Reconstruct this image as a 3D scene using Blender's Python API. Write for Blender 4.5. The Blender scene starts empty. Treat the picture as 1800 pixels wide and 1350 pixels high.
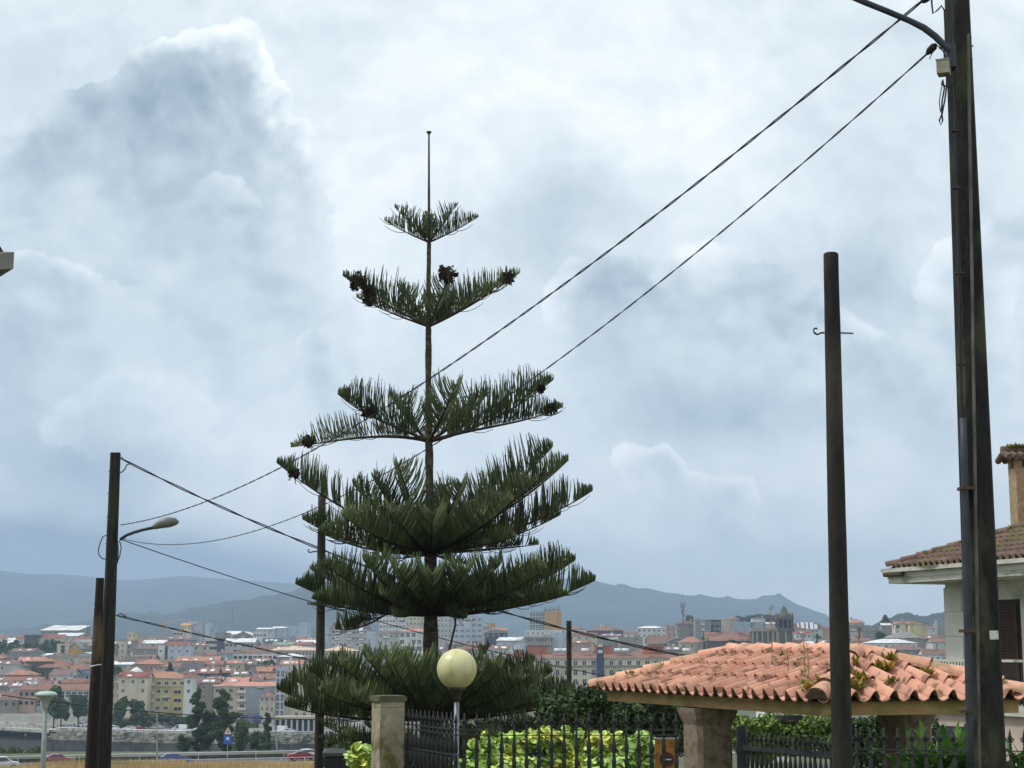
import bpy, math, random
from mathutils import Vector, Matrix, noise as mnoise
HAZE = .0002
BASE0 = .74
# px, py, rx, ry, amount : broad bright and dull areas of the overcast
SOFT = [(960,170,330,220,.16),(640,420,130,260,.12),(970,370,100,130,-.34),(1130,370,90,60,-.05),(1500,460,150,120,-.16),(1750,120,220,200,-.02),
 (60,140,90,110,-.12),(180,60,160,60,-.04),(1250,220,260,180,.08),(1300,740,190,50,-.38),(1560,520,110,80,-.12),(1620,760,90,90,-.08),(1180,900,200,120,.06),(1500,930,200,120,.03),
 (1650,700,120,200,.0),(110,800,230,90,-.40),(30,640,80,80,-.2),(560,560,90,60,-.12),(330,560,140,70,-.08),(250,860,200,60,-.08),(60,590,60,60,-.10),(340,720,150,130,.02),(420,860,120,60,.12),(560,820,80,60,.06),(700,900,200,120,.10),
 (350,920,200,40,.02),(1100,640,160,60,-.02),(900,620,120,100,.10),(1020,1000,260,60,-.02),(1350,1020,260,50,.0),(1560,1050,160,40,.08),(700,40,160,40,-.05)]
CUMULI = [
 # blobs, threshold, rim value, core value, opacity, top and bottom of the lit side
 ([(370,100,110,90,1),(300,190,120,100,.9),(460,210,80,120,1),(150,250,110,90,.8),(40,330,110,120,.8),(250,380,260,190,1.2),(500,360,80,110,.9),(430,500,110,130,.8),(200,640,280,200,.9),(420,640,90,90,.5)],
  .52, 1.0, .34, .92, 60, 600),
 ([(390,330,90,60,1),(230,480,150,110,1),(440,480,70,110,.9)], .62, .80, .38, .7, 220, 560),
 ([(90,600,90,70,1),(160,520,110,60,.9),(60,500,60,60,.8)], .62, .9, .38, .8, 380, 700),
 ([(540,640,50,75,1.1),(580,720,80,60,.8),(640,800,100,60,.6)], .58, 1.08, .62, .95, 540, 840),
 ([(270,700,150,70,1),(400,820,150,60,1),(560,880,110,60,.8),(150,760,120,60,.7)], .62, .86, .50, .7, 600, 940),
 ([(1080,500,90,80,1.0),(1200,540,160,110,1.1),(1330,600,130,100,1.0),(1480,650,150,110,1.0),(1100,660,210,130,.8),(1350,720,170,100,.8),(1580,720,130,100,.6)], .56, 1.02, .44, .95, 440, 790),
 ([(1700,580,120,190,1.1),(1790,420,90,110,1.0)], .62, .90, .52, .85, 400, 800),
 ([(1130,820,60,40,.9),(1190,870,70,50,.9),(1290,860,70,40,.9),(1290,930,90,35,.9),(1210,920,90,40,.8),(1060,920,60,40,.7)], .50, 1.08, .66, .95, 760, 1040),
]
LOWM = [(-60,1010,330,85,1.9),(300,1035,260,70,1.5),(620,1070,220,70,.6),(1150,1100,260,50,.3)]
sc = bpy.context.scene
# ---------------------------------------------------------------- camera
F = 2900.0; PITCH = math.atan(465.0/F); CA, SA = math.cos(PITCH), math.sin(PITCH)
cam = bpy.data.cameras.new('camera'); camo = bpy.data.objects.new('camera', cam)
sc.collection.objects.link(camo); camo.location = (0, 0, 0)
camo.rotation_euler = (math.radians(90)+PITCH, 0, 0)
cam.sensor_width = 36; cam.lens = 36*F/1800; cam.clip_start = .1; cam.clip_end = 60000
sc.camera = camo
sc.render.resolution_x, sc.render.resolution_y = 1024, 768
sc.view_settings.view_transform = 'Standard'; sc.view_settings.look = 'None'
sc.view_settings.exposure = 0.1; sc.view_settings.gamma = 1
sc.cycles.max_bounces = 6; sc.cycles.volume_bounces = 2; sc.cycles.transparent_max_bounces = 6
sc.cycles.caustics_reflective = False; sc.cycles.caustics_refractive = False
def P(px, py, Y):
    """the world point that lies Y metres out along the view through a photo pixel"""
    s = (px-900)/F; u = (675-py)/F
    d = Vector((s, CA-u*SA, SA+u*CA))
    return d*(Y/d.y)
def XatP(px, Y): return P(px, 1140, Y).x
def lin(c):
    return tuple(((v/255)/12.92 if v/255 <= .04045 else ((v/255+.055)/1.055)**2.4) for v in c)
# ---------------------------------------------------------------- sun
SUN_EL, SUN_AZ = 56, -92     # azimuth from +Y, negative = to the left
sl = bpy.data.lights.new('sun', 'SUN'); sl.energy = 2.4; sl.angle = math.radians(10); sl.color = (1, .96, .9)
so = bpy.data.objects.new('sun', sl); sc.collection.objects.link(so)
so.location = (0, 0, 60)
_sd = Vector((math.sin(math.radians(SUN_AZ))*math.cos(math.radians(SUN_EL)), math.cos(math.radians(SUN_AZ))*math.cos(math.radians(SUN_EL)), math.sin(math.radians(SUN_EL))))
so.rotation_euler = (-_sd).to_track_quat('-Z', 'Y').to_euler()
# ---------------------------------------------------------------- sky
w = bpy.data.worlds.new('World'); sc.world = w; w.use_nodes = True
try:
    w.cycles.sampling_method = 'MANUAL'; w.cycles.sample_map_resolution = 512
except Exception: pass
NT = w.node_tree; N = NT.nodes; N.clear(); L = NT.links
class V:
    def __init__(s, sock): s.s = sock
def mth(op, a, b=None, c=None, clamp=False):
    n = N.new('ShaderNodeMath'); n.operation = op; n.use_clamp = clamp
    for i, x in enumerate((a, b, c)):
        if x is None: continue
        if isinstance(x, V): L.new(x.s, n.inputs[i])
        else: n.inputs[i].default_value = x
    return V(n.outputs[0])
def vmt(op, a, b=None):
    n = N.new('ShaderNodeVectorMath'); n.operation = op
    for i, x in enumerate((a, b)):
        if x is None: continue
        if isinstance(x, V): L.new(x.s, n.inputs[i])
        else: n.inputs[i].default_value = x
    return V(n.outputs[1] if op in ('DOT_PRODUCT', 'LENGTH', 'DISTANCE') else n.outputs[0])
def add(a, b): return mth('ADD', a, b)
def mul(a, b): return mth('MULTIPLY', a, b)
def sstep(x, a, b):
    n = N.new('ShaderNodeMapRange'); n.interpolation_type = 'SMOOTHSTEP'
    L.new(x.s, n.inputs[0]); n.inputs[1].default_value = a; n.inputs[2].default_value = b
    n.inputs[3].default_value = 0; n.inputs[4].default_value = 1
    return V(n.outputs[0])
def fmix(f, a, b):
    n = N.new('ShaderNodeMix'); n.data_type = 'FLOAT'
    for i, x in ((0, f), (2, a), (3, b)):
        if isinstance(x, V): L.new(x.s, n.inputs[i])
        else: n.inputs[i].default_value = x
    return V(n.outputs[0])
def nz(vec, scale, detail=5, rough=.55, dist=0.0, color=False):
    n = N.new('ShaderNodeTexNoise'); n.inputs['Scale'].default_value = scale
    n.inputs['Detail'].default_value = detail; n.inputs['Roughness'].default_value = rough
    n.inputs['Distortion'].default_value = dist
    L.new(vec.s, n.inputs['Vector']); return V(n.outputs[1] if color else n.outputs[0])
tc = N.new('ShaderNodeTexCoord'); D = V(tc.outputs['Generated'])
sep = N.new('ShaderNodeSeparateXYZ'); L.new(D.s, sep.inputs[0])
dx, dy, dz = V(sep.outputs[0]), V(sep.outputs[1]), V(sep.outputs[2])
ay = mth('MAXIMUM', mth('ABSOLUTE', dy), .12)
comb = N.new('ShaderNodeCombineXYZ'); L.new(mth('DIVIDE', dx, ay).s, comb.inputs[0]); L.new(mth('DIVIDE', dz, ay).s, comb.inputs[1])
Q0 = V(comb.outputs[0])                         # gnomonic direction coordinates: (x/y, z/y)
wa = vmt('SUBTRACT', nz(Q0, 7, 5, .6, color=True), (.5, .5, .5))
wb = vmt('SUBTRACT', nz(Q0, 26, 4, .6, color=True), (.5, .5, .5))
Q = vmt('ADD', Q0, vmt('ADD', vmt('MULTIPLY', wa, (.09, .075, 0)), vmt('MULTIPLY', wb, (.03, .026, 0))))
Qs = vmt('ADD', Q0, vmt('MULTIPLY', wa, (.07, .05, 0)))
def uv(px, py):
    p = P(px, py, 1.0); return p.x, p.z
def gau(q, px, py, rx, ry):
    u, v = uv(px, py)
    d = vmt('MULTIPLY', vmt('SUBTRACT', q, (u, v, 0)), (2900/rx, 2900/ry, 0))
    return mth('POWER', .3679, vmt('DOT_PRODUCT', d, d))
def total(q, items):
    t = None
    for px, py, rx, ry, a in items:
        g = mul(gau(q, px, py, rx, ry), a); t = g if t is None else add(t, g)
    return t
n1 = nz(Q0, 11, 7, .6, .4); n2 = nz(Qs, 30, 6, .62); n3 = nz(Q0, 4.5, 5, .5)
# soft overcast base brightness
b1 = mth('ABSOLUTE', add(nz(Qs, 13, 1.5, .5, .3), -.5)); b2 = mth('ABSOLUTE', add(nz(Qs, 31, 2, .5, .3), -.5))
LD = (-.0035, -.0085, 0)                                   # towards the bright top of the sky
def relief(sc_, det, r_): return add(nz(Qs, sc_, det, r_), mul(nz(vmt('SUBTRACT', Qs, LD), sc_, det, r_), -1))
rel = add(mul(relief(7, 3.5, .48), 1.2), mul(relief(17, 3, .5), .35))
puff = add(add(mul(b1, 1.5), mul(b2, .8)), -.22)          # billowing lumps: low in the creases, high on the swells
base = total(Qs, SOFT)
base = add(base, BASE0)
base = add(base, mul(add(n1, -.5), .50)); base = add(base, mul(add(n3, -.5), .22)); base = add(base, add(mul(add(n2, -.5), .18), mul(puff, .10)))
base = add(base, mul(rel, .85))
t = base
soft = fmix(sstep(n3, .38, .62), .06, .24)
vv = sepq = None
sq = N.new('ShaderNodeSeparateXYZ'); L.new(Qs.s, sq.inputs[0]); qv = V(sq.outputs[1])
for blobs, thr, rim, core, k, ytop, ybot in CUMULI:
    f = total(Q, blobs)
    f = add(add(f, mul(puff, .55)), add(mul(add(n1, -.5), .7), mul(add(n2, -.5), .30)))
    m = sstep(mth('DIVIDE', add(f, -thr), soft), -.5, .6)
    up = sstep(qv, uv(0, ybot)[1], uv(0, ytop)[1])
    inner = sstep(f, thr+.02, thr+.75)
    tex = add(mul(add(n1, -.5), 1.0), add(mul(add(n2, -.5), .4), add(mul(puff, .4), mul(rel, 1.7))))
    val = add(fmix(inner, fmix(mul(up, sstep(nz(Q0, 8, 3, .5), .36, .6)), core+.14, rim), core), tex)
    t = fmix(mul(mul(m, fmix(up, .25, 1)), k), t, val)
if LOWM:
    g = total(Qs, LOWM); t = fmix(mth('MINIMUM', g, .92), t, add(add(mul(add(n1, -.5), .3), mul(rel, .5)), .10))
ramp = N.new('ShaderNodeValToRGB'); L.new(t.s, ramp.inputs[0])
els = ramp.color_ramp.elements
stops = [(0, (108, 128, 148)), (.2, (140, 157, 172)), (.4, (172, 187, 197)), (.6, (202, 214, 220)), (.8, (226, 235, 239)), (1, (251, 253, 253))]
while len(els) < len(stops): els.new(.5)
for e, (p_, c_) in zip(els, stops):
    e.position = p_; e.color = (*lin(c_), 1)
sky = N.new('ShaderNodeTexSky'); sky.sky_type = 'NISHITA'; sky.sun_disc = False
sky.sun_elevation = math.radians(SUN_EL); sky.sun_rotation = math.radians(SUN_AZ)
SKYS = .1
cl = N.new('ShaderNodeMix'); cl.data_type = 'RGBA'; cl.blend_type = 'MULTIPLY'; cl.inputs[0].default_value = 1
L.new(ramp.outputs[0], cl.inputs[6]); cl.inputs[7].default_value = (11.9, 11.85, 11.7, 1)
dk = fmix(mth('MINIMUM', g, 1.0), 1.0, .64); lk = sstep(dz, -.02, .17); lc = N.new('ShaderNodeCombineXYZ'); [L.new(mul(fmix(lk, v_, 1.0), dk).s, lc.inputs[i_]) for i_, v_ in enumerate((1.60, 1.46, 1.30))]; lw = N.new('ShaderNodeVectorMath'); lw.operation = 'MULTIPLY'; L.new(cl.outputs[2], lw.inputs[0]); L.new(lc.outputs[0], lw.inputs[1])   # thicker, brighter cloud deck towards the horizon
cov = N.new('ShaderNodeMix'); cov.data_type = 'RGBA'; cov.inputs[0].default_value = .97
L.new(sky.outputs[0], cov.inputs[6]); L.new(lw.outputs[0], cov.inputs[7])
bg = N.new('ShaderNodeBackground'); bg.inputs[1].default_value = SKYS; L.new(cov.outputs[2], bg.inputs[0])
wo = N.new('ShaderNodeOutputWorld'); L.new(bg.outputs[0], wo.inputs[0])
# ================================================================ helpers
COL = sc.collection
def tag(o, label=None, cat=None, group=None, kind=None):
    if label: o['label'] = label
    if cat: o['category'] = cat
    if group: o['group'] = group
    if kind: o['kind'] = kind
    return o
def empty(name, loc=(0, 0, 0), rz=0, label=None, cat=None, group=None):
    o = bpy.data.objects.new(name, None); COL.objects.link(o); o.location = loc; o.rotation_euler = (0, 0, rz)
    o.empty_display_size = .2
    return tag(o, label, cat, group)
class MB:
    def __init__(s): s.v = []; s.f = []; s.m = []; s.a = []; s.r = 0.5
    def face(s, pts, m=0, r=None):
        i = len(s.v); s.v += [tuple(p) for p in pts]; s.f.append(tuple(range(i, i+len(pts)))); s.m.append(m); s.a.append(s.r if r is None else r)
    def raw(s, vs, fs, m=0, r=None):
        i = len(s.v); s.v += [tuple(p) for p in vs]
        for f in fs: s.f.append(tuple(i+k for k in f)); s.m.append(m); s.a.append(s.r if r is None else r)
    def box(s, a, b, m=0, M=None):
        x0, y0, z0 = a; x1, y1, z1 = b
        vs = [Vector(p) for p in ((x0,y0,z0),(x1,y0,z0),(x1,y1,z0),(x0,y1,z0),(x0,y0,z1),(x1,y0,z1),(x1,y1,z1),(x0,y1,z1))]
        if M is not None: vs = [M @ p for p in vs]
        s.raw(vs, [(0,3,2,1),(4,5,6,7),(0,1,5,4),(1,2,6,5),(2,3,7,6),(3,0,4,7)], m)
    def frus(s, a, b, w0, d0, w1, d1, m=0, rz=0):
        """a box that tapers from (w0,d0) at point a to (w1,d1) at point b"""
        c, q = math.cos(rz), math.sin(rz); vs = []
        for p, w_, d_ in ((a, w0, d0), (b, w1, d1)):
            for x, y in ((-w_, -d_), (w_, -d_), (w_, d_), (-w_, d_)):
                x, y = x/2, y/2; vs.append((p[0]+x*c-y*q, p[1]+x*q+y*c, p[2]))
        s.raw(vs, [(0,3,2,1),(4,5,6,7),(0,1,5,4),(1,2,6,5),(2,3,7,6),(3,0,4,7)], m)
    def tube(s, pts, rad, n=6, m=0, cap=True, jit=0, rnd=None):
        pts = [Vector(p) for p in pts]; k = len(pts)
        rad = rad if hasattr(rad, '__len__') else [rad]*k
        vs = []; ref = Vector((0, 0, 1)) if abs((pts[-1]-pts[0]).normalized().z) < .9 else Vector((1, 0, 0))
        for i, p in enumerate(pts):
            t = (pts[min(i+1, k-1)]-pts[max(i-1, 0)])
            t = t.normalized() if t.length > 1e-9 else Vector((0, 0, 1))
            x = t.cross(ref)
            if x.length < 1e-4: x = t.cross(Vector((0, 1, 0)))
            x.normalize(); y = x.cross(t)
            for j in range(n):
                an = 2*math.pi*j/n; r = rad[i]*(1+(random.uniform(-jit, jit) if jit else 0))
                vs.append(p+x*(math.cos(an)*r)+y*(math.sin(an)*r))
        fs = [(i*n+j, i*n+(j+1) % n, (i+1)*n+(j+1) % n, (i+1)*n+j) for i in range(k-1) for j in range(n)]
        if cap: fs += [tuple(reversed(range(n))), tuple(range((k-1)*n, k*n))]
        s.raw(vs, fs, m, rnd)
    def lathe(s, prof, n=12, c=(0, 0, 0), m=0):
        vs = []
        for r, z in prof:
            for j in range(n):
                a = 2*math.pi*j/n; vs.append((c[0]+r*math.cos(a), c[1]+r*math.sin(a), c[2]+z))
        k = len(prof)
        fs = [(i*n+j, i*n+(j+1) % n, (i+1)*n+(j+1) % n, (i+1)*n+j) for i in range(k-1) for j in range(n)]
        fs += [tuple(reversed(range(n))), tuple(range((k-1)*n, k*n))]
        s.raw(vs, fs, m)
    def mesh(s, name, mats, smooth=False, rnd=False):
        me = bpy.data.meshes.new(name); me.from_pydata(s.v, [], s.f)
        for x in (mats if isinstance(mats, (list, tuple)) else [mats]): me.materials.append(x)
        me.polygons.foreach_set('material_index', s.m)
        if smooth: me.polygons.foreach_set('use_smooth', [True]*len(s.f))
        if rnd:
            at = me.attributes.new('rnd', 'FLOAT', 'FACE'); at.data.foreach_set('value', s.a)
        me.update(); return me
    def build(s, name, mats, parent=None, smooth=False, rnd=False, loc=None, rz=0):
        o = bpy.data.objects.new(name, s.mesh(name, mats, smooth, rnd)); COL.objects.link(o)
        if parent is not None: o.parent = parent
        if loc is not None: o.location = loc
        o.rotation_euler[2] = rz
        return o
def put(name, me, parent=None, loc=(0, 0, 0), rz=0):
    o = bpy.data.objects.new(name, me); COL.objects.link(o); o.parent = parent; o.location = loc; o.rotation_euler[2] = rz
    return o
_mc = {}
def mat(name, c1, c2=None, scale=4.0, rough=.8, bump=0.0, bscale=None, spec=.3, metal=0, rnd=0, c3=None, stretch=None, detail=5, lo=.35, hi=.65, c3s=None, coords='Object'):
    """a principled surface whose colour wanders between c1 and c2 (0-255 sRGB), with patches of c3"""
    if name in _mc: return _mc[name]
    m = bpy.data.materials.new(name); m.use_nodes = True; nt = m.node_tree; n = nt.nodes; l = nt.links; b = n['Principled BSDF']
    b.inputs['Roughness'].default_value = rough; b.inputs['Metallic'].default_value = metal
    b.inputs['Specular IOR Level'].default_value = spec
    tc = n.new('ShaderNodeTexCoord'); mp = n.new('ShaderNodeMapping'); l.new(tc.outputs[coords], mp.inputs[0])
    if stretch: mp.inputs['Scale'].default_value = stretch
    c2 = c2 or tuple(min(255, v*1.12) for v in c1)
    no = n.new('ShaderNodeTexNoise'); no.inputs['Scale'].default_value = scale; no.inputs['Detail'].default_value = detail; no.inputs['Roughness'].default_value = .65
    l.new(mp.outputs[0], no.inputs['Vector'])
    mr = n.new('ShaderNodeMapRange'); mr.inputs[1].default_value = lo; mr.inputs[2].default_value = hi; l.new(no.outputs[0], mr.inputs[0])
    mx = n.new('ShaderNodeMix'); mx.data_type = 'RGBA'; l.new(mr.outputs[0], mx.inputs[0])
    mx.inputs[6].default_value = (*lin(c1), 1); mx.inputs[7].default_value = (*lin(c2), 1); out = mx.outputs[2]
    if c3 is not None:
        n3_ = n.new('ShaderNodeTexNoise'); n3_.inputs['Scale'].default_value = c3s or scale*.37; n3_.inputs['Detail'].default_value = 6
        l.new(mp.outputs[0], n3_.inputs['Vector'])
        m3 = n.new('ShaderNodeMapRange'); m3.inputs[1].default_value = .52; m3.inputs[2].default_value = .62; l.new(n3_.outputs[0], m3.inputs[0])
        mx3 = n.new('ShaderNodeMix'); mx3.data_type = 'RGBA'; l.new(m3.outputs[0], mx3.inputs[0]); l.new(out, mx3.inputs[6]); mx3.inputs[7].default_value = (*lin(c3), 1); out = mx3.outputs[2]
    if rnd:
        at = n.new('ShaderNodeAttribute'); at.attribute_name = 'rnd'
        rr = n.new('ShaderNodeMapRange'); rr.inputs[3].default_value = 1-rnd; rr.inputs[4].default_value = 1+rnd; l.new(at.outputs['Fac'], rr.inputs[0])
        mm = n.new('ShaderNodeVectorMath'); mm.operation = 'SCALE'; l.new(out, mm.inputs[0]); l.new(rr.outputs[0], mm.inputs['Scale']); out = mm.outputs[0]
    l.new(out, b.inputs['Base Color'])
    if bump:
        nb = n.new('ShaderNodeTexNoise'); nb.inputs['Scale'].default_value = bscale or scale*4; nb.inputs['Detail'].default_value = 5
        l.new(mp.outputs[0], nb.inputs['Vector'])
        bp = n.new('ShaderNodeBump'); bp.inputs['Strength'].default_value = min(1, bump); bp.inputs['Distance'].default_value = .02
        l.new(nb.outputs[0], bp.inputs['Height']); l.new(bp.outputs[0], b.inputs['Normal'])
    _mc[name] = m; return m
def sag_wire(a, b, sag, n=40):
    a, b = Vector(a), Vector(b); out = []
    for i in range(n+1):
        t = i/n; p = a.lerp(b, t); p.z -= 4*sag*t*(1-t); out.append(p)
    return out
def pix(p):
    f = p.y*CA+p.z*SA; u = -p.y*SA+p.z*CA
    return 900+F*p.x/f, 675-F*u/f
def fit_sag(a, b, px, py):
    """the sag that makes the wire pass through photo pixel (px, py)"""
    lo, hi = -1, 8
    for _ in range(40):
        s_ = (lo+hi)/2; best = min(sag_wire(a, b, s_, 120), key=lambda q: abs(pix(q)[0]-px))
        if pix(best)[1] < py: lo = s_
        else: hi = s_
    return s_
def leaf_cloud(mb, clumps, n, size, rng, m=0, up=.3, shape='leaf', spread=1.0):
    """n leaf-sized faces scattered through clumps (centre, radii); denser near each clump's surface"""
    wts = [(c[1][0]*c[1][1]*c[1][2])**.66 for c in clumps]; tot = sum(wts)
    for (c, rr), wt in zip(clumps, wts):
        for _ in range(max(3, int(n*wt/tot))):
            d = Vector((rng.gauss(0, 1), rng.gauss(0, 1), rng.gauss(0, 1))).normalized()
            k = rng.uniform(.45, 1.05)**.7*spread
            p = Vector((c[0]+d.x*rr[0]*k, c[1]+d.y*rr[1]*k, c[2]+d.z*rr[2]*k))
            nr = (d*.7+Vector((rng.uniform(-1, 1), rng.uniform(-1, 1), rng.uniform(-1, 1)+up))).normalized()
            t = nr.orthogonal().normalized(); t = Matrix.Rotation(rng.uniform(0, 6.28), 3, nr) @ t; b = nr.cross(t)
            s_ = size*rng.uniform(.6, 1.4)
            if shape == 'leaf': pts = [p-t*s_, p+b*s_*.45, p+t*s_, p-b*s_*.45]
            else: pts = [p-t*s_*.9, p-t*s_*.4+b*s_*.8, p+t*s_*.5+b*s_*.75, p+t*s_, p+t*s_*.5-b*s_*.75, p-t*s_*.4-b*s_*.8]
            if shape != 'leaf': pts = [q+nr*(((q-p).length/s_)**2*-.18*s_) for q in pts]
            mb.face(pts, m, rng.random())
# ================================================================ terrain
TY = [(-60,-1.6),(3,-1.65),(13,-2.1),(30,-4.0),(60,-6.6),(150,-11.8),(205,-14.6),(236,-16.15),(272,-16.4),(285,-18),(300,-20),(312,-29.5),(480,-29.5),(500,-25.3),(545,-25.2),(562,-22.4),(600,-20),(650,-17.2),(700,-15.2),(800,-11),(900,-8),(1000,-5.5),(1200,-2),(1500,1),(2000,3),(2600,6),(40000,6)]
def tz(Y):
    for (a, za), (b, zb) in zip(TY, TY[1:]):
        if Y <= b: return za+(zb-za)*(Y-a)/(b-a)
    return TY[-1][1]
def eb(X): return 556 if X < -143 else max(493, 518-.5*(X+142))      # foot of the far embankment
def gz(X, Y):
    z = tz(Y)
    if 300 < Y < 560:
        z = -29.5 if 310 < Y < eb(X) else (-25.3 if Y >= eb(X) else tz(Y))
        k = min(1, max(0, (X+40)/20)); z = z*(1-k)+(-20.5)*k
    return z
rng = random.Random(5)
mb = MB(); Ys = [-60,-20,0,6,13,20,30,45,60,90,120,150,180,205,222,236,254,272,277,282,286,292,300,306,312,340,380,430,470,488,492,495,498,502,506,510,514,518,522,526,532,540,545,552,555,557,562,580,640,700,800,900,1000,1100,1200,1350,1500,1750,2000,2600,4000,8000,20000,40000]
Xs = sorted(set([-40000,-12000,-5000,-2500,-1500,-1000,-700,-500,-400]+list(range(-320,321,20))+[-170,-150,-144,-142.5,-130,-125,-115,-110,-105,-95,-90,-85,-70]+[400,500,700,1000,1500,2500,5000,12000,40000]))
vs = [(x, y, gz(x, y)+(mnoise.noise(Vector((x*.02, y*.02, 0)))*.5 if y > 60 and not 200 < y < 300 else 0)) for y in Ys for x in Xs]
nx = len(Xs); mb.raw(vs, [(j*nx+i, j*nx+i+1, (j+1)*nx+i+1, (j+1)*nx+i) for j in range(len(Ys)-1) for i in range(nx-1)])
m_ground = mat('ground_soil', (70, 80, 52), (94, 94, 70), .12, .95, c3=(100, 98, 88), c3s=.03, bump=.4, bscale=2)
tag(mb.build('ground', m_ground), kind='structure', label='uneven ground falling to the river and rising under the town')
# water
mb = MB(); mb.face([(-900, 300, -27.3), (-20, 300, -27.3), (-20, 900, -27.3), (-900, 900, -27.3)])
m_water = mat('river_water', (12, 17, 19), (20, 26, 28), .05, .15, bump=.015, bscale=.5, spec=.06, stretch=(1, 3, 1))
tag(mb.build('river', m_water), 'dark still river reflecting the far bank', kind='structure')
mb = MB(); mb.box((-330, 556.2, -29.4), (-142.6, 557.2, -25.1)); tag(mb.build('quay_wall', mat('quay_bridge_shade', (34, 36, 36), (50, 50, 48), .5, .95, c3=(50, 54, 48), c3s=.2)), 'quay wall coloured dark for the bridge shadow, under the far houses at the left', 'wall')  # colour darkened to stand for the bridge's shadowed underside
mb = MB()
for (ya, za), (yb2, zb2) in zip([(519, -25.24), (545, -25.12), (562, -22.3)], [(545, -25.12), (562, -22.3), (575, -21.6)]): mb.face([(-142.6, ya, za), (-40, ya, za), (-40, yb2, zb2), (-142.6, yb2, zb2)])
mb.face([(-330,557.3,-25.0),(-142.6,557.3,-25.0),(-142.6,562,-22.2),(-330,562,-22.2)]); mb.face([(-330,562,-22.2),(-142.6,562,-22.2),(-142.6,576,-21.2),(-330,576,-21.2)])
tag(mb.build('pavement', mat('quay_paving', (120, 118, 114), (142, 140, 134), .4, .95, c3=(96, 98, 90), c3s=.1)), 'grey paved quay below the first row of houses', kind='structure')
m_water.node_tree.nodes['Principled BSDF'].inputs['IOR'].default_value = 1.08
# the wooded ridges behind the town
def interp(pts, x):
    if x <= pts[0][0]: return pts[0][1]
    for (a, ya), (b, yb) in zip(pts, pts[1:]):
        if x <= b: return ya+(yb-ya)*(x-a)/(b-a)
    return pts[-1][1]
def ridge(name, pts, Y, depth, rough, label, mat_, step=6, seed=0, treetop=0):
    """a real slope: crest at distance Y, running down towards the viewer over 'depth' metres"""
    mb = MB(); x0, x1 = pts[0][0], pts[-1][0]; n = int((x1-x0)/step)+1; K = 16; vs = []
    for k in range(K+1):
        for i in range(n):
            px = x0+(x1-x0)*i/(n-1); c = P(px, interp(pts, px), Y)
            t = k/K if k <= K-3 else (K-3)/K            # front slope up, then the back slope
            g = tz(Y-depth)-2
            if k <= K-3: u = k/(K-3); yy = Y-depth*(1-u); z = g+(c.z-g)*(u**1.25)
            else: u = (k-(K-3))/3; yy = Y+depth*.6*u; z = c.z-(c.z-g)*u*.8
            X = c.x*(yy/Y) if k <= K-3 else c.x
            q = Vector((X/(Y*.05), yy/(Y*.05), seed))
            z += (mnoise.noise(q)+.5*mnoise.noise(q*2.3))*rough*(c.z-g)*(.25+.75*min(u, 1)) * (.35 if k == K-3 else 1)
            if k == K-3 and treetop: z += max(0, mnoise.noise(Vector((X/treetop*.22, seed, 3))))*treetop*1.6+rng.uniform(0, treetop*.35)
            vs.append((X, yy, z))
    mb.raw(vs, [(k*n+i, k*n+i+1, (k+1)*n+i+1, (k+1)*n+i) for k in range(K) for i in range(n-1)])
    return tag(mb.build(name, mat_, smooth=True), label, kind='structure')
m_forest = mat('forest_cover', (34, 48, 42), (54, 68, 54), .012, .95, c3=(66, 78, 66), c3s=.003)
m_forest2 = mat('near_forest_cover', (32, 44, 42), (50, 62, 56), .04, .95, c3=(60, 70, 62), c3s=.01)
ridge('mountain', [(-700,960),(-300,985),(0,1004),(120,1012),(230,1020),(330,1012),(430,1020),(560,1028),(700,1042),(800,1058),(880,1085),(960,1128)], 6200, 2600, .10, 'high dark blue mountain reaching into the low cloud', m_forest, 14, 1)
ridge('mountain', [(760,1135),(840,1080),(900,1040),(1000,1016),(1050,1024),(1120,1034),(1200,1046),(1260,1052),(1320,1056),(1345,1048),(1372,1046),(1400,1062),(1440,1076),(1470,1092),(1500,1108),(1560,1125),(1640,1136)], 5200, 1900, .08, 'long blue mountain behind the domed church tower', m_forest, 10, 7, treetop=9)
ridge('hill', [(-300,1120),(-60,1112),(60,1104),(130,1096),(180,1085),(230,1078),(290,1080),(340,1072),(390,1060),(430,1056),(470,1050),(520,1040),(570,1034),(650,1042),(720,1062),(790,1095),(850,1128)], 3300, 1000, .09, 'wooded hill rising behind the white stepped tower block', m_forest2, 5, 3, treetop=8)
# ---- near road with its verge, rails
def RL(px, Y, z): p = P(px, 1140, Y); return Vector((p.x, Y, z))
ZR = -16.1
def road_pt(t, off, z=0): # t = X
    return Vector((t, 240+.35*(t+50)+off, ZR+z))
m_asph = mat('asphalt', (72, 73, 76), (92, 92, 94), 2, .9, bump=.2)
m_conc = mat('pale_concrete', (168, 166, 158), (192, 190, 182), 1.5, .85, c3=(140, 138, 128), c3s=.4)
m_rail = mat('galvanised_rail', (206, 208, 208), (184, 188, 190), 1, .5, metal=.4)
def strip(name, x0, x1, o0, o1, z, m_, n=24, label=None, kind='structure', th=None):
    mb = MB()
    for i in range(n):
        a, b = x0+(x1-x0)*i/n, x0+(x1-x0)*(i+1)/n
        A, B, C_, D_ = road_pt(a, o0, z), road_pt(b, o0, z), road_pt(b, o1, z), road_pt(a, o1, z)
        mb.face([A, B, C_, D_])
        if th: mb.face([A-Vector((0,0,th)), B-Vector((0,0,th)), B, A])
    return tag(mb.build(name, m_), label, kind=kind)
strip('road', -260, 120, -6, 6.1, .02, m_asph, label='riverside dual carriageway of grey asphalt')
strip('pavement', -260, 120, -7.6, -6, .16, m_conc, label='pale concrete kerb and walkway on the near side of the road', th=.3)
m_white = mat('road_paint', (215, 215, 210), (235, 235, 230), 6, .7)
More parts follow.
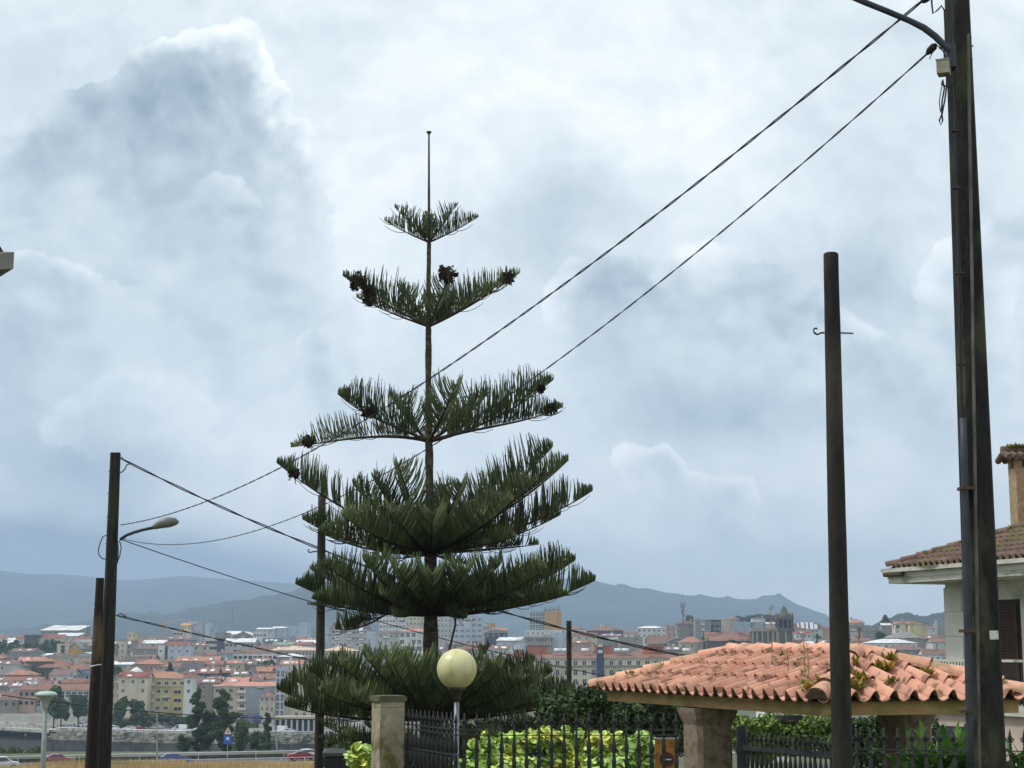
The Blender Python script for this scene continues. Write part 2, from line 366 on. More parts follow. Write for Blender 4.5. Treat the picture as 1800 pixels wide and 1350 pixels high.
strip('road_marking', -260, 120, .2, .4, .026, m_white, label='white line down the middle of the riverside road')
def railing(name, x0, x1, off, ztop, label, posts=4.0, bar=.06, wall=None):
    r = empty(name, road_pt((x0+x1)/2, off), label=label, cat='railing'); base = r.location.copy()
    mb = MB(); n = int((x1-x0)/posts)
    mb.tube([road_pt(x0+(x1-x0)*i/12, off, ztop)-base for i in range(13)], bar, 6, 0)
    mb.build('top_rail', m_rail, r)
    if wall:
        mb = MB()
        for i in range(12):
            a, b = x0+(x1-x0)*i/12, x0+(x1-x0)*(i+1)/12
            p = [road_pt(a, off+.1, wall[0])-base, road_pt(b, off+.1, wall[0])-base, road_pt(b, off+.1, wall[1])-base, road_pt(a, off+.1, wall[1])-base]
            q = [v+Vector((0, .25, 0)) for v in p]
            mb.face(p); mb.face([p[3], p[2], q[2], q[3]]); mb.face(list(reversed(q)))
        mb.build('barrier_wall', mat('stained_barrier', (62, 62, 58), (82, 80, 74), .6, .9, c3=(50, 54, 44), c3s=.15), r)
    pm = MB(); pm.box((-.05, -.05, 0), (.05, .05, ztop)); me = pm.mesh('post', m_rail)
    for i in range(min(100, n)): put('post', me, r, road_pt(x0+posts*i, off, 0)-base)
    return r
railing('guard_railing', -130, -8, 6.2, 1.0, 'pale pipe railing over a stained parapet on the river side of the road', 4, .09, (.0, .62))
railing('guard_railing', -84, -20, -6.2, .8, 'low wire railing beside the dry grass field', 3.2, .04)
# dry grass (uncountable)
rg = random.Random(8); mb = MB()
for i in range(26000):
    X = rg.uniform(-60, -22); Y = 240+.35*(X+50)-8-rg.uniform(0, 1)**1.5*60; z = gz(X, Y)-.1
    h = rg.uniform(.45, 1.1)*(1.2 if mnoise.noise(Vector((X*.08, Y*.08, 1))) > 0 else .6); a = rg.uniform(0, 6.28); b_ = rg.uniform(.03, .09)
    lx, ly = rg.uniform(-.25, .25), rg.uniform(-.25, .25)
    mb.face([(X-b_*math.cos(a), Y-b_*math.sin(a), z), (X+b_*math.cos(a), Y+b_*math.sin(a), z), (X+lx, Y+ly, z+h)], 0, rg.random())
m_dry = mat('dry_grass_blades', (204, 178, 128), (180, 148, 96), .08, .9, rnd=.3, c3=(150, 140, 84), c3s=.03)
tag(mb.build('dry_grass', m_dry, rnd=True), 'tawny dry grass on the slope below the road', kind='stuff')
# ---- far embankment, its road and bridge
m_rock = mat('riprap_rock', (122, 118, 108), (158, 152, 140), .8, .95, bump=.6, bscale=1.5, c3=(84, 88, 74), c3s=.2)
mb = MB(); rr = random.Random(4)
for row in range(8):
    X = -142.5+row*.5
    while X < -56:
        s_ = rr.uniform(.6, 1.5); z = -27.9+row*.36; y = eb(max(X,-142.9))-5.2+row*.75+rr.uniform(-.2, .2)
        c = Vector((X, y, z)); vs = []
        for (a, b, c_) in ((-1,-1,-1),(1,-1,-1),(1,1,-1),(-1,1,-1),(-1,-1,1),(1,-1,1),(1,1,1),(-1,1,1)):
            vs.append(c+Vector((a*s_*rr.uniform(.35,.7), b*s_*rr.uniform(.35,.7), c_*s_*rr.uniform(.25,.5))))
        mb.raw(vs, [(0,3,2,1),(4,5,6,7),(0,1,5,4),(1,2,6,5),(2,3,7,6),(3,0,4,7)], 0, rr.random()); X += s_*rr.uniform(.9, 1.3)
tag(mb.build('rock_embankment', mat('riprap_blocks', (122, 118, 108), (150, 145, 134), .8, .95, rnd=.35, c3=(84, 90, 74), c3s=.15), rnd=True), 'heaped stone blocks facing the far river bank', kind='structure')
def epoly(name, x0, x1, o0, o1, z0, z1, m_, label, kind='structure'):
    mb = MB(); n = 16
    for i in range(n):
        a, b = x0+(x1-x0)*i/n, x0+(x1-x0)*(i+1)/n
        za, zb = z0+(z1-z0)*i/n, z0+(z1-z0)*(i+1)/n
        p = [Vector((a, eb(a)+o0, za)), Vector((b, eb(b)+o0, zb)), Vector((b, eb(b)+o1, zb)), Vector((a, eb(a)+o1, za))]
        mb.face(p); mb.face([p[0]-Vector((0,0,.5)), p[1]-Vector((0,0,.5)), p[1], p[0]])
    return tag(mb.build(name, m_), label, kind=kind)
epoly('road', -142, -30, 6.5, 18, -25.0, -25.0, m_asph, 'road running along the top of the far embankment')
def parapet(name, x0, x1, o, z0, z1, label):
    r = empty(name, (x0, eb(x0)+o, z0), label=label, cat='parapet'); mb = MB(); b0 = r.location
    A = Vector((x0, eb(x0)+o, z0)); B = Vector((x1, eb(x1)+o, z1)); dr = (B-A); n = int(dr.length/2.2); pm = MB()
    for i in range(n):
        p = A+dr*(i/n); q = A+dr*((i+.9)/n); pm.raw([p-b0, q-b0, q-b0+Vector((0,0,.72)), p-b0+Vector((0,0,.72)), p-b0+Vector((0,.15,0)), q-b0+Vector((0,.15,0)), q-b0+Vector((0,.15,.72)), p-b0+Vector((0,.15,.72))], [(0,1,2,3),(3,2,6,7),(5,4,7,6)])
    tag(pm.build('panel', m_conc, r), kind='stuff'); mb.tube([A-b0+Vector((0,.08,.85)), B-b0+Vector((0,.08,.85))], .09, 5); mb.build('handrail', m_rail, r)
    return r
parapet('road_parapet', -142, -97, 6.3, -25.1, -25.1, 'pale panelled parapet along the far embankment road')
parapet('road_parapet', -92, -40, 6.3, -25.1, -25.1, 'pale parapet on the bank in front of the columned portico')
br = empty('road_bridge', (-141, 528, -25.1), label='low concrete bridge on slim piers over the dark water', cat='bridge')
bdir = Vector((-.80, .60, 0)); bn = Vector((.60, .80, 0)); mb = MB()
def bp(t, o, z): return bdir*t-bn*(-o)+Vector((0, 0, z))
for t0 in range(0, 120, 8):
    cv = lambda t: .35*math.sin(math.pi*min(1, t/120))
    for o0, z0, z1 in ((-5, -.9, 0),):
        a, b = t0, t0+8
        mb.raw([bp(a,-5,-.9+cv(a)), bp(b,-5,-.9+cv(b)), bp(b,5,-.9+cv(b)), bp(a,5,-.9+cv(a)), bp(a,-5,cv(a)), bp(b,-5,cv(b)), bp(b,5,cv(b)), bp(a,5,cv(a))], [(0,3,2,1),(4,5,6,7),(0,1,5,4),(2,3,7,6)])
mb.build('deck', m_conc, br)
mb = MB()
for sgn in (-4.8, 4.8):
    for t0 in range(0, 118, 3): mb.raw([bp(t0,sgn,.35), bp(t0+2.7,sgn,.35), bp(t0+2.7,sgn,1.15), bp(t0,sgn,1.15)], [(0,1,2,3)])
    mb.tube([bp(0,sgn,1.3), bp(120,sgn,1.45)], .09, 5)
tag(mb.build('balustrade', m_conc, br), kind='stuff')
pm = MB(); pm.lathe([(.45, -4), (.4, -1.6), (.9, -.9)], 8); pme = pm.mesh('pier', m_conc)
for t0 in (14, 30, 46, 62, 78):
    for o in (-3.2, 3.2): put('pier', pme, br, bp(t0, o, 0))
# ================================================================ the town
WALLC = {'white': (226, 226, 222), 'cream': (218, 208, 182), 'beige': (204, 192, 168), 'stone': (158, 150, 138), 'grey': (150, 152, 152), 'yellow': (214, 200, 150), 'pale': (200, 200, 196),
         'pink': (196, 164, 148), 'blue': (164, 182, 194), 'dark': (84, 84, 88), 'salmon': (190, 140, 112), 'panel': (196, 206, 216), 'purple': (96, 84, 98), 'darkstone': (104, 98, 88), 'orange': (188, 118, 84), 'ochre': (206, 160, 92)}
ROOFC = {'terra': (138, 100, 86), 'terral': (168, 122, 102), 'coral': (192, 138, 122), 'brown': (122, 96, 86), 'dark': (82, 78, 80), 'whiter': (222, 224, 224), 'greyr': (138, 136, 134), 'redr': (138, 80, 70), 'peach': (214, 184, 160), 'green': (126, 160, 140), 'mauve': (124, 100, 98), 'ochre': (204, 150, 92)}
def wallm(k): c = WALLC[k]; return mat('plaster_'+k, c, tuple(v*.88 for v in c), .35, .9, c3=tuple(v*.74 for v in c), c3s=.12, stretch=(1, 1, .35))
def roofm(k):
    c = ROOFC[k]; s_ = .9 if k not in ('whiter', 'greyr', 'green') else .3
    return mat('roof_'+k, tuple(v*.86 for v in c), tuple(min(235, v*1.08) for v in c), s_, .85, c3=tuple(v*.68 for v in c), c3s=.14, bump=.5 if s_ > .5 else 0, bscale=3)
m_pane = mat('window_glass', (40, 46, 54), (62, 70, 80), 1.2, .15, spec=.6)
m_frame = mat('window_paint', (206, 206, 202), (222, 222, 218), 3, .6)
m_shut = mat('brown_shutter', (92, 62, 48), (74, 50, 40), 4, .7)
m_surr = mat('stone_surround', (150, 144, 132), (170, 164, 150), 2, .9)
_wm = {}
def winmesh(ww, wh, st):
    k = (round(ww, 1), round(wh, 1), st)
    if k in _wm: return _wm[k]
    mb = MB(); f = .10; x, z = ww/2, wh/2
    fm = 1 if st != 'stone' else 2
    for a, b in (((-x, -.09, -z), (x, .02, -z+f)), ((-x, -.09, z-f), (x, .02, z)), ((-x, -.09, -z+f), (-x+f, .02, z-f)), ((x-f, -.09, -z+f), (x, .02, z-f))): mb.box(a, b, fm)
    mb.face([(-x+f, -.03, -z+f), (x-f, -.03, -z+f), (x-f, -.03, z-f), (-x+f, -.03, z-f)], 0)
    if st in ('pane', 'gallery'):
        nv = max(1, int(ww/ (.7 if st == 'gallery' else 1.4)))
        for i in range(1, nv+ (1 if nv == 1 else 0)):
            xx = -x+ww*i/(nv if nv > 1 else 2); mb.box((xx-.05, -.07, -z+f), (xx+.05, -.031, z-f), 1)
        if st == 'gallery': mb.box((-x+f, -.075, -.05), (x-f, -.032, .05), 1)
    if st == 'shutter':
        mb.box((-x+f, -.08, -z+f), (-x+ww*.3, -.031, z-f), 3); mb.box((x-ww*.3, -.08, -z+f), (x-f, -.031, z-f), 3)
    me = mb.mesh('window', [m_pane, m_frame, m_surr, m_shut]); _wm[k] = me; return me
_bm = {}
def balc(ww):
    k = round(ww, 1)
    if k not in _bm:
        mb = MB(); mb.box((-k/2, -1.0, -.15), (k/2, -.01, 0)); mb.box((-k/2, -1.0, 0), (k/2, -.92, .85), 1); _bm[k] = mb.mesh('balcony', [m_conc, m_frame])
    return _bm[k]
FOOT = []          # plan footprints, so that infill houses keep clear of the ones placed first
NH = 0
def roof_mesh(mb, kind, w, d, h, rh, ov=.45, m=0):
    x0, x1, y0, y1 = -w/2-ov, w/2+ov, -ov, d+ov; z = h
    th = .18
    def slab(p): mb.face(p, m)
    if kind == 'hip':
        q = min((x1-x0), (y1-y0))/2
        if x1-x0 >= y1-y0: a, b = (x0+q, (y0+y1)/2, z+rh), (x1-q, (y0+y1)/2, z+rh)
        else: a, b = ((x0+x1)/2, y0+q, z+rh), ((x0+x1)/2, y1-q, z+rh)
        c = [(x0, y0, z), (x1, y0, z), (x1, y1, z), (x0, y1, z)]
        if x1-x0 >= y1-y0: fs = [[c[0], c[1], b, a], [c[1], c[2], b], [c[2], c[3], a, b], [c[3], c[0], a]]
        else: fs = [[c[0], c[1], a], [c[1], c[2], b, a], [c[2], c[3], b], [c[3], c[0], a, b]]
        for f_ in fs: slab(f_)
    elif kind in ('gable', 'shed'):
        ym = (y0+y1)/2 if kind == 'gable' else y1
        slab([(x0, y0, z), (x1, y0, z), (x1, ym, z+rh), (x0, ym, z+rh)])
        if kind == 'gable':
            slab([(x1, y1, z), (x0, y1, z), (x0, ym, z+rh), (x1, ym, z+rh)])
            for sx in (-w/2, w/2): mb.face([(sx, 0, z), (sx, d, z), (sx, d/2, z+rh*.96)], 1)
        else:
            for sx in (-w/2, w/2): mb.face([(sx, 0, z), (sx, d, z), (sx, d, z+rh*.98)], 1)
            mb.face([(-w/2, d, z), (w/2, d, z), (w/2, d, z+rh*.98), (-w/2, d, z+rh*.98)], 1)
    elif kind == 'gablef':
        slab([(x0, y0, z), (x0, y1, z), (0, y1, z+rh), (0, y0, z+rh)]); slab([(x1, y1, z), (x1, y0, z), (0, y0, z+rh), (0, y1, z+rh)])
        for yy in (0, d): mb.face([(-w/2, yy, z), (w/2, yy, z), (0, yy, z+rh*.96)], 1)
    elif kind == 'mansard':
        i = min(1.3, w*.12); z1 = z+rh*.8
        c = [(x0, y0, z), (x1, y0, z), (x1, y1, z), (x0, y1, z)]; t = [(x0+i, y0+i, z1), (x1-i, y0+i, z1), (x1-i, y1-i, z1), (x0+i, y1-i, z1)]
        for k in range(4): slab([c[k], c[(k+1) % 4], t[(k+1) % 4], t[k]])
        cx, cy = (t[0][0]+t[1][0])/2, (t[0][1]+t[3][1])/2
        for k in range(4): slab([t[k], t[(k+1) % 4], (cx, cy, z+rh)])
    else:                                       # flat roof with a parapet
        mb.face([(-w/2, 0, z+.02), (w/2, 0, z+.02), (w/2, d, z+.02), (-w/2, d, z+.02)], m)
        for a, b in (((-w/2-.06, -.06, z-.05), (w/2+.06, .2, z+.6)), ((-w/2-.06, d-.2, z-.05), (w/2+.06, d+.06, z+.6)), ((-w/2-.06, .2, z-.05), (-w/2+.2, d-.2, z+.6)), ((w/2-.2, .2, z-.05), (w/2+.06, d-.2, z+.6))): mb.box(a, b, 1)
    if kind not in ('flat',):
        mb.box((x0+.05, y0+.02, z-th), (x1-.05, y1-.02, z-.01), 2)
rt = random.Random(77)
def house(x0, x1, ytop, Y, wall='cream', roof='hip', rc='terra', rp=8, d=None, rows=2, cols=None, st='pane', label=None, cat='house', yaw=0, ww=1.1, wh=1.3, fl=3.0, top=1.5, name='town_house', group=None, side=True, chim=1, base=None, sky=0, balcs=None, bg='houses of the town', foot=True, zt=None, fills=False):
    """facade between photo columns x0..x1 at distance Y; eave at photo row ytop"""
    global NH
    if 400 < Y < 545: Y = 545+(Y-420)*.25
    X0, X1 = XatP(x0, Y), XatP(x1, Y); w_ = X1-X0; zt = P((x0+x1)/2, ytop, Y).z if zt is None else zt
    zb = (tz(Y)-1.2) if base is None else P(x0, base, Y).z
    h = zt-zb; d = d or max(7, min(w_*.8, 13)); rh = rp*Y/2937
    o = empty(name, ((X0+X1)/2, Y, zb), math.radians(yaw), label, cat, group or bg)
    if foot: FOOT.append((X0-.6, X1+.6, Y-.6, Y+d+.6))
    wm = wallm(wall); mb = MB(); mb.box((-w_/2, 0, 0), (w_/2, d, h-.02)); mb.build('wall', wm, o)
    mb = MB(); roof_mesh(mb, roof, w_, d, h, rh); ro = mb.build('roof', [roofm(rc), wm, m_conc], o)
    for i in range(chim):
        c = MB(); cx = rt.uniform(-w_*.35, w_*.35); cy = d*rt.uniform(.3, .6); cw = rt.uniform(.25, .5)
        c.box((cx-cw, cy-.3, h+.05), (cx+cw, cy+.3, h+max(rh, .6)+rt.uniform(.3, 1.1))); c.build('chimney', wallm(rt.choice(['white', 'beige', 'stone', 'salmon'])), ro)
    for i in range(sky):
        # roof lights lie in the front slope
        if roof in ('gable', 'hip', 'shed', 'mansard'):
            half = (d/2+.45) if roof != 'shed' else d+.9
            if roof == 'mansard': half = 1.3/.8
            fr = rt.uniform(.3, .55); sl_ = rh/half; cx = -w_/2+w_*(i+.5+rt.uniform(-.2, .2))/sky*.8+w_*.1; y_ = -.45+half*fr; z_ = h+sl_*half*fr+.06
            hw, hl = rt.uniform(.4, 1.1), rt.uniform(.5, 1.0)
            c = MB(); p = [(cx-hw, y_-hl, z_-sl_*hl), (cx+hw, y_-hl, z_-sl_*hl), (cx+hw, y_+hl, z_+sl_*hl), (cx-hw, y_+hl, z_+sl_*hl)]
            c.face(p); c.face([(q[0], q[1], q[2]-.08) for q in reversed(p)])
            for k in range(4): a, b = p[k], p[(k+1) % 4]; c.face([(a[0], a[1], a[2]-.08), (b[0], b[1], b[2]-.08), b, a])
            c.build('roof_light', mat('roof_light_glass', (226, 228, 230), (206, 212, 220), 1, .2, spec=.8), ro)
    cols = cols if cols is not None else max(1, int(w_/3.0)); rows = min(rows, int((h-.6)/fl))
    me = winmesh(ww, wh, st)
    if cols:
        for r in range(rows):
            z = h-top-fl*r
            if z < 1.2: break
            for c in range(cols):
                xx = -w_/2+w_*(c+.5)/cols
                if rt.random() < .06 and rows*cols > 4: continue
                if balcs and c in balcs: put('balcony', balc(min(w_/cols*.95, 3.4)), o, (xx, 0, z-wh/2-.15))
                put('window', me, o, (xx, 0, z))
        if side and abs(X0+X1) > Y*.12:
            sx = 1 if X0+X1 < 0 else -1; rz = math.radians(90)*sx; n = max(1, int(d/4.5))
            for r in range(min(rows, 2)):
                z = h-top-fl*r
                if z < 1.2: break
                for c in range(n):
                    if rt.random() < .35: continue
                    put('window', me, o, (sx*w_/2, d*(c+.5)/n, z), rz)
    NH += 1; return o
H = house
# --- close to the river, left to right
H(-30,35,1230,520,'stone','gable','brown',14,d=11,rows=2,cols=5,st='stone',label='grey stone quayside house with arched openings and a dark tiled roof',name='stone_house',chim=0,sky=1)
H(36,66,1212,528,'pink','hip','terra',8,d=10,rows=4,cols=3,st='stone',label='pinkish stone block with white glazed bays behind the mushroom street lamp',name='apartment_block',ww=1.3)
H(66,160,1213,534,'pale','gable','terra',10,d=12,rows=4,cols=9,st='gallery',ww=1.6,wh=2,label='long white galleried block under a worn orange tile roof behind the leaning poles',name='apartment_block',chim=2)
H(196,246,1200,522,'beige','hip','terra',9,d=11,rows=5,cols=5,st='shutter',wh=1.6,fl=2.8,label='beige stone apartment block touching the yellow one',name='apartment_block',chim=1,balcs=(3,))
yb=H(247,329,1192,510,'yellow','hip','terral',11,d=11,rows=5,cols=6,st='pane',ww=1.5,wh=1.2,fl=2.75,top=1.7,label='yellow apartment block with an orange hipped roof and white balconies',name='apartment_block',balcs=(1,),chim=0,base=1256)
def lp(o,px,py,dy=0):
    q=P(px,py,o.location.y+dy); return q.x-o.location.x, q.z-o.location.z
def lbox(o,px0,px1,py0,py1,y0,y1,m_,name,mb=None):
    """a box on the facade of o, between photo columns px0..px1 and rows py0 (top)..py1"""
    xa,za=lp(o,px0,py1); xb,zb=lp(o,px1,py0); k=mb or MB(); k.box((xa,y0,za),(xb,y1,zb)); return k if mb else k.build(name,m_,o)
lbox(yb,247,329,1206.5,1208,-.5,-.01,m_surr,'cornice')
lbox(yb,303,327,1208.5,1256,-1.0,-.01,mat('deep_yellow_plaster',(204,180,116),(194,170,106),.4,.9),'bay')
for yy in (1216,1231,1246):
    x_,z_=lp(yb,313,yy); put('window',winmesh(2.6,1.4,'pane'),yb,(x_,-1.0,z_))
lbox(yb,327.3,330.6,1196,1256,-.25,-.02,m_frame,'pilaster')
H(331,349,1214,505,'white','mansard','redr',15,d=8,rows=0,cols=0,label='small red mansard house with a white dormer beside the yellow block',name='terraced_house',chim=0)
H(332,349,1236,503,'pale','flat','greyr',1,d=2.5,rows=1,cols=1,st='gallery',ww=2.8,wh=1.6,top=1.2,label='white glazed gallery in front of the red mansard house',name='gallery_annex',cat='annex',chim=0,foot=False)
cb=H(378,486,1206,470,'beige','gable','coral',7,d=13,rows=5,cols=0,label='long flat-fronted block with a coral roof and a blank gable tinted blue-grey for shade',name='apartment_block',chim=2)
lbox(cb,433,486,1206.5,1282,-.12,-.01,mat('blue_grey_gable_shade',(158,170,180),(146,158,170),.3,.8),'shade_tinted_gable')  # blue-grey paints in the unlit side of the beige block
for yy in (1214,1229,1244,1259):
    for xx in (382,394,406): x_,z_=lp(cb,xx,yy); put('window',winmesh(1.4,1.4,'pane'),cb,(x_,0,z_))
    x_,z_=lp(cb,425,yy+4); put('balcony',balc(2.8),cb,(x_,0,z_)); put('window',winmesh(1.6,1.8,'pane'),cb,(x_,0,z_+1))
H(459,485,1224,442,'beige','hip','terra',7,d=8,rows=4,cols=3,st='pane',ww=.9,label='narrow beige block with a white glazed top floor',name='apartment_block',top=1.0)
H(486,502,1176,450,'panel','flat','greyr',2,d=8,rows=6,cols=2,st='gallery',ww=1.1,wh=2.2,fl=2.6,label='slim white tower of glazed galleries at the edge of the big conifer',name='apartment_block',chim=0)
H(503,600,1182,455,'beige','hip','terra',7,d=12,rows=6,cols=7,label='broad beige block largely hidden by the big conifer',name='apartment_block')
H(600,760,1190,460,'pale','gable','terra',7,d=12,rows=5,cols=10,label='long pale block glimpsed through the lowest conifer boughs',name='apartment_block')
# the portico on the quay
po=empty('portico',(XatP(520,512),512,-25.3),label='low pale portico of square columns with white vans in front',cat='arcade'); mb=MB()
wpo=XatP(560,512)-XatP(486,512); mb.box((-wpo/2,0,3.9),(wpo/2,6,4.9)); mb.build('entablature',wallm('beige'),po)
mb=MB(); mb.box((-wpo/2,3,0),(wpo/2,5.9,3.88)); mb.build('back_wall',wallm('dark'),po)
pm=MB(); pm.box((-.28,.1,0),(.28,.7,3.89)); pme_=pm.mesh('column',wallm('pale'))
for i in range(8): put('column',pme_,po,(-wpo/2+.4+i*(wpo-.8)/7,0,0))
H(432,459,1263,440,'stone','gable','dark',8,d=7,rows=1,cols=0,label='low dark-roofed shed with bright blue doors',name='shed',cat='shed',chim=0)
sd=MB(); sd.box((-3.4,-.1,1.3),(-1.2,-.01,4)); sd.box((.4,-.1,1.3),(3.0,-.01,4)); sd.build('door',mat('blue_paint',(42,78,150),(60,96,166),2,.5),bpy.data.objects['shed'])
# --- the old quarter, left
st=H(0,30,1163,720,'stone','mansard','dark',8,d=12,rows=3,cols=5,st='stone',label='grey stone convent with a dark mansard roof under the park trees',name='convent',cat='convent',chim=1)
H(26,60,1174,690,'darkstone','hip','terral',7,d=10,rows=0,cols=0,label='low terracotta wing left of the old stone church',name='church_wing',cat='chapel',chim=0)
ch=H(68,125,1173,682,'darkstone','hip','terra',13,d=15,rows=1,cols=3,st='stone',ww=1.2,wh=3.2,top=3,label='old grey stone church with a broad terracotta roof and curved buttresses',name='stone_church',cat='church',chim=0)
mb=MB(); mb.box((-12.5,3,6),(-2,13,12.0)); mb.build('crossing',wallm('darkstone'),ch)
mb=MB(); roof_mesh(mb,'hip',11,10,0,1.6); cr=mb.build('crossing_roof',[roofm('terral'),wallm('darkstone'),m_conc],ch,loc=(-7.25,3,12.05))
for bx in (2.2,5.4):
    mb=MB(); pts=[Vector((bx+ .02*k*k, -.2-.32*k, 8.2-.2*k-.04*k*k)) for k in range(9)]; mb.tube(pts,.28,5); mb.build('buttress',m_conc,ch)
for bx in (-6,-3,0):
    mb=MB(); mb.frus((bx,-.6,0),(bx,-.2,9.5),.9,1.6,.7,.8); mb.build('buttress',wallm('darkstone'),ch)
H(126,156,1172,690,'stone','hip','brown',7,d=9,rows=2,cols=2,st='stone',label='grey apse block on the right flank of the old stone church',name='church_apse',cat='chapel',chim=0)
H(10,62,1186,640,'salmon','hip','terral',9,d=9,rows=2,cols=7,st='stone',label='salmon house with a row of small windows below the old church',name='salmon_house')
H(-20,75,1196,612,'pink','gable','terra',6,d=9,rows=1,cols=8,label='long low roof stretching in front of the salmon house',name='long_house',sky=2)
for i,(a,b,yt,YY,wc,rf,rcol,rp_) in enumerate([(-8,22,1206,590,'stone','gable','brown',9),(20,44,1208,585,'white','gable','mauve',8),(42,70,1204,592,'beige','gable','greyr',7),(70,100,1203,588,'grey','gable','brown',7),(106,158,1200,600,'white','mansard','terra',7)]):
    H(a,b,yt,YY,wc,rf,rcol,rp_,rows=2,sky=2 if i<3 else 0,label=['dark ridged house at the left edge under the salmon house','white walled house with pale roof lights, second from the left edge','small beige house with a grey sheet roof above the long orange roof','grey house with a brown roof directly above the long orange roof','house with a row of little white dormers beside the leaning poles'][i],name='old_house')
H(100,121,1134,800,'cream','flat','greyr',2,d=9,rows=3,cols=1,st='stone',ww=2,wh=6,label='cream slab block with a tall dark window strip right of the park trees',name='apartment_block')
yo=H(122,142,1140,798,'ochre','gablef','greyr',9,d=12,rows=0,cols=0,label='hall with a tall pale yellow curved gable',name='hall',cat='hall',chim=0)
H(142,156,1141,802,'grey','gable','dark',7,d=9,rows=2,cols=2,label='small grey house right of the yellow gabled hall',name='town_house')
H(155,175,1133,806,'white','flat','whiter',1,d=9,rows=1,cols=2,label='plain white block half behind the leaning poles',name='town_house')
H(42,65,1118,950,'dark','flat','dark',1,d=14,rows=1,cols=0,label='dark slate-clad block above the park trees',name='office_block',cat='office')
H(65,106,1122,952,'cream','shed','redr',7,d=12,rows=2,cols=5,label='cream block with a low red roof above the park trees',name='office_block',cat='office')
H(70,136,1108,1150,'grey','shed','whiter',10,d=34,rows=1,cols=6,label='modern hall under a big white tilted roof on the left skyline',name='modern_hall',cat='hall',chim=0,ww=2)
H(90,134,1118,1080,'pale','shed','whiter',6,d=20,rows=1,cols=4,label='lower white tilted roof in front of the big white one',name='modern_hall',cat='hall',chim=0)
for i,(a,b,yt,rcol) in enumerate([(-10,14,1122,'terra'),(12,30,1126,'whiter'),(28,44,1123,'redr'),(0,22,1131,'whiter')]):
    H(a,b,yt,1000-i*12,'white','gable',rcol,5,rows=1,label=['terracotta roofed house at the far left of the skyline','small white gabled house left of the slate block','red roofed house touching the slate block','long white sheet roof behind the left park trees'][i])
# --- between the leaning poles and the far pole
H(203,219,1129,850,'cream','flat','greyr',1,rows=3,cols=2,label='narrow cream block beside the leaning pole')
H(223,239,1113,1010,'yellow','flat','whiter',1,rows=1,cols=2,label='small yellow block with a white roof box near the crane')
H(230,282,1126,905,'stone','hip','brown',8,d=16,rows=1,cols=6,label='wide house with a dark brown hipped roof under the crane')
H(278,334,1124,925,'grey','hip','mauve',7,d=16,rows=1,cols=6,label='grey house with a mauve roof left of the stepped tower block',sky=2)
H(251,290,1131,860,'pale','gable','whiter',6,rows=1,label='pale house with white sheet roofs in the middle of the old town',sky=1)
H(288,330,1133,842,'white','gable','redr',5,rows=1,cols=4,ww=1.6,wh=.7,top=.9,label='white house with a red roof below the stepped tower block')
H(236,278,1140,785,'grey','gable','brown',4,d=10,rows=3,cols=4,label='grey concrete block left of the white window strip',name='apartment_block')
H(278,287,1137,781,'white','flat','whiter',1,d=4,rows=3,cols=1,ww=1.1,label='tall white window strip between two grey walls',name='stair_tower',cat='tower',chim=0,fl=3.6,top=2)
H(287,295,1138,788,'dark','flat','dark',1,rows=0,cols=0,label='dark slate flank right of the white window strip',name='apartment_block',chim=0)
H(295,336,1139,770,'panel','flat','redr',2,d=9,rows=2,cols=3,label='white panelled block with a red parapet',name='apartment_block')
H(332,352,1094,1055,'panel','flat','whiter',1,d=14,rows=1,cols=1,label='blank white tower of the stepped block on the hill',name='tower_block',cat='tower block',chim=1)
H(303,333,1110,1040,'cream','flat','ochre',1,d=12,rows=3,cols=5,st='stone',label='cream lower storeys in front of the blank white tower',name='tower_block',cat='tower block',ww=1.6)
H(316,334,1099,1050,'cream','shed','ochre',5,d=12,rows=1,cols=3,label='orange-roofed penthouse beside the blank white tower',name='penthouse',cat='penthouse',foot=False)
H(358,368,1097,1105,'panel','flat','whiter',1,rows=0,cols=0,label='slim white block right of the stepped tower',name='tower_block',cat='tower block',chim=0)
H(368,378,1104,1108,'panel','flat','whiter',1,rows=1,cols=1,label='lower white block right of the slim one',name='tower_block',cat='tower block',chim=0)
H(310,384,1162,705,'beige','gable','terral',8,d=12,rows=1,cols=5,label='broad salmon-tiled house with a white window wall',sky=3)
H(236,288,1167,682,'salmon','hip','terral',8,d=11,rows=2,cols=6,label='salmon house with a pale orange hipped roof above the yellow block')
H(198,234,1168,690,'blue','gable','whiter',4,rows=2,cols=4,label='blue-white house with two white roof strips beside the leaning pole')
H(286,322,1172,668,'pale','gable','terra',6,rows=2,cols=3,label='pale house with a blue-white flat bay beside the little dark fir',sky=1)
for i,(a,b,yt,YY,wc,rcol,rp_) in enumerate([(320,352,1184,640,'stone','brown',9),(350,384,1183,632,'dark','terra',9),(330,362,1196,590,'dark','mauve',9),(352,386,1200,560,'stone','brown',8),(325,342,1190,545,'white','terra',6),(210,262,1190,560,'cream','redr',8),(252,300,1186,600,'grey','terra',8),(205,240,1181,650,'pink','brown',6)]):
    H(a,b,yt,YY,wc,'gable' if i%2 else 'hip',rcol,rp_,rows=2,sky=[1,2,0,2,0,1,0,0][i],name='old_house',label=['stone house under a broad brown roof right of the little fir','dark walled house under an orange roof uphill of the coral roof','dark gabled house just above the red mansard','brown roofed house wedged behind the two poplars','white gable end touching the yellow block','cream attic storey with a red roof behind the beige stone block','grey house peeping over the orange roof of the yellow block','pink house behind the white umbrella'][i])
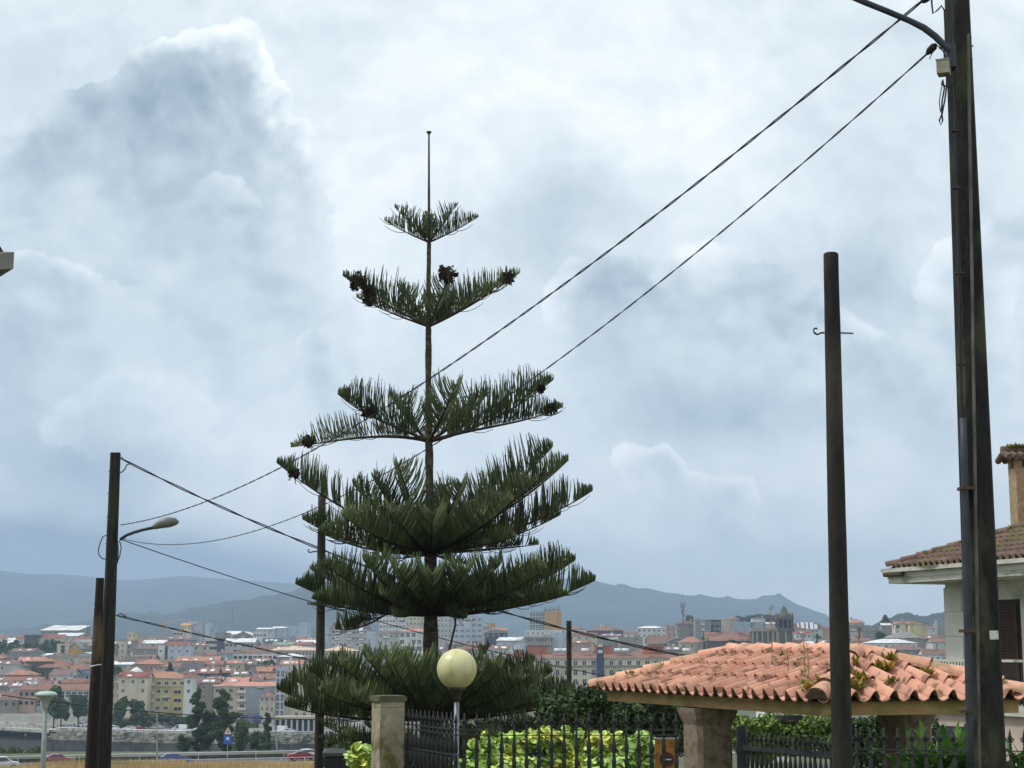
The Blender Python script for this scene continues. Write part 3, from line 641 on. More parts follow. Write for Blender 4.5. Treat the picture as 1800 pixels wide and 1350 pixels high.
# --- 360..560
H(362,381,1124,885,'white','flat','dark',1,rows=2,cols=4,st='stone',label='modern white block with dark square windows left of the plum panel',name='modern_block',ww=1.6,wh=1.6)
H(381,395,1124,878,'purple','flat','dark',1,rows=0,cols=0,label='plum coloured blank panel of the modern block',name='modern_block',chim=0)
H(395,447,1129,868,'pale','gable','whiter',7,d=14,rows=2,cols=7,st='stone',label='pale block with a white sheet roof right of the plum panel',name='modern_block',ww=1.6)
H(378,402,1114,990,'grey','flat','greyr',1,rows=1,cols=4,label='grey plant room below the thin skyline mast')
H(396,420,1115,1005,'white','gable','whiter',6,d=16,rows=0,cols=0,label='white ridged shed roof on the skyline',name='warehouse',cat='warehouse',chim=0)
H(408,446,1119,985,'stone','gablef','whiter',9,d=24,rows=0,cols=0,label='brown gabled warehouse on the skyline',name='warehouse',cat='warehouse',chim=0)
H(444,468,1112,955,'white','flat','dark',1,rows=1,cols=4,label='white cube house with four square windows',ww=1.5)
for i,(a,b,yt,YY) in enumerate([(450,480,1106,1160),(478,502,1104,1170),(500,530,1102,1175),(526,545,1096,1165),(543,575,1102,1180)]):
    H(a,b,yt,YY,'panel','flat' if i not in (0,1) else 'gable','whiter',3,d=18,rows=1,cols=0 if i else 3,name='white_block',cat='block',chim=1 if i==3 else 0,label=['first of the pale blue-white blocks on the skyline with a white hip','second pale blue-white skyline block','third pale skyline block, long and blank','tallest of the pale skyline blocks with a roof box','pale skyline block touching the far concrete pole'][i])
H(462,492,1128,905,'grey','gable','dark',6,rows=1,label='dark slate roof with three bright skylights',sky=3,chim=0)
H(494,516,1120,930,'blue','flat','whiter',1,rows=1,cols=1,label='light blue blank walled house')
H(480,518,1133,885,'pale','gable','green',4,rows=1,label='house with a pale green sheet roof')
H(505,535,1124,940,'beige','gable','terra',5,rows=1,label='terracotta roof just below the tallest skyline block')
H(527,562,1128,915,'beige','gable','terral',6,rows=1,label='orange roofed house touching the far concrete pole')
H(518,548,1133,870,'stone','gable','terra',5,rows=1,label='house with a dull red roof above the long peach roof')
H(466,560,1143,790,'beige','hip','peach',8,d=22,rows=2,cols=16,st='stone',ww=.7,wh=1.4,label='long institutional building under a wide peach-coloured roof',name='long_hall',cat='hall')
H(562,628,1144,792,'beige','hip','peach',8,d=16,rows=2,cols=8,label='peach roofed range right of the far concrete pole',name='long_hall',cat='hall')
H(381,410,1148,745,'blue','hip','brown',5,d=9,rows=1,cols=0,label='pale glazed end wing of the white galleried house')
H(410,488,1148,742,'white','hip','brown',8,d=11,rows=1,cols=9,st='stone',ww=1.7,wh=1.5,top=1.9,label='long white house with nine square windows and a brown roof',name='long_house')
H(494,532,1168,700,'white','gable','terral',8,rows=2,cols=4,label='white house with a slanting orange roof and three skylights',sky=3)
for i,(a,b,yt,YY,wc,rcol,rp_,rf) in enumerate([(362,392,1168,690,'stone','terra',7,'gable'),(388,428,1166,696,'beige','terral',6,'hip'),(426,450,1168,702,'stone','brown',7,'gable'),(446,474,1164,712,'grey','terra',8,'gable'),(360,382,1178,652,'stone','brown',7,'gable'),(380,412,1182,640,'dark','terra',9,'gable'),(408,436,1186,625,'cream','brown',7,'gable'),(430,452,1184,648,'pale','terra',10,'gablef'),(450,478,1180,655,'salmon','terral',8,'gable'),(364,392,1196,598,'grey','greyr',6,'gable'),(398,436,1199,580,'pink','coral',8,'gable'),(436,462,1196,592,'stone','mauve',7,'gable'),(460,488,1193,600,'white','terra',7,'gable'),(470,490,1176,665,'stone','redr',6,'gable')]):
    H(a,b,yt,YY,wc,rf,rcol,rp_,rows=2,name='old_house',sky=rt.choice([0,1,2]),label='%s house with a %s roof, %s'%({'stone':'stone','beige':'beige','grey':'grey','dark':'dark walled','cream':'cream','pale':'pale','salmon':'salmon','pink':'pink','white':'white'}[wc],{'terra':'terracotta','terral':'light orange','brown':'brown','greyr':'grey sheet','coral':'coral','mauve':'mauve','redr':'deep red'}[rcol],['left end of the row under the plum panel','second in the row below the white galleried house','third in the row below the white galleried house','right end of the row below the white galleried house','just uphill of the left poplar','in the middle of the old roofs','directly over the coral roofed block','gable end facing the viewer','beside the edge of the conifer','low down behind the poplars','touching the long coral roof','third from the conifer above the coral block','nearest the conifer above the coral block','half hidden by the conifer tip'][i]))
# --- behind the conifer
H(582,646,1106,830,'pale','mansard','mauve',14,d=16,rows=5,cols=9,label='large mansard block with white balcony bands seen under the conifer',name='apartment_block',ww=1.6,balcs=(1,4,7),sky=3)
H(643,664,1113,745,'panel','flat','redr',1,d=10,rows=0,cols=0,label='tall blank white gable seen under the conifer',name='apartment_block',chim=0)
H(664,702,1112,740,'pale','hip','mauve',4,d=10,rows=4,cols=4,label='pale block with projecting balconies under the conifer',name='apartment_block',balcs=(1,))
H(702,752,1110,735,'white','hip','coral',7,d=11,rows=4,cols=5,st='gallery',ww=1.8,wh=1.8,label='white galleried block with a coral roof left of the trunk',name='apartment_block')
H(666,712,1078,960,'white','flat','greyr',1,d=14,rows=5,cols=8,label='many-windowed white high-rise seen under the conifer, left one',name='tower_block',cat='tower block',ww=1.3)
H(712,752,1074,985,'cream','flat','greyr',1,d=14,rows=6,cols=6,label='cream high-rise seen just left of the trunk',name='tower_block',cat='tower block')
H(768,800,1086,975,'pale','flat','greyr',1,d=14,rows=5,cols=5,label='pale high-rise just right of the trunk',name='tower_block',cat='tower block')
H(797,848,1084,905,'panel','flat','greyr',1,d=14,rows=7,cols=5,st='gallery',ww=2.2,wh=1.3,label='hazy blue-white high-rise with long window bands right of the trunk',name='tower_block',cat='tower block')
H(846,860,1100,935,'cream','hip','greyr',3,rows=4,cols=3,label='narrow cream block on the right flank of the hazy high-rise',name='apartment_block')
H(856,870,1097,965,'ochre','flat','greyr',1,rows=3,cols=2,label='small tan tower house above the dark roof',name='apartment_block')
H(852,892,1112,890,'dark','hip','dark',6,rows=1,label='dark slate roof house above the globe lamp')
H(868,892,1108,930,'beige','gable','terral',4,rows=2,label='beige block with an orange roof line right of the tan tower',name='apartment_block')
H(872,914,1126,790,'panel','gable','whiter',6,d=12,rows=1,cols=0,label='big white gable house right of the globe lamp',yaw=-18)
H(790,870,1142,700,'pale','hip','terra',6,rows=3,cols=8,label='pale block behind the globe lamp',name='apartment_block')
H(865,895,1140,690,'white','gable','terra',6,rows=2,label='little white house among low roofs right of the globe lamp',sky=2)
H(868,892,1163,600,'white','gable','terral',8,rows=1,label='bright orange gable roof poking over the conifer bough')
# yellow tower
H(931,958,1076,1105,'blue','flat','dark',1,d=14,rows=7,cols=5,st='gallery',ww=1.8,wh=2.2,fl=2.6,label='blue-grey glazed half of the yellow tower',name='tower_block',cat='tower block',chim=0)
H(958,987,1076,1104,'ochre','flat','dark',1,d=12,rows=1,cols=0,label='yellow panelled half of the tall tower',name='tower_block',cat='tower block',chim=0)
H(956,984,1068,1112,'blue','flat','dark',1,d=8,rows=1,cols=4,st='gallery',ww=1.8,label='grey plant storey crowning the yellow tower',name='penthouse',cat='penthouse',chim=0)
H(924,984,1109,1000,'white','flat','green',1,d=10,rows=1,cols=7,label='white terrace block with rooftop plants under the yellow tower',name='apartment_block')
H(912,972,1120,852,'stone','mansard','greyr',5,d=11,rows=2,cols=12,st='stone',ww=.9,wh=1.5,label='ornate grey block with a pale mansard under the yellow tower',name='apartment_block')
H(972,999,1114,862,'panel','flat','whiter',1,rows=0,cols=0,label='blank blue-white wall left of the short concrete pole',name='apartment_block',chim=0)
H(999,1050,1116,870,'cream','gable','redr',4,rows=2,cols=4,label='cream and pink gabled block right of the short concrete pole',name='apartment_block')
H(985,1030,1106,960,'white','hip','terra',5,rows=1,label='orange hip roof just above the short concrete pole')
H(1034,1096,1108,1010,'purple','hip','terra',8,d=20,rows=1,cols=0,label='large hall with a stepped red roof on the skyline',name='hall',cat='hall',chim=3)
H(1050,1098,1118,900,'stone','hip','terra',5,rows=1,label='stone house under the stepped red roof',sky=3)
H(1060,1100,1124,860,'grey','hip','greyr',4,rows=2,label='grey flat-topped block behind the navy chimney tower')
H(1088,1130,1122,850,'stone','flat','greyr',1,rows=2,label='long grey stone block right of the navy chimney tower')
H(1000,1040,1130,800,'pink','gable','terra',5,rows=1,label='pinkish low house above the long beige terrace',sky=1)
# long beige terrace with its navy tower
lb=H(893,1240,1157,522,'cream','gable','terra',9,d=13,rows=4,cols=22,st='pane',ww=1.5,wh=2.0,fl=3.1,top=1.7,label='long beige residential block with a red roof and rooftop boxes behind the hedge',name='apartment_block',chim=4)
lbox(lb,897,1046,1169,1171,-.8,-.01,m_surr,'balcony_band'); lbox(lb,1064,1236,1169,1171,-.8,-.01,m_surr,'balcony_band')
tw=lbox(lb,1049,1060.5,1137,1215,-1.6,-.01,mat('navy_tiles',(44,56,88),(58,72,104),3,.35),'stair_tower')
x_,z_=lp(lb,1054.7,1137); mb=MB(); mb.frus((x_,-.8,z_),(x_,-.8,z_+1),2.1,1.5,.3,.3); mb.tube([(x_,-.8,z_+.9),(x_,-.8,z_+3.6)],.06,5); mb.build('spire',m_surr,tw)
lbox(lb,1050.5,1058.5,1142.5,1148,-1.66,-1.61,m_frame,'plaque').parent=tw
for a,b,z0,z1 in ((925,962,1137,1149),(1045,1049,1135,1150),(1060.5,1076,1136,1150),(1130,1166,1137,1149),(905,920,1143,1151)):
    xa,za=lp(lb,a,z1,6); xb,zb=lp(lb,b,z0,6); mb=MB(); mb.box((xa,5.2,za),(xb,8.6,zb)); mb.box((xa-.25,5.0,zb),(xb+.25,8.8,zb+.2),1); mb.build('roof_box',[wallm('orange'),roofm('redr')],lb)
for x in (974,988,1022,1080,1092,1200):
    x_,z_=lp(lb,x,1143,3); mb=MB(); mb.tube([(x_,3.2,z_),(x_+2.6,3.2,z_)],.66,10); mb.build('water_tank',mat('tank_paint',(226,230,230),(210,214,214),1,.4),lb,smooth=True)
# --- right part of the town
H(1120,1172,1104,1010,'white','hip','whiter',4,d=12,rows=2,cols=6,label='white apartment block with a white roof left of the antenna mast',name='apartment_block',ww=1.4)
H(1100,1122,1113,980,'white','gable','terra',4,rows=1,label='small white house left of the white roofed block')
H(1171,1190,1101,960,'pink','flat','dark',1,rows=2,cols=2,label='pinkish brown block with a slate top under the antenna mast',name='apartment_block')
H(1190,1222,1096,920,'stone','hip','brown',5,rows=4,cols=4,label='brown-roofed grey block at the foot of the antenna mast',name='apartment_block')
H(1222,1250,1091,905,'grey','flat','brown',1,rows=4,cols=5,label='grey apartment block with balconies right of the antenna mast',name='apartment_block',balcs=(2,))
H(1248,1268,1091,912,'dark','flat','dark',1,rows=4,cols=3,label='dark walled block before the beige blank wall',name='apartment_block',chim=0)  # dark plaster on all walls
H(1265,1289,1090,930,'beige','flat','greyr',1,rows=0,cols=0,label='blank beige wall left of the blue-grey range',name='apartment_block',chim=0)
H(1289,1346,1095,955,'blue','flat','whiter',1,d=10,rows=2,cols=5,label='blue-grey range with a thin white roof left of the church',name='apartment_block')
H(1324,1346,1087,1010,'white','hip','brown',3,rows=0,cols=0,label='small white box house behind the church')
H(1280,1300,1087,1090,'pink','hip','coral',3,rows=1,cols=3,label='pink house on the skyline left of the white box')
H(1342,1372,1096,980,'pale','gable','whiter',2,rows=0,label='pale low block touching the church tower')
bn_=H(1140,1178,1131,730,'stone','gable','brown',13,d=13,rows=0,cols=0,sky=0,label='barn-like stone house with two long bright skylights',name='old_hall',cat='hall')
for cx in (-2.6,1.8):
    mb=MB(); mb.raw([(cx-1.6,1.0,12.35),(cx+1.2,1.0,12.35),(cx+2.6,4.9,14.45),(cx-.2,4.9,14.45)],[(0,1,2,3)]); 
    mb.build('roof_light',m_frame,bn_,loc=(0,0,.0))
H(1176,1202,1127,722,'grey','gablef','greyr',6,rows=0,cols=0,label='grey arched gable right of the barn-like house')
H(1196,1236,1129,712,'beige','hip','terral',10,rows=1,cols=3,label='beige house with an orange hipped roof before the church nave')
H(1150,1200,1142,640,'stone','gable','mauve',6,rows=1,label='mauve roofed house just above the pavilion roof',sky=3)
nv=H(1243,1324,1126,705,'darkstone','gable','terra',15,d=16,rows=0,cols=0,label='nave of the old church with a red tiled roof and stone pinnacles',name='church_nave',cat='church',chim=0)
pm=MB(); pm.frus((0,0,0),(0,0,2.2),.7,.7,.5,.5); pm.frus((0,0,2.2),(0,0,4.6),.9,.9,.08,.08); pp=pm.mesh('pinnacle',wallm('darkstone'))
for i in range(4): put('pinnacle',pp,nv,(-9.4+i*5.6,-.3,nv.children[0].data.vertices[4].co.z-2.5))
# the domed tower
dt=empty('church_tower',(XatP(1382,700),700,tz(700)),label='grey granite bell tower with a domed pinnacled top',cat='bell tower'); ms=wallm('darkstone')
z_=lambda y: P(1382,y,700).z-tz(700)
mb=MB(); mb.box((-3.4,0,0),(3.4,6.4,z_(1110))); mb.box((-3.9,-.5,z_(1110)),(3.9,6.9,z_(1107))); mb.build('shaft',ms,dt)
mb=MB(); W_=2.9
for x in (-1,1):
    for y in (.3,5.9): mb.box((x*W_-.45,y-.25,z_(1107)),(x*W_+.45,y+.5,z_(1088)))
mb.box((-1.35,.3,z_(1107)),(-.75,.8,z_(1088))); mb.box((.75,.3,z_(1107)),(1.35,.8,z_(1088)))
mb.box((-3.3,.1,z_(1107)),(3.3,6.3,z_(1104.5))); mb.box((-3.5,-.1,z_(1089)),(3.5,6.5,z_(1085))); mb.box((-2.3,1.2,z_(1104)),(2.3,5.6,z_(1089)),1); mb.build('belfry',[ms,mat('belfry_dark',(30,30,32),(40,40,40),1,.9)],dt)
mb=MB(); mb.lathe([(2.5,0),(2.45,.6),(2.2,1.3),(1.75,2.0),(1.35,2.7),(1.2,2.9),(1.15,3.5),(.9,4.0),(.5,4.5),(.15,4.9),(.06,5.2),(.05,6.4)],12,(0,3.2,z_(1085))); mb.build('dome',ms,dt,smooth=False)
for x,y in ((-3,.3),(3,.3),(-3,6.1),(3,6.1)):
    mb=MB(); mb.frus((x,y,z_(1085)),(x,y,z_(1082)),.8,.8,.7,.7); mb.frus((x,y,z_(1082)),(x,y,z_(1076)),.9,.9,.05,.05); mb.build('pinnacle',ms,dt)
fa=empty('granite_church',(XatP(1346,698),698,tz(698)),label='broad granite church front with a heavy cornice beside the domed tower',cat='church front'); zz=lambda y:P(1346,y,698).z-tz(698)
mb=MB(); mb.box((-5.6,.8,0),(5.3,8,zz(1110))); mb.build('wall',ms,fa)
mb=MB(); mb.box((-6,.2,zz(1110)),(5.35,8.2,zz(1107))); mb.box((-5.6,.8,zz(1107)),(5.2,7,zz(1104))); mb.build('cornice',wallm('stone'),fa)
pm=MB(); pm.box((-.35,.35,0),(.35,.85,zz(1110)-.03)); pl=pm.mesh('pilaster',wallm('stone'))
for x in (-5.1,-3.4,-1.2,1.2,3.4,4.9): put('pilaster',pl,fa,(x,0,0))
for x in (-5.4,-.2):
    mb=MB(); mb.lathe([(.35,0),(.5,.6),(.22,1.1),(.42,1.6),(.05,2.6)],8,(x,1.5,zz(1104))); mb.build('finial',ms,fa)
put('pilaster',pl,dt,(-3,-.5,0)); put('pilaster',pl,dt,(3,-.5,0)); put('pilaster',pl,dt,(0,-.5,0))
H(1394,1446,1105,905,'pale','mansard','brown',11,d=12,rows=2,cols=8,label='pale block with a long dark mansard right of the domed tower',name='apartment_block',chim=0,sky=5)
H(1399,1426,1113,800,'white','gable','redr',4,rows=1,cols=4,label='deep red roofed house below the dark mansard',sky=1)
H(1446,1465,1106,930,'pink','hip','redr',4,rows=1,label='pink house touching the tall round concrete pole')
H(1395,1440,1123,740,'white','flat','whiter',1,rows=1,cols=4,label='low white wall below the deep red roof')
H(1396,1420,1130,700,'pink','gable','terra',5,rows=1,label='orange roof at the foot of the domed tower')
H(1418,1432,1131,690,'white','shed','whiter',4,rows=0,cols=0,label='small tilted white roof before the palm',chim=0)
H(1443,1462,1133,680,'white','gablef','whiter',7,rows=0,cols=0,label='white tent-like gable right of the palm',chim=0)
H(1493,1521,1094,930,'pale','hip','coral',6,rows=3,cols=4,label='pale block with a coral roof right of the tall round pole',name='apartment_block')
H(1515,1553,1108,800,'grey','shed','dark',10,d=14,rows=2,cols=4,label='grey-green shed-roofed house left of the cream houses',yaw=14)
H(1552,1574,1099,830,'stone','gable','whiter',4,rows=2,cols=2,label='stone house with a white roof edge under the layered fir')
H(1575,1602,1096,790,'cream','gable','terral',4,rows=2,cols=3,st='stone',label='cream house with dark balconies right of the layered fir',ww=1.8,wh=1.6)
H(1600,1632,1097,786,'yellow','gablef','terral',5,d=12,rows=0,cols=0,label='pale yellow blank gable on the right skyline')
H(1565,1620,1121,720,'stone','hip','greyr',11,rows=1,cols=3,label='grey hipped roof below the yellow gable')
H(1528,1612,1130,660,'white','hip','whiter',7,d=12,rows=1,cols=7,label='long low house with a white roof right of the tall round pole')
H(1612,1662,1123,740,'stone','gable','brown',7,rows=1,label='brown roof running up to the white villa',sky=1)
H(1560,1630,1142,600,'stone','hip','mauve',9,rows=1,label='wide mauve roof just over the pavilion hip')
H(1622,1664,1150,560,'white','gable','brown',9,rows=1,cols=4,label='white house with a brown roof beside the villa corner')
H(1650,1668,1091,860,'grey','flat','whiter',1,rows=1,cols=1,label='tall narrow grey house touching the villa corner')
H(1632,1652,1104,880,'white','hip','terra',4,rows=1,label='small pink-roofed house between yellow gable and grey house')
H(1500,1530,1126,700,'pink','gable','terra',4,rows=1,label='low pink house behind the pavilion finial')
H(1640,1700,1128,690,'pale','gable','terra',5,rows=1,label='orange roof disappearing behind the villa')
H(1355,1384,1247,120,'white','flat','whiter',1,d=8,rows=1,cols=2,label='small white house glimpsed under the pavilion beam',base=1340,chim=0,foot=False)
# --- infill streets
LMK=[(20,1163,'the stone convent'),(95,1165,'the old stone church'),(287,1200,'the yellow apartment block'),(330,1100,'the stepped tower block'),(430,1205,'the coral roofed block'),(449,1150,'the long white nine-window house'),(515,1140,'the long peach roof'),(130,1138,'the yellow gabled hall'),(100,1103,'the big white tilted roof'),
     (565,1120,'the far concrete pole'),(757,1120,'the conifer trunk'),(822,1110,'the hazy high-rise'),(960,1085,'the yellow tower'),(1000,1110,'the short concrete pole'),(1055,1150,'the navy tiled tower'),(1202,1080,'the antenna mast'),(1285,1115,'the church nave'),(1382,1080,'the domed tower'),(1437,1118,'the palm'),(1558,1088,'the layered fir'),(1615,1105,'the pale yellow gable'),(1470,1100,'the tall round pole')]
CN={'white':'white','cream':'cream','beige':'beige','stone':'stone','grey':'grey','pale':'pale','pink':'pink','blue':'bluish','salmon':'salmon'}
RN={'terra':'terracotta','terral':'light orange','brown':'brown','dark':'slate','whiter':'white','greyr':'grey','redr':'deep red','coral':'coral','mauve':'mauve'}
RK={'hip':'hipped','gable':'pitched','gablef':'gable-fronted','flat':'flat','shed':'lean-to'}
USED={}
def place_words(px,py):
    lx,ly,nm=min(LMK,key=lambda q:((q[0]-px)**2+(2.2*(q[1]-py))**2)); dxp,dyp=px-lx,py-ly
    q='' if abs(dxp)+abs(dyp)<22 else ('' if abs(dxp)+abs(dyp)<45 else 'well ')
    v='uphill of' if dyp<-5 else ('below' if dyp>5 else None); h_='left' if dxp<-6 else ('right' if dxp>6 else None)
    if h_ and v: return '%s%s and %s of %s'%(q,('above' if dyp<0 else 'below'),h_,nm)
    if h_: return '%s%s of %s'%(q,h_,nm)
    return '%s%s %s'%(q,'above' if (dyp<0) else 'below',nm)
TRH=[]
rows_=[(590,(-20,160),(290,500)),(612,(-20,240),(320,520)),(640,(-20,240),(320,520)),(665,(-20,300),(300,560)),(690,(-20,300),(300,560)),(715,(-20,560),(1100,1180)),(742,(-20,560),(1080,1340),(1400,1680)),(775,(-20,560),(780,900),(1080,1340),(1400,1680)),(802,(-20,560),(780,900)),(835,(-20,700),(780,920),(1050,1680)),(868,(-20,560),(780,920)),(905,(-20,760),(770,1160),(1280,1690)),(990,(-20,560),(840,1130),(1250,1690)),(1080,(-20,460),(830,1130),(1340,1690)),(1180,(-20,330),(850,1120),(1400,1560))]
for row in rows_:
    Yr=row[0]
    for a,b in row[1:]:
        px=a+rt.uniform(-5,5)
        while px<b:
            wpx=rt.uniform(8,14)*2937/Yr; Y=Yr+rt.uniform(-16,16)
            X0,X1=XatP(px,Y),XatP(px+wpx,Y); dd=rt.uniform(8,12)
            bad=any(X0<f[1] and X1>f[0] and Y<f[3] and Y+dd>f[2] for f in FOOT)
            park=(px<112 and 800<Y<935)
            if not bad and not park and rt.random()<.93:
                hh=rt.choice([5.5,6.5,7.5,8.5,9.5,11]) if Yr<1000 else rt.choice([5,6,8]); zt=tz(Y)+hh
                yt=pix(Vector((X0,Y,zt)))[1]
                wc=rt.choice(['white','white','cream','beige','stone','stone','grey','pale','pink','salmon','blue','pale']); rcol=rt.choice(['terra','terra','terra','terral','brown','brown','brown','mauve','redr','greyr','whiter','dark','mauve','coral'])
                rf=rt.choice(['hip','gable','gable','gable','gablef','hip','flat' if rcol in('greyr','whiter','dark') else 'gable'])
                lb_='%s house with a %s %s roof, %s'%(CN[wc],RN[rcol],RK[rf],place_words(px+wpx/2,yt))
                if lb_ in USED:
                    USED[lb_]+=1; lb_=lb_.replace('house','%s-storey house'%({5:'one',5.5:'one',6:'two',6.5:'two',7.5:'two',8:'three',8.5:'three',9.5:'three',11:'four'}[hh]),1)
                    if lb_ in USED: lb_=None
                if lb_ and (len(lb_.split())>16 or NH>=372): lb_=None
                if lb_:
                    USED[lb_]=1
                    H(px,px+wpx,yt,Y,wc,rf,rcol,rt.uniform(1.3,2.4)*2937/Y,d=dd,rows=2,cols=max(2,int((X1-X0)/3.2)),st=rt.choice(['pane','pane','stone','shutter']),label=lb_,yaw=rt.uniform(-12,12),sky=rt.choice([0,0,0,0,1,2]) if rcol not in('whiter',) else 0,chim=rt.choice([0,1,1,2]),side=False,foot=False)
                else: TRH.append((px,Y))
            px+=wpx*rt.uniform(.98,1.2)
print('houses',NH)
# ================================================================ town trees, cars, lamps, masts
m_leafd = mat('dark_foliage', (40, 60, 34), (74, 96, 54), .35, .85, rnd=.35)
m_leafm = mat('mid_foliage', (52, 74, 40), (84, 104, 58), .35, .85, rnd=.35)
m_bark = mat('bark', (70, 62, 52), (92, 82, 70), 3, .95, bump=.5)
def far_tree(name, px, py_top, py_bot, wpx, Y, label, m_=None, n=1500, kind='round', seed=0, group='trees in and below the town', leaf=None):
    z0 = tz(Y)-.6; rg = random.Random(seed+int(px)); c0 = P(px, 1140, Y)
    zt, zb = P(px, py_top, Y).z, P(px, py_bot, Y).z; w_ = wpx*Y/2937; h = zt-zb
    o = empty(name, (c0.x, Y, z0), label=label, cat='tree' if 'bush' not in name else 'bush', group=group)
    mb = MB(); th = max(.5, zb+h*.55-z0)
    mb.tube([(0,0,-.5),(rg.uniform(-.2,.2),0,th*.5),(0,0,th)],[w_*.035+.06,w_*.03+.05,w_*.012+.02],6); mb.build('trunk', m_bark, o)
    cl = []
    if kind == 'round':
        for i in range(11):
            a, k = rg.uniform(0, 6.28), rg.uniform(.2, .95)
            cl.append(((math.cos(a)*w_*.42*k, math.sin(a)*w_*.3*k, zb-z0+h*rg.uniform(.12, .86)), (w_*rg.uniform(.12,.26), w_*rg.uniform(.12,.24), h*rg.uniform(.10,.22))))
        cl.append(((0, 0, zb-z0+h*.5), (w_*.33, w_*.3, h*.38)))
    elif kind == 'poplar':
        for i in range(13):
            t = (i+.5)/13; ww = w_*.5*math.sin(math.pi*min(.97, t*.8+.14))**.7
            cl.append(((rg.uniform(-.6,.6)*ww, rg.uniform(-.5,.5)*ww, zb-z0+h*t), (ww*rg.uniform(.4,.95), ww*rg.uniform(.5,.9), h*rg.uniform(.05,.09))))
    elif kind == 'cone':
        for i in range(9):
            t = (i+.5)/9; ww = w_*.5*(1-t*.85)
            cl.append(((0, 0, zb-z0+h*t), (ww, ww, h*.07)))
    elif kind == 'hedge':
        for i in range(10):
            cl.append(((w_*(-.45+.1*i), rg.uniform(-1,1), zb-z0+h*rg.uniform(.3,.55)), (w_*.09, 1.6, h*rg.uniform(.3,.45))))
    cm = MB(); leaf_cloud(cm, cl, n, leaf or max(.22, Y*.0011), rg, shape='leaf')
    cm.build('crown', m_ or m_leafd, o, rnd=True); return o
FT = far_tree
for i, (px, yt, yb_, wd) in enumerate([(2,1127,1158,26),(20,1126,1156,26),(38,1129,1158,28),(56,1128,1158,26),(74,1126,1160,26),(90,1124,1162,26),(103,1121,1164,22),(48,1134,1160,30),(84,1136,1164,24)]):
    FT('broadleaf_tree', px, yt, yb_, wd, 860-6*(i%3), ['park tree at the very left edge','second park tree from the left edge','third tree of the park, above the convent','park tree under the slate-clad block','park tree under the low red roof','park tree just left of the tall end one','tallest park tree, at the right end of the park','front park tree low in the middle of the row','front park tree low at the right of the row'][i], m_leafm, 1300, seed=i)
for i, (px, yt, yb_, wd, Y, lb_) in enumerate([(100,1200,1262,36,534,'big dark quay tree behind the mushroom lamp head'),(112,1222,1266,30,532,'lower quay tree right of the mushroom lamp'),(143,1218,1264,32,533,'quay tree just left of the leaning rusty pole'),(214,1226,1274,30,535,'quay tree in front of the beige stone block'),(245,1228,1272,26,536,'quay tree at the left edge of the yellow block'),(258,1246,1278,24,534,'small quay tree under the yellow block balconies'),(205,1172,1184,24,640,'low green tree beside the leaning pole in the old town'),(474,1162,1178,22,690,'dark tree between roofs above the coral block'),(452,1160,1172,26,720,'green tree behind the nine-window house'),(1290,1126,1140,20,640,'tree at the foot of the church nave'),(1548,1112,1124,16,700,'small tree under the shed-roofed house')]):
    FT('broadleaf_tree', px, yt, yb_, wd, Y, lb_, m_leafd if i < 3 else m_leafm, 1500, seed=i+30)
for i, (px, yt, yb_, wd, Y, k, lb_) in enumerate([(352,1212,1318,34,292,'poplar','left one of the two tall riverside poplars'),(398,1212,1320,46,288,'poplar','right and broader of the two tall riverside poplars, behind the blue sign'),(372,1240,1320,36,296,'round','rounded tree filling the gap between the two poplars'),(474,1254,1318,18,290,'poplar','slim green cypress-like tree beside the bent lamp column'),(428,1262,1320,40,284,'round','leafy shrub tree right of the poplars'),(455,1280,1320,40,286,'round','low light green bush under the slim tree'),(330,1292,1322,34,290,'round','low bush at the foot of the left poplar')]):
    FT('poplar_tree' if k == 'poplar' else 'broadleaf_tree', px, yt, yb_, wd, Y, lb_, m_leafm if i in (4,5,6) else m_leafd, 5200 if i < 3 else 2600, k, seed=i+60, group='trees on the near river bank', leaf=.26)
FT('bush', 45, 1310, 1340, 62, 268, 'green bush behind the pale railing at the left edge', m_leafm, 2600, 'hedge', 3, leaf=.25)
FT('bush', 12, 1316, 1340, 30, 270, 'smaller bush at the left frame edge by the river', m_leafm, 1200, 'round', 4, leaf=.25)
for i, (px, wd, yt) in enumerate([(290,50,1254),(325,44,1258),(232,30,1262),(440,30,1266)]):
    FT('bush', px, yt, yt+16, wd, 540, ['bushes on the terrace wall under the yellow block','bushes right of the yellow block terrace','shrubs in the garden below the beige stone block','shrubs by the blue doored shed'][i], m_leafm, 1200, 'hedge', 80+i)
FT('fir_tree', 300, 1166, 1184, 13, 615, 'little dark conical fir among the roofs above the yellow block', m_leafd, 900, 'cone', 5)
for i, (px, yt, wd) in enumerate([(1212,1082,10),(1300,1082,18),(1318,1081,18),(1336,1080,18),(1352,1081,16),(1366,1082,16)]):
    FT('skyline_tree', px, yt, yt+14, wd+6, 1300+i*5, ['lone hazy tree on the skyline by the antenna mast','first of the hazy trees behind the blue-grey range','second of the hazy trees behind the blue-grey range','third hazy tree, above the white box house','fourth hazy tree, right of the white box house','last hazy tree, touching the dome'][i], m_leafd, 700, seed=i+90, leaf=1.2)
ridge('hill', [(1500,1120),(1540,1102),(1575,1084),(1590,1079),(1605,1082),(1625,1086),(1640,1080),(1665,1075),(1720,1070),(1800,1068),(1900,1064)], 1700, 500, .08, 'dark wooded hill behind the cream houses', m_forest2, 4, 9, treetop=5)
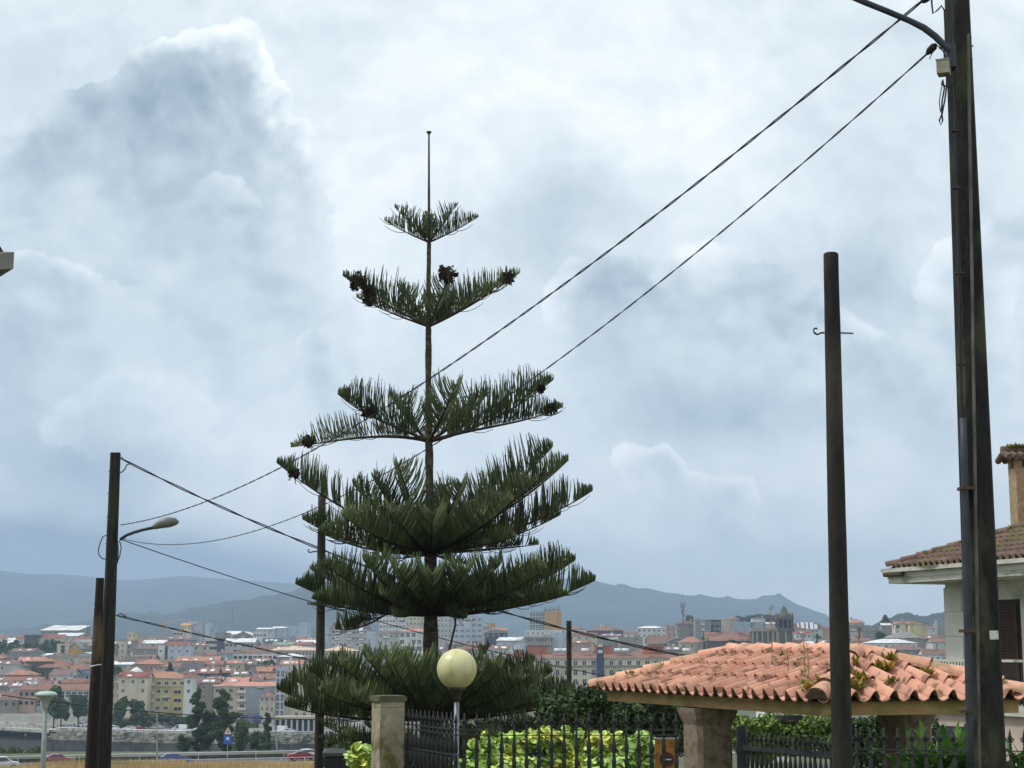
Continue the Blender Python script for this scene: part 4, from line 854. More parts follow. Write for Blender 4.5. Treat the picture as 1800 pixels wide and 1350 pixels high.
# the layered fir
lf = empty('layered_fir', (XatP(1558, 840), 840, tz(840)), label='dark layered fir standing over the skyline houses', cat='tree'); b0 = lf.location.z
mb = MB(); zt = P(1558, 1081, 840).z; mb.tube([(0,0,0),(0,0,zt-b0)],[.35,.05],6); mb.build('trunk', m_bark, lf)
cm = MB(); rg = random.Random(3)
for i in range(7):
    t = i/6; z = P(1558, 1095-13*t, 840).z-b0; r = 2.9*(1-t*.75)
    for k in range(10):
        a = k*.628+i*.3; leaf_cloud(cm, [((math.cos(a)*r*.55, math.sin(a)*r*.55, z), (r*.45, r*.45, .22))], 42, .32, rg)
cm.build('crown', m_leafd, lf, rnd=True)
# palms
def palm(px, yt, Y, label, r, yb_):
    o = empty('palm_tree', (XatP(px, Y), Y, tz(Y)-1), label=label, cat='palm'); z = P(px, yt, Y).z-o.location.z; rg = random.Random(int(px)); mb = MB()
    mb.tube([(0,0,0),(0,0,z)],[.5,.42],8); mb.build('trunk', m_bark, o); cm = MB()
    for i in range(46):
        a = rg.uniform(0, 6.28); e = rg.uniform(-.2, 1.35); L_ = r*rg.uniform(.8, 1.1); prev = None
        for k in range(7):
            t = k/6; q = Vector((math.cos(a)*math.cos(e)*L_*t, math.sin(a)*math.cos(e)*L_*t, z+math.sin(e)*L_*t-L_*.55*t*t)); w_ = .28*math.sin(math.pi*(t*.9+.08))
            s_ = Vector((-math.sin(a), math.cos(a), 0))*w_
            if prev: cm.face([prev[0]-prev[1], prev[0]+prev[1], q+s_, q-s_], 0, rg.random())
            prev = (q, s_)
    cm.build('crown', m_leafm, o, rnd=True)
palm(1437, 1119, 690, 'spreading palm between the domed tower and the tall round pole', 2.6, 1140)
palm(1512, 1106, 780, 'ragged palm right of the tall round pole', 2.0, 1125)
# masts and crane
m_steel = mat('mast_steel', (104, 106, 110), (126, 128, 132), 1, .6)
ms_ = empty('antenna_mast', (XatP(1202, 915), 915, tz(915)), label='telephone mast with antenna panels on the brown roofed block', cat='mast'); zz = lambda y: P(1202, y, 915).z-tz(915)
mb = MB(); mb.tube([(0,3,zz(1096)),(0,3,zz(1062))],.55,6); mb.tube([(0,3,zz(1062)),(0,3,zz(1040))],.08,5); mb.build('pole', m_steel, ms_)
mb = MB()
for i, (dx_, y) in enumerate([(-1,1060),(1,1060),(-1.1,1066),(1.1,1065),(.9,1072),(-.7,1075),(.9,1080)]): mb.box((dx_-.22,2.6,zz(y+3)),(dx_+.22,3.0,zz(y-2)))
mb.box((-1.3,2.9,zz(1062)),(1.3,3.1,zz(1061.4))); mb.box((-1.2,2.9,zz(1068)),(1.2,3.1,zz(1067.4))); mb.build('antenna_panel', m_steel, ms_)
for px, yt, yb_, Y, lb_ in ((407,1066,1110,1020,'thin lattice mast on the skyline right of the stepped tower'),(152,1097,1118,1020,'thin spindly mast beside the big white roof')):
    o = empty('radio_mast', (XatP(px, Y), Y, tz(Y)), label=lb_, cat='mast'); mb = MB(); q = lambda y: P(px, y, Y).z-tz(Y)
    for sx in (-.35,.35): mb.tube([(sx,0,0),(sx*.5,0,q(yt+3))],.09,4)
    for k in range(9): mb.tube([(-.35,0,q(yb_)+(q(yt)-q(yb_))*k/9),(.35,0,q(yb_)+(q(yt)-q(yb_))*(k+1)/9)],.07,4)
    mb.tube([(0,0,q(yt+4)),(0,0,q(yt-2))],.07,4); mb.build('lattice', m_steel, o)
o = empty('tower_crane', (XatP(287, 1250), 1250, tz(1250)), label='pale orange tower crane far behind the brown roofs', cat='crane'); mo = mat('crane_paint', (196,150,96), (180,136,88), 1, .6); q = lambda y: P(287, y, 1250).z-tz(1250)
mb = MB(); mb.box((-.6,-.6,0),(.6,.6,q(1096))); mb.build('tower', mo, o)
mb = MB(); mb.tube([(-3,0,q(1099)),(7.5,0,q(1093.5))],.35,4); mb.build('jib', mo, o)
mb = MB(); mb.tube([(-.2,0,q(1098)),(0,0,q(1090))],.2,4); mb.build('cap', mo, o)
# ---------------------------------------------------------------- cars
m_tyre = mat('tyre_rubber', (26,26,28), (34,34,36), 6, .85); m_cglass = mat('car_glass', (30,36,44), (44,52,62), 2, .08, spec=.7); m_hub = mat('hubcap', (150,152,156), (130,132,136), 4, .4, metal=.6)
m_light = mat('lamp_lens', (210,214,218), (190,194,200), 4, .2); m_red = mat('tail_lens', (150,28,26), (130,20,20), 4, .3)
_cars = {}
def car_meshes(kind):
    if kind in _cars: return _cars[kind]
    Lc, Wc = {'hatch': (4.1, 1.72), 'saloon': (4.5, 1.78), 'suv': (4.5, 1.85), 'van': (4.9, 1.9)}[kind]
    hh = {'hatch': 1.46, 'saloon': 1.42, 'suv': 1.66, 'van': 2.1}[kind]
    L2 = Lc/2
    if kind == 'van': prof = [(-L2,.35),(-L2,.95),(-L2+.12,1.15),(-L2+.75,1.28),(-L2+1.35,hh-.12),(-L2+1.7,hh),(L2-.15,hh),(L2,hh-.2),(L2,.38)]
    elif kind == 'saloon': prof = [(-L2,.36),(-L2-.02,.62),(-L2+.2,.80),(-L2+1.2,.93),(-L2+1.95,hh-.06),(-L2+2.4,hh),(L2-1.55,hh-.03),(L2-.75,1.02),(L2-.1,.98),(L2,.75),(L2-.02,.38)]
    else: prof = [(-L2,.36),(-L2-.02,.64),(-L2+.18,.84),(-L2+1.0,.98),(-L2+1.75,hh-.06),(-L2+2.2,hh),(L2-.75,hh-.04),(L2-.28,hh-.42),(L2-.05,1.0),(L2,.8),(L2-.02,.38)]
    n = len(prof); mb = MB(); vs = []
    for k, (yy, ins) in enumerate(((-Wc/2, 0), (-Wc/2+.03, 0), (Wc/2-.03, 0), (Wc/2, 0))):
        for x, z in prof:
            tuck = max(0, (z-.95))*.26
            y = yy+(tuck if yy < 0 else -tuck); vs.append((x, y, z))
    fs = []
    for k in range(3): fs += [(k*n+i, k*n+(i+1) % n, (k+1)*n+(i+1) % n, (k+1)*n+i) for i in range(n)]
    fs += [tuple(reversed(range(n))), tuple(range(3*n, 4*n))]
    mb.raw(vs, fs); body = mb.mesh('body', [mat('paint_white', (214,216,218), (206,208,212), 1, .25)])
    g = MB()                                        # side glass band and screens set just proud
    top, bot = hh-.12, 1.0
    xs = (-L2+1.2, -L2+1.85, L2-.8 if kind != 'saloon' else L2-1.5, L2-.4 if kind != 'saloon' else L2-.95)
    if kind == 'van': xs = (-L2+.9, -L2+1.45, -L2+2.2, -L2+2.2)
    for sg in (-1, 1):
        yb_, yt_ = sg*(Wc/2-.02+.006), sg*(Wc/2-max(0, top-.95)*.26+.006)
        g.face([(xs[0], yb_, bot), (xs[3], yb_, bot), (xs[2], yt_, top), (xs[1], yt_, top)])
    def screen(a, b, e=.012):
        (xa, za), (xb, zb) = a, b; dn = Vector((-(zb-za), 0, xb-xa)).normalized(); dn = dn if dn.z > 0 else -dn
        for (x, z) in ((xa, za), (xb, zb)): pass
        wa_, wb_ = Wc/2-.12-max(0, za-.95)*.26, Wc/2-.12-max(0, zb-.95)*.26; d_ = dn*e
        g.face([(xa+d_.x, -wa_, za+d_.z), (xa+d_.x, wa_, za+d_.z), (xb+d_.x, wb_, zb+d_.z), (xb+d_.x, -wb_, zb+d_.z)])
    i0 = 3; screen(prof[i0], prof[i0+1])
    if kind != 'van': screen(prof[-5] if kind != 'saloon' else prof[-5], prof[-4] if kind != 'saloon' else prof[-4])
    glass = g.mesh('windows', m_cglass)
    wm_ = MB(); r = .33
    for sg in (1,):
        a = [(math.cos(t*.3927)*r, math.sin(t*.3927)*r) for t in range(16)]
        wm_.raw([(x, -.11, z) for x, z in a]+[(x, .11, z) for x, z in a], [tuple(range(16)), tuple(reversed(range(16, 32)))]+[(i, 16+i, 16+(i+1) % 16, (i+1) % 16) for i in range(16)])
        for yy in (-.125, .125):
            b = [(math.cos(t*.785)*.2, yy, math.sin(t*.785)*.2) for t in range(8)]; wm_.face(b if yy < 0 else list(reversed(b)), 1)
    wheel = wm_.mesh('wheel', [m_tyre, m_hub])
    hl = MB(); hl.box((-.03,-.16,-.07),(.03,.16,.07)); head = hl.mesh('headlight', m_light); tl = MB(); tl.box((-.03,-.14,-.1),(.03,.14,.1)); tail = tl.mesh('tail_light', m_red)
    _cars[kind] = (body, glass, wheel, head, tail, Lc, Wc, hh); return _cars[kind]
def car(kind, loc, yaw, col, label, group, name='car', cat='car'):
    body, glass, wheel, head, tail, Lc, Wc, hh = car_meshes(kind)
    o = empty(name, loc, math.radians(yaw), label, cat, group)
    b = put('body', body, o); c = {'white': (222,224,226), 'blue': (62,88,146), 'red': (150,34,44), 'pink': (168,98,104), 'dark': (54,52,66), 'silver': (166,170,176), 'purple': (92,78,118)}[col]
    b.material_slots[0].link = 'OBJECT'; b.material_slots[0].material = mat('paint_'+col, c, tuple(v*.95 for v in c), 1, .25)
    put('windows', glass, o)
    for sx in (-.62, .62):
        for sy in (-1, 1): put('wheel', wheel, o, (sx*Lc/2, sy*(Wc/2-.1), .33))
    for sy in (-1, 1): put('headlight', head, o, (-Lc/2+.02, sy*(Wc/2-.25), .7)); put('tail_light', tail, o, (Lc/2-.02, sy*(Wc/2-.25), .85))
    return o
def roadcar(kind, px, off, col, label, flip=False):
    Y = 240+off
    for _ in range(9): X = XatP(px, Y); Y = 240+.35*(X+50)+off
    p = road_pt(X, off, .03); return car(kind, p, 19+(180 if flip else 0), col, label, 'cars on the riverside road')
roadcar('suv', 14, -4.6, 'white', 'white estate car entering at the bottom left corner', True)
roadcar('hatch', 4, 2.2, 'purple', 'dark purple car just behind the white estate car', True)
roadcar('saloon', 110, 3.2, 'pink', 'faded red saloon passing behind the railing near the mushroom lamp', True)
roadcar('hatch', 314, -2.5, 'blue', 'blue hatchback in the middle of the riverside road', True)
roadcar('saloon', 536, -2.0, 'red', 'red saloon half hidden by the far concrete pole', True)
roadcar('hatch', 549, 1.8, 'white', 'white car just beyond the red saloon', True)
def bankcar(kind, px, off, col, label, yaw=-22):
    Y = 520
    for _ in range(6): X = XatP(px, Y); Y = eb(X)+off
    return car(kind, (X, Y, -24.98), yaw, col, label, 'vehicles along the far quay')
for a in [('hatch',129,14,'silver','silver car on the quay behind the mushroom lamp column'),('van',84,24,'white','white van parked under the big quay tree'),('suv',148,26,'white','white van-like car left of the leaning rusty pole'),('saloon',28,30,'dark','dark car parked by the arched stone house'),('hatch',60,28,'silver','pale car parked by the pink stone block'),('hatch',203,12,'white','white car emerging right of the leaning poles'),('hatch',232,13,'white','white hatchback on the quay behind the red car'),('saloon',243,17,'red','red car on the quay under the beige stone block'),('van',322,16,'white','white van on the quay below the yellow block'),('suv',338,14,'white','white car right of that van by the left poplar'),('saloon',281,24,'silver','pale car by the terrace wall under the yellow block'),('van',494,12,'white','white box van in front of the portico'),('saloon',509,9.5,'white','pale saloon parked right of the white box van')]: bankcar(*a)
mb = MB(); mb.box((-14,0,0),(12,.6,3.0)); ow = mb.build('garden_wall', wallm('stone'), None, loc=(XatP(285, 545), 545, -25.3)); tag(ow, 'low grey terrace wall beneath the yellow block', 'wall')
mb = MB(); mb.box((-3,0,0),(3,3,3.4)); ow = mb.build('kiosk', wallm('blue'), None, loc=(XatP(314, 541), 541, -25.3)); tag(ow, 'pale blue box kiosk below the yellow block', 'kiosk')
# umbrella / dome
mb = MB(); mb.lathe([(2.6,0),(2.3,.5),(1.2,1.3),(.05,1.9)],14); mb.lathe([(.06,-3),(.06,0)],6); tag(mb.build('market_umbrella', m_frame, None, loc=tuple(P(240, 1181, 640))), 'white umbrella on a roof terrace above the beige stone block', 'umbrella')
# swan-like moored boat and floating box
mb = MB(); mb.raw([(-1.8,0,.1),(0,-.7,.05),(1.9,0,.3),(0,.7,.05),(-1.7,0,.6),(0,-.8,.5),(2.1,0,.9),(0,.8,.5)],[(0,1,5,4),(1,2,6,5),(2,3,7,6),(3,0,4,7),(4,5,6,7)]); mb.box((-.6,-.4,.5),(.5,.4,1.0))
tag(mb.build('rowing_boat', m_frame, None, loc=tuple(P(16, 1316, 440).xy)+(-28.7,)), 'small pale boat on the dark river', 'boat')
mb = MB(); 
for k in range(5): mb.box((-1.6,-.8,k*.62+.1),(1.6,.8,k*.62+.6)); 
mb.box((-1.5,-.7,-1),(1.5,.7,3.1)); tag(mb.build('monitoring_cabinet', m_frame, None, loc=tuple(P(250, 1318, 320).xy)+(-28,)), 'white slatted cabinet standing at the water edge', 'cabinet')
# ---------------------------------------------------------------- street lamps at the road
m_col = mat('lamp_column_paint', (150, 156, 156), (132, 138, 136), 3, .6, c3=(116, 122, 116), c3s=1)
def lamp_col(px, py0, py1, Y, head_px, label, lean=0):
    b = P(px, py1, Y); t = P(px+lean, py0, Y); o = empty('street_lamp', b, label=label, cat='street lamp', group='tall lamps along the riverside road')
    mb = MB(); h = t.z-b.z; hx = (P(head_px[0], head_px[1], Y)-b)
    tip = Vector((t.x-b.x, 0, h)); mb.tube([(0,0,-1),(0,0,0), tip],[.16,.15,.09],8); mb.build('column', m_col, o)
    mb = MB(); mb.tube([tip, tip+Vector((hx.x*.35,0,.5)), Vector((hx.x, 0, hx.z))], .06, 5); mb.build('arm', m_col, o)
    mb = MB(); s_ = 1 if hx.x > 0 else -1; mb.tube([(hx.x-s_*.3,0,hx.z),(hx.x,0,hx.z+.05),(hx.x+s_*.5,0,hx.z+.08),(hx.x+s_*1.0,0,hx.z)],[.1,.22,.24,.08],8); mb.build('lantern', mat('lamp_head_grey',(120,124,120),(140,144,140),3,.5), o)
lamp_col(276, 1254, 1344, 233, (288, 1227), 'slim lamp column in front of the yellow block')
lamp_col(487, 1252, 1316, 262, (462, 1210), 'leaning lamp column beside the slim riverside tree', lean=-6)
# mushroom lamp
Y = 52; o = empty('street_lamp', P(76, 1350, Y)-Vector((0,0,1.6)), label='mushroom-headed street lamp with a pale green domed top', cat='street lamp'); b = o.location; q = lambda px, py: P(px, py, Y)-b
mb = MB(); zt = q(80, 1240).z; mb.tube([(0,0,0),(q(80,1240).x,0,zt)],[.09,.068],10); mb.build('column', m_col, o, smooth=True)
mb = MB(); c = q(80.5, 1228); mb.lathe([(.07,-.32),(.09,-.2),(.13,-.08),(.22,.02),(.29,.085)],20,(c.x,0,c.z)); mb.build('diffuser', mat('cloudy_diffuser',(176,180,176),(150,154,150),5,.4), o, smooth=True)
mb = MB(); mb.lathe([(.335,.085),(.345,.12),(.33,.16),(.27,.20),(.15,.225),(.02,.235)],24,(c.x,0,c.z)); mb.build('cap', mat('pale_green_cap',(178,196,186),(160,178,166),3,.4,c3=(128,146,134),c3s=2), o, smooth=True)
# road sign
Y = 259; b = P(400, 1316, Y); o = empty('road_sign', b, label='road sign with a red-edged triangle over a blue square plate', cat='road sign'); q = lambda px, py: P(px, py, Y)-b
mb = MB(); mb.tube([(0,0,-.5),(0,0,q(400,1280).z)],.06,6); mb.build('post', m_col, o)
def tri(s_, y, cz): return [(-s_, y, cz-s_*.7), (s_, y, cz-s_*.7), (0, y, cz+s_*1.05)]
cz = q(400, 1286).z
def plate(pts, y0, y1, name, m_):
    mb = MB(); f = [(x, y0, z) for x, _, z in pts]; k = [(x, y1, z) for x, _, z in pts]; n = len(f)
    mb.face(f); mb.face(list(reversed(k)))
    for i in range(n): mb.face([f[i], k[i], k[(i+1) % n], f[(i+1) % n]])
    return mb.build(name, m_, o)
plate(tri(.78, 0, cz), -.10, -.06, 'triangle', mat('sign_red',(176,70,60),(160,60,52),3,.5)); plate(tri(.58, 0, cz+.02), -.125, -.101, 'triangle_face', m_frame)
plate([(-.07,0,cz-.2),(.07,0,cz-.2),(.07,0,cz+.25),(-.07,0,cz+.25)], -.14, -.126, 'triangle_symbol', m_tyre)
c2_ = q(400, 1299).z; plate([(-.62,0,c2_-.75),(.62,0,c2_-.75),(.62,0,c2_+.75),(-.62,0,c2_+.75)], -.10, -.06, 'blue_plate', mat('sign_blue',(36,92,176),(44,104,190),3,.5))
plate([(-.25,0,c2_-.15),(.25,0,c2_-.15),(.2,0,c2_+.3),(-.2,0,c2_+.3)], -.12, -.101, 'plate_symbol', m_frame)
# ================================================================ the big conifer
DT = 30.0
m_trunk = mat('conifer_bark', (46, 40, 34), (78, 70, 58), 9, .95, bump=.9, bscale=30, stretch=(1, 1, 2.2), c3=(88, 88, 66), c3s=5)
m_bough = mat('bough_bark', (50, 42, 34), (72, 60, 46), 8, .9, bump=.4)
m_need = mat('needle_green', (62, 74, 46), (100, 111, 68), 1.1, .65, rnd=.5, spec=.3, c3=(60, 72, 46), c3s=.7)
m_cone = mat('dead_cone_brown', (38, 32, 27), (70, 60, 48), 6, .95, bump=.6, rnd=.3)
tb = P(757, 1140, DT); tree = empty('norfolk_pine', (tb.x, DT, -4.1), label='tall layered conifer with a bare leader standing above the railings', cat='tree'); TO = tree.location.copy()
rc = random.Random(12)
def tp(px, py, dd=0): return P(px, py, DT+dd)-TO
tr = [(757,1420,20),(757,1300,17),(757,1200,14.5),(757,1100,12.2),(757,1040,11.5),(757,970,10.6),(756,900,8.4),(755,840,7.2),(754,780,7.2),(754,770,6.4),(753,700,5.8),(753,580,5.6),(753,570,4.6),(754,430,3.9),(754,420,2.9),(754,330,2.1),(754,236,1.6)]
mb = MB(); fine = []
for (a, ya, ra), (b, yb_, rb) in zip(tr, tr[1:]):
    n = max(2, int(abs(yb_-ya)/14))
    for i in range(n): t = i/n; fine.append((a+(b-a)*t, ya+(yb_-ya)*t, ra+(rb-ra)*t))
fine.append(tr[-1]); px2m = DT/2937
pts = [tp(x, y) for x, y, r in fine]; mb.tube(pts, [r*px2m for x, y, r in fine], 12, jit=.09)
mb.tube([tp(754, 236), tp(754, 233), tp(754, 231)], [.02, .052, .045], 8)
mb.build('trunk', m_trunk, tree, smooth=True)
def spike(mb, p0, d0, d1, L_, r, rnd_):
    """one upright branchlet: a thin needle-covered rope that curves from d0 to d1"""
    p = Vector(p0); pts = [p.copy()]; n = 5
    for i in range(n):
        t = (i+.5)/n; d = d0.lerp(d1, t).normalized(); p = p+d*(L_/n); pts.append(p.copy())
    k = rc.uniform(.8, 1.2); rad = [r*.55*k, r*1.0*k, r*1.08*k, r*.95*k, r*.8*k, r*.35*k]
    mb.tube(pts, rad, 4, 0, cap=False, jit=.28, rnd=rnd_)
UPZ = Vector((0, 0, 1))
def bough(ny, tip, sag=20, Lm=60, dens=1.0, rise=0, r0=4.2, node=None, s0=.07, taper=.62, rs=.019, cones=(), droop=3, tuft=False, lean=.45, upk=1.0, base=.55):
    S = tp(754 if ny < 900 else 757, ny) if node is None else tp(*node)
    T = tp(*tip); ch = T-S; Ln = ch.length; h = Vector((ch.x, ch.y, 0))
    sag = sag*.62; C1 = S+ch*.33-UPZ*(sag*px2m)+UPZ*(rise*px2m); C2 = S+ch*.70-UPZ*(sag*px2m*1.15)
    def B(t): return S*((1-t)**3)+C1*(3*t*(1-t)**2)+C2*(3*t*t*(1-t))+T*(t**3)
    K = 18; cp = [B(i/K) for i in range(K+1)]
    mb = MB(); mb.tube(cp, [max(.006, r0*.78*px2m*(1-.86*(i/K))) for i in range(K+1)], 7, jit=.08)
    nm = MB(); dens = dens*(1.12 if ny > 900 else 1.1); nb = max(6, int(Ln/.0175*dens)); rs = rs*(.50 if ny > 900 else .56); Lm = Lm*.95; gaps = [(rc.uniform(.1, .9), rc.uniform(.01, .03)) for _ in range(3)]; Lm_ = Lm*px2m
    for i in range(nb):
        s = s0+(1-s0)*((i+rc.uniform(-.4, .4))/nb); s = min(.995, max(s0*.6, s)); p = B(s); tg = (B(min(1, s+.02))-B(max(0, s-.02))).normalized()
        side = tg.cross(UPZ); side = side.normalized() if side.length > .05 else Vector((1, 0, 0)); up = side.cross(tg).normalized()
        up = (up*.4+UPZ*.6*upk).normalized()
        pf = base+(1-base)*min(1, s/.22) if s < .22 else (1 if s < taper else max(.16, 1-(s-taper)/(1-taper)*.84))
        L_ = Lm_*pf*rc.uniform(.78, 1.08)*(1+.07*math.sin(i*.31+ny))
        if any(abs(s-g0) < g1 for g0, g1 in gaps) and rc.random() < .75: continue
        if rc.random() < .08: L_ *= rc.uniform(.3, .6)
        L_ = L_; sg = 1 if i % 2 else -1; la = lean*rc.uniform(.5, 1.5)
        d0 = (up*.65+side*sg*(la+.30)+tg*.30).normalized(); d1 = (up*1.1+side*sg*la*.35+tg*rc.uniform(.0, .25)+Vector((rc.uniform(-.10,.10), rc.uniform(-.10,.10), 0))).normalized()
        spike(nm, p, d0, d1, L_, rs, rc.random()*.8+(.2 if s > .8 else 0))
    for i in range(droop):                      # thin old twigs that trail beneath the bough
        s = rc.uniform(.3, .85); p = B(s); tg = (B(s+.02)-B(s)).normalized(); side = tg.cross(UPZ).normalized() if abs(tg.z) < .95 else Vector((1,0,0))
        L_ = rc.uniform(.25, .6); sg = rc.choice([-1, 1]); q = [p]
        for k in range(5): q.append(q[-1]+(tg*(.8)+UPZ*(-.38+.17*k)+side*sg*.25).normalized()*L_/5)
        mb.tube(q, [.007, .006, .006, .005, .005, .003], 4, cap=False)
    bo = mb.build('bough', m_bough, tree, smooth=True)
    nm.build('needles', m_need, bo, rnd=True)
    for cs, csz in cones:
        p = B(cs)+UPZ*csz*.35; cm = MB()
        for k in range(80):
            d = Vector((rc.gauss(0,1), rc.gauss(0,1)*.8, rc.gauss(0,.75))).normalized()*csz*rc.uniform(.2, .72); c = p+d
            nn = Vector((rc.uniform(-1,1), rc.uniform(-1,1), rc.uniform(-1,1))).normalized(); t_ = nn.orthogonal().normalized()*rc.uniform(.03, .07); b_ = nn.cross(t_)
            cm.face([c-t_, c+b_*.7, c+t_*1.1, c-b_*.7], 0, rc.random()); cm.face([c-t_*.6+nn*.03, c+b_*.5-nn*.03, c+t_*.7, c-b_*.5+nn*.02], 0, rc.random())
            if k % 4 == 0: cm.tube([c, c+Vector((rc.uniform(-.1,.1), rc.uniform(-.1,.1), rc.uniform(-.14,.02)))], .008, 4)
        cm.lathe([(.02,-csz*.35),(csz*.3,-csz*.2),(csz*.36,csz*.1),(.03,csz*.4)], 7, tuple(p)); cm.build('cone_cluster', m_cone, bo, rnd=True)
    return bo
PX = px2m
# tier 1 (top)
for t in [((675,387,-.2),14,46),((694,364,.35),8,44),((804,359,-.3),8,44),((841,381,.2),16,46),((757,378,-.6),3,30),((750,372,.7),2,28)]:
    bough(426, t[0], t[1]*.35, t[2], .85, r0=2.3, taper=.5, rs=.017, droop=2)
# tier 2
for t in [((602,484,-.5),24,74,[(.82,.2),(.68,.13)]),((626,522,.5),14,58,[(.8,.12)]),((789,482,-1.3),6,52,[(.9,.22)]),((914,479,.2),30,74,[(.86,.17)]),((878,500,-.7),18,60,[]),((700,505,1.1),10,62,[]),((800,520,1.2),4,50,[])]:
    bough(574, t[0], t[1]*.45, t[2], .92, r0=3.1, taper=.5, rs=.018, cones=[(a_, b_*1.25) for a_, b_ in t[3]], droop=4)
# tier 3
for t in [((593,692,-.6),26,80,14,[(.64,.2)]),((511,786,.3),-8,58,20,[(.86,.16)]),((801,676,-1.6),10,66,0,[]),((973,667,.4),34,84,0,[(.88,.11)]),((990,715,-.5),22,66,20,[(.90,.17)]),((690,700,1.3),12,66,0,[]),((860,690,1.2),14,70,0,[])]:
    bough(776, t[0], t[1], t[2], .95, rise=t[3], r0=4.6, taper=.7, rs=.019, cones=t[4], droop=5, s0=.14)
# tier 4: two whorls that overlap
for t in [((486,813,-.5),30,70,[(.88,.14)]),((700,815,-1.9),16,62,[]),((972,784,-.6),30,86,[]),((1000,808,.5),36,74,[]),((1042,862,-.3),38,76,[]),((944,845,-1.4),26,60,[]),((620,850,1.0),26,66,[]),((655,838,-1.2),22,66,[]),((880,840,1.2),24,66,[]),((810,850,-2.0),12,56,[]),((780,858,1.9),12,54,[])]:
    bough(962, t[0], t[1], t[2], 1.15, r0=5.2, taper=.78, rs=.020, cones=t[3], droop=5)
for t in [((531,912,.3),34,64),((560,935,-1.2),26,58),((600,905,-1.8),22,58),((947,957,.5),4,44),((905,945,-1.3),6,44),((985,905,.9),26,60),((850,905,-2.1),18,58),((690,900,-2.3),16,58),((640,930,1.4),20,54),((760,905,-2.4),10,54),((900,880,-1.8),24,60)]:
    bough(972, t[0], t[1], t[2], 1.25, r0=4.6, taper=.8, rs=.020, droop=5)
bough(975, (640,984,-.9), 4, 34, .9, r0=2.6, droop=4); bough(972, (820,992,-.8), 6, 30, .9, r0=2.4, droop=3)
# tier 5
for t in [((519,1026,-.2),26,58),((545,1000,.9),24,58),((572,992,-1.3),26,66),((640,985,-2.0),26,60),((700,1000,-2.5),20,58),((1012,984,.6),34,72),((1047,1020,-.3),34,70),((960,1000,-1.5),28,64),((880,990,-2.1),22,60),((820,1000,-2.5),18,56),((600,1040,1.4),18,52),((900,1030,1.5),18,52),((548,1052,-1.0),18,44),((1000,1045,-1.2),16,44),((760,1010,-2.7),12,56),((670,1045,-1.7),14,48),((850,1045,-1.6),14,48)]:
    bough(1080, t[0], t[1], t[2], 1.35, r0=5.4, taper=.82, rs=.021, droop=5)
bough(1062, (540,1062,.5), 14, 30, 1, r0=3, droop=6)
bough(1068, (920,1052,-1.2), -18, 38, 1.0, r0=3.2, node=(775,1070,0), s0=.3, droop=5)
bough(1070, (590,1106,-.8), 28, 42, 1.0, node=(700,1062,-.6), r0=3.2, s0=.42, taper=.9, droop=2)
bough(1070, (612,1092,-.7), 10, 22, .9, node=(690,1076,-.5), r0=2, s0=.35, droop=2)
bough(1080, (690,1082,-1.4), 10, 34, .9, node=(735,1076,-.4), r0=2.2, s0=.2, droop=2); bough(1080, (820,1086,-1.4), 8, 34, .9, node=(775,1076,-.4), r0=2.2, s0=.2, droop=3)
mb = MB(); mb.tube([tp(801,1075,-.9), tp(800,1100,-.9), tp(788,1150,-1), tp(782,1190,-1)], [.016,.02,.02,.022], 5); mb.build('dead_branch', m_bough, tree)
# tier 6: the great skirt
for t in [((486,1211,-.3),30,64),((500,1240,-1.2),22,52),((508,1190,.7),30,60),((540,1175,-1.4),30,60),((575,1165,.9),26,56),((600,1168,-2.1),28,66),((650,1160,-2.5),24,66),((690,1165,-2.9),20,62),((730,1170,-3.0),14,62),((640,1152,1.2),20,50),((700,1148,1.8),16,46),((563,1215,-2.2),22,52),((620,1225,-2.7),18,50),((860,1136,1.5),10,34),((845,1180,-2.9),16,56),((880,1175,-2.4),20,56),((920,1195,-2.0),22,52),((972,1180,-.8),26,58),((978,1212,-1.4),22,54),((940,1160,.9),24,50),((900,1168,1.5),20,50),((1010,1210,.4),26,48),((1040,1222,-.6),24,44),((800,1185,-3.1),12,60),((560,1240,.8),12,44),((950,1228,-2.0),16,48)]:
    bough(1262, t[0], t[1], t[2], 1.25, r0=5.5, taper=.85, rs=.0225, droop=3)
# tier 7: sparse shaded boughs below
for t in [((556,1268,-1.0),20,34),((560,1296,.3),18,28),((600,1290,-1.8),14,32),((640,1272,1.2),14,34),((580,1318,-.8),12,24),((980,1270,.5),18,40),((930,1262,-1.6),14,40),((1060,1240,.2),22,40),((1090,1252,-.4),18,34),((880,1290,-2.0),10,36),((700,1300,-2.0),8,30),((1020,1290,-1.0),12,34)]:
    bough(1330, t[0], t[1], t[2], .95, r0=4.4, taper=.85, rs=.020, droop=6)
# ================================================================ poles and wires
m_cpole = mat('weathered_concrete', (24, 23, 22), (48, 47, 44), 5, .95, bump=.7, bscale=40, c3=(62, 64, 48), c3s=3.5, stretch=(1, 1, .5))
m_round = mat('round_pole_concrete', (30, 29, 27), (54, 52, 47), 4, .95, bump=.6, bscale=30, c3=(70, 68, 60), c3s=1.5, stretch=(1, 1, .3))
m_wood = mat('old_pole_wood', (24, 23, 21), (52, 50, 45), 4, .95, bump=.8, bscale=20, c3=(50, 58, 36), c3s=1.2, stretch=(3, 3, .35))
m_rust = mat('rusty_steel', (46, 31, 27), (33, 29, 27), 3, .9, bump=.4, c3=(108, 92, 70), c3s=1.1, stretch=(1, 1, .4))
m_cable = mat('black_cable', (26, 26, 30), (38, 38, 42), 6, .6); m_iron = mat('rusted_iron', (60, 52, 46), (84, 70, 60), 8, .8)
m_grey = mat('pvc_conduit', (46, 50, 58), (60, 66, 74), 3, .55)
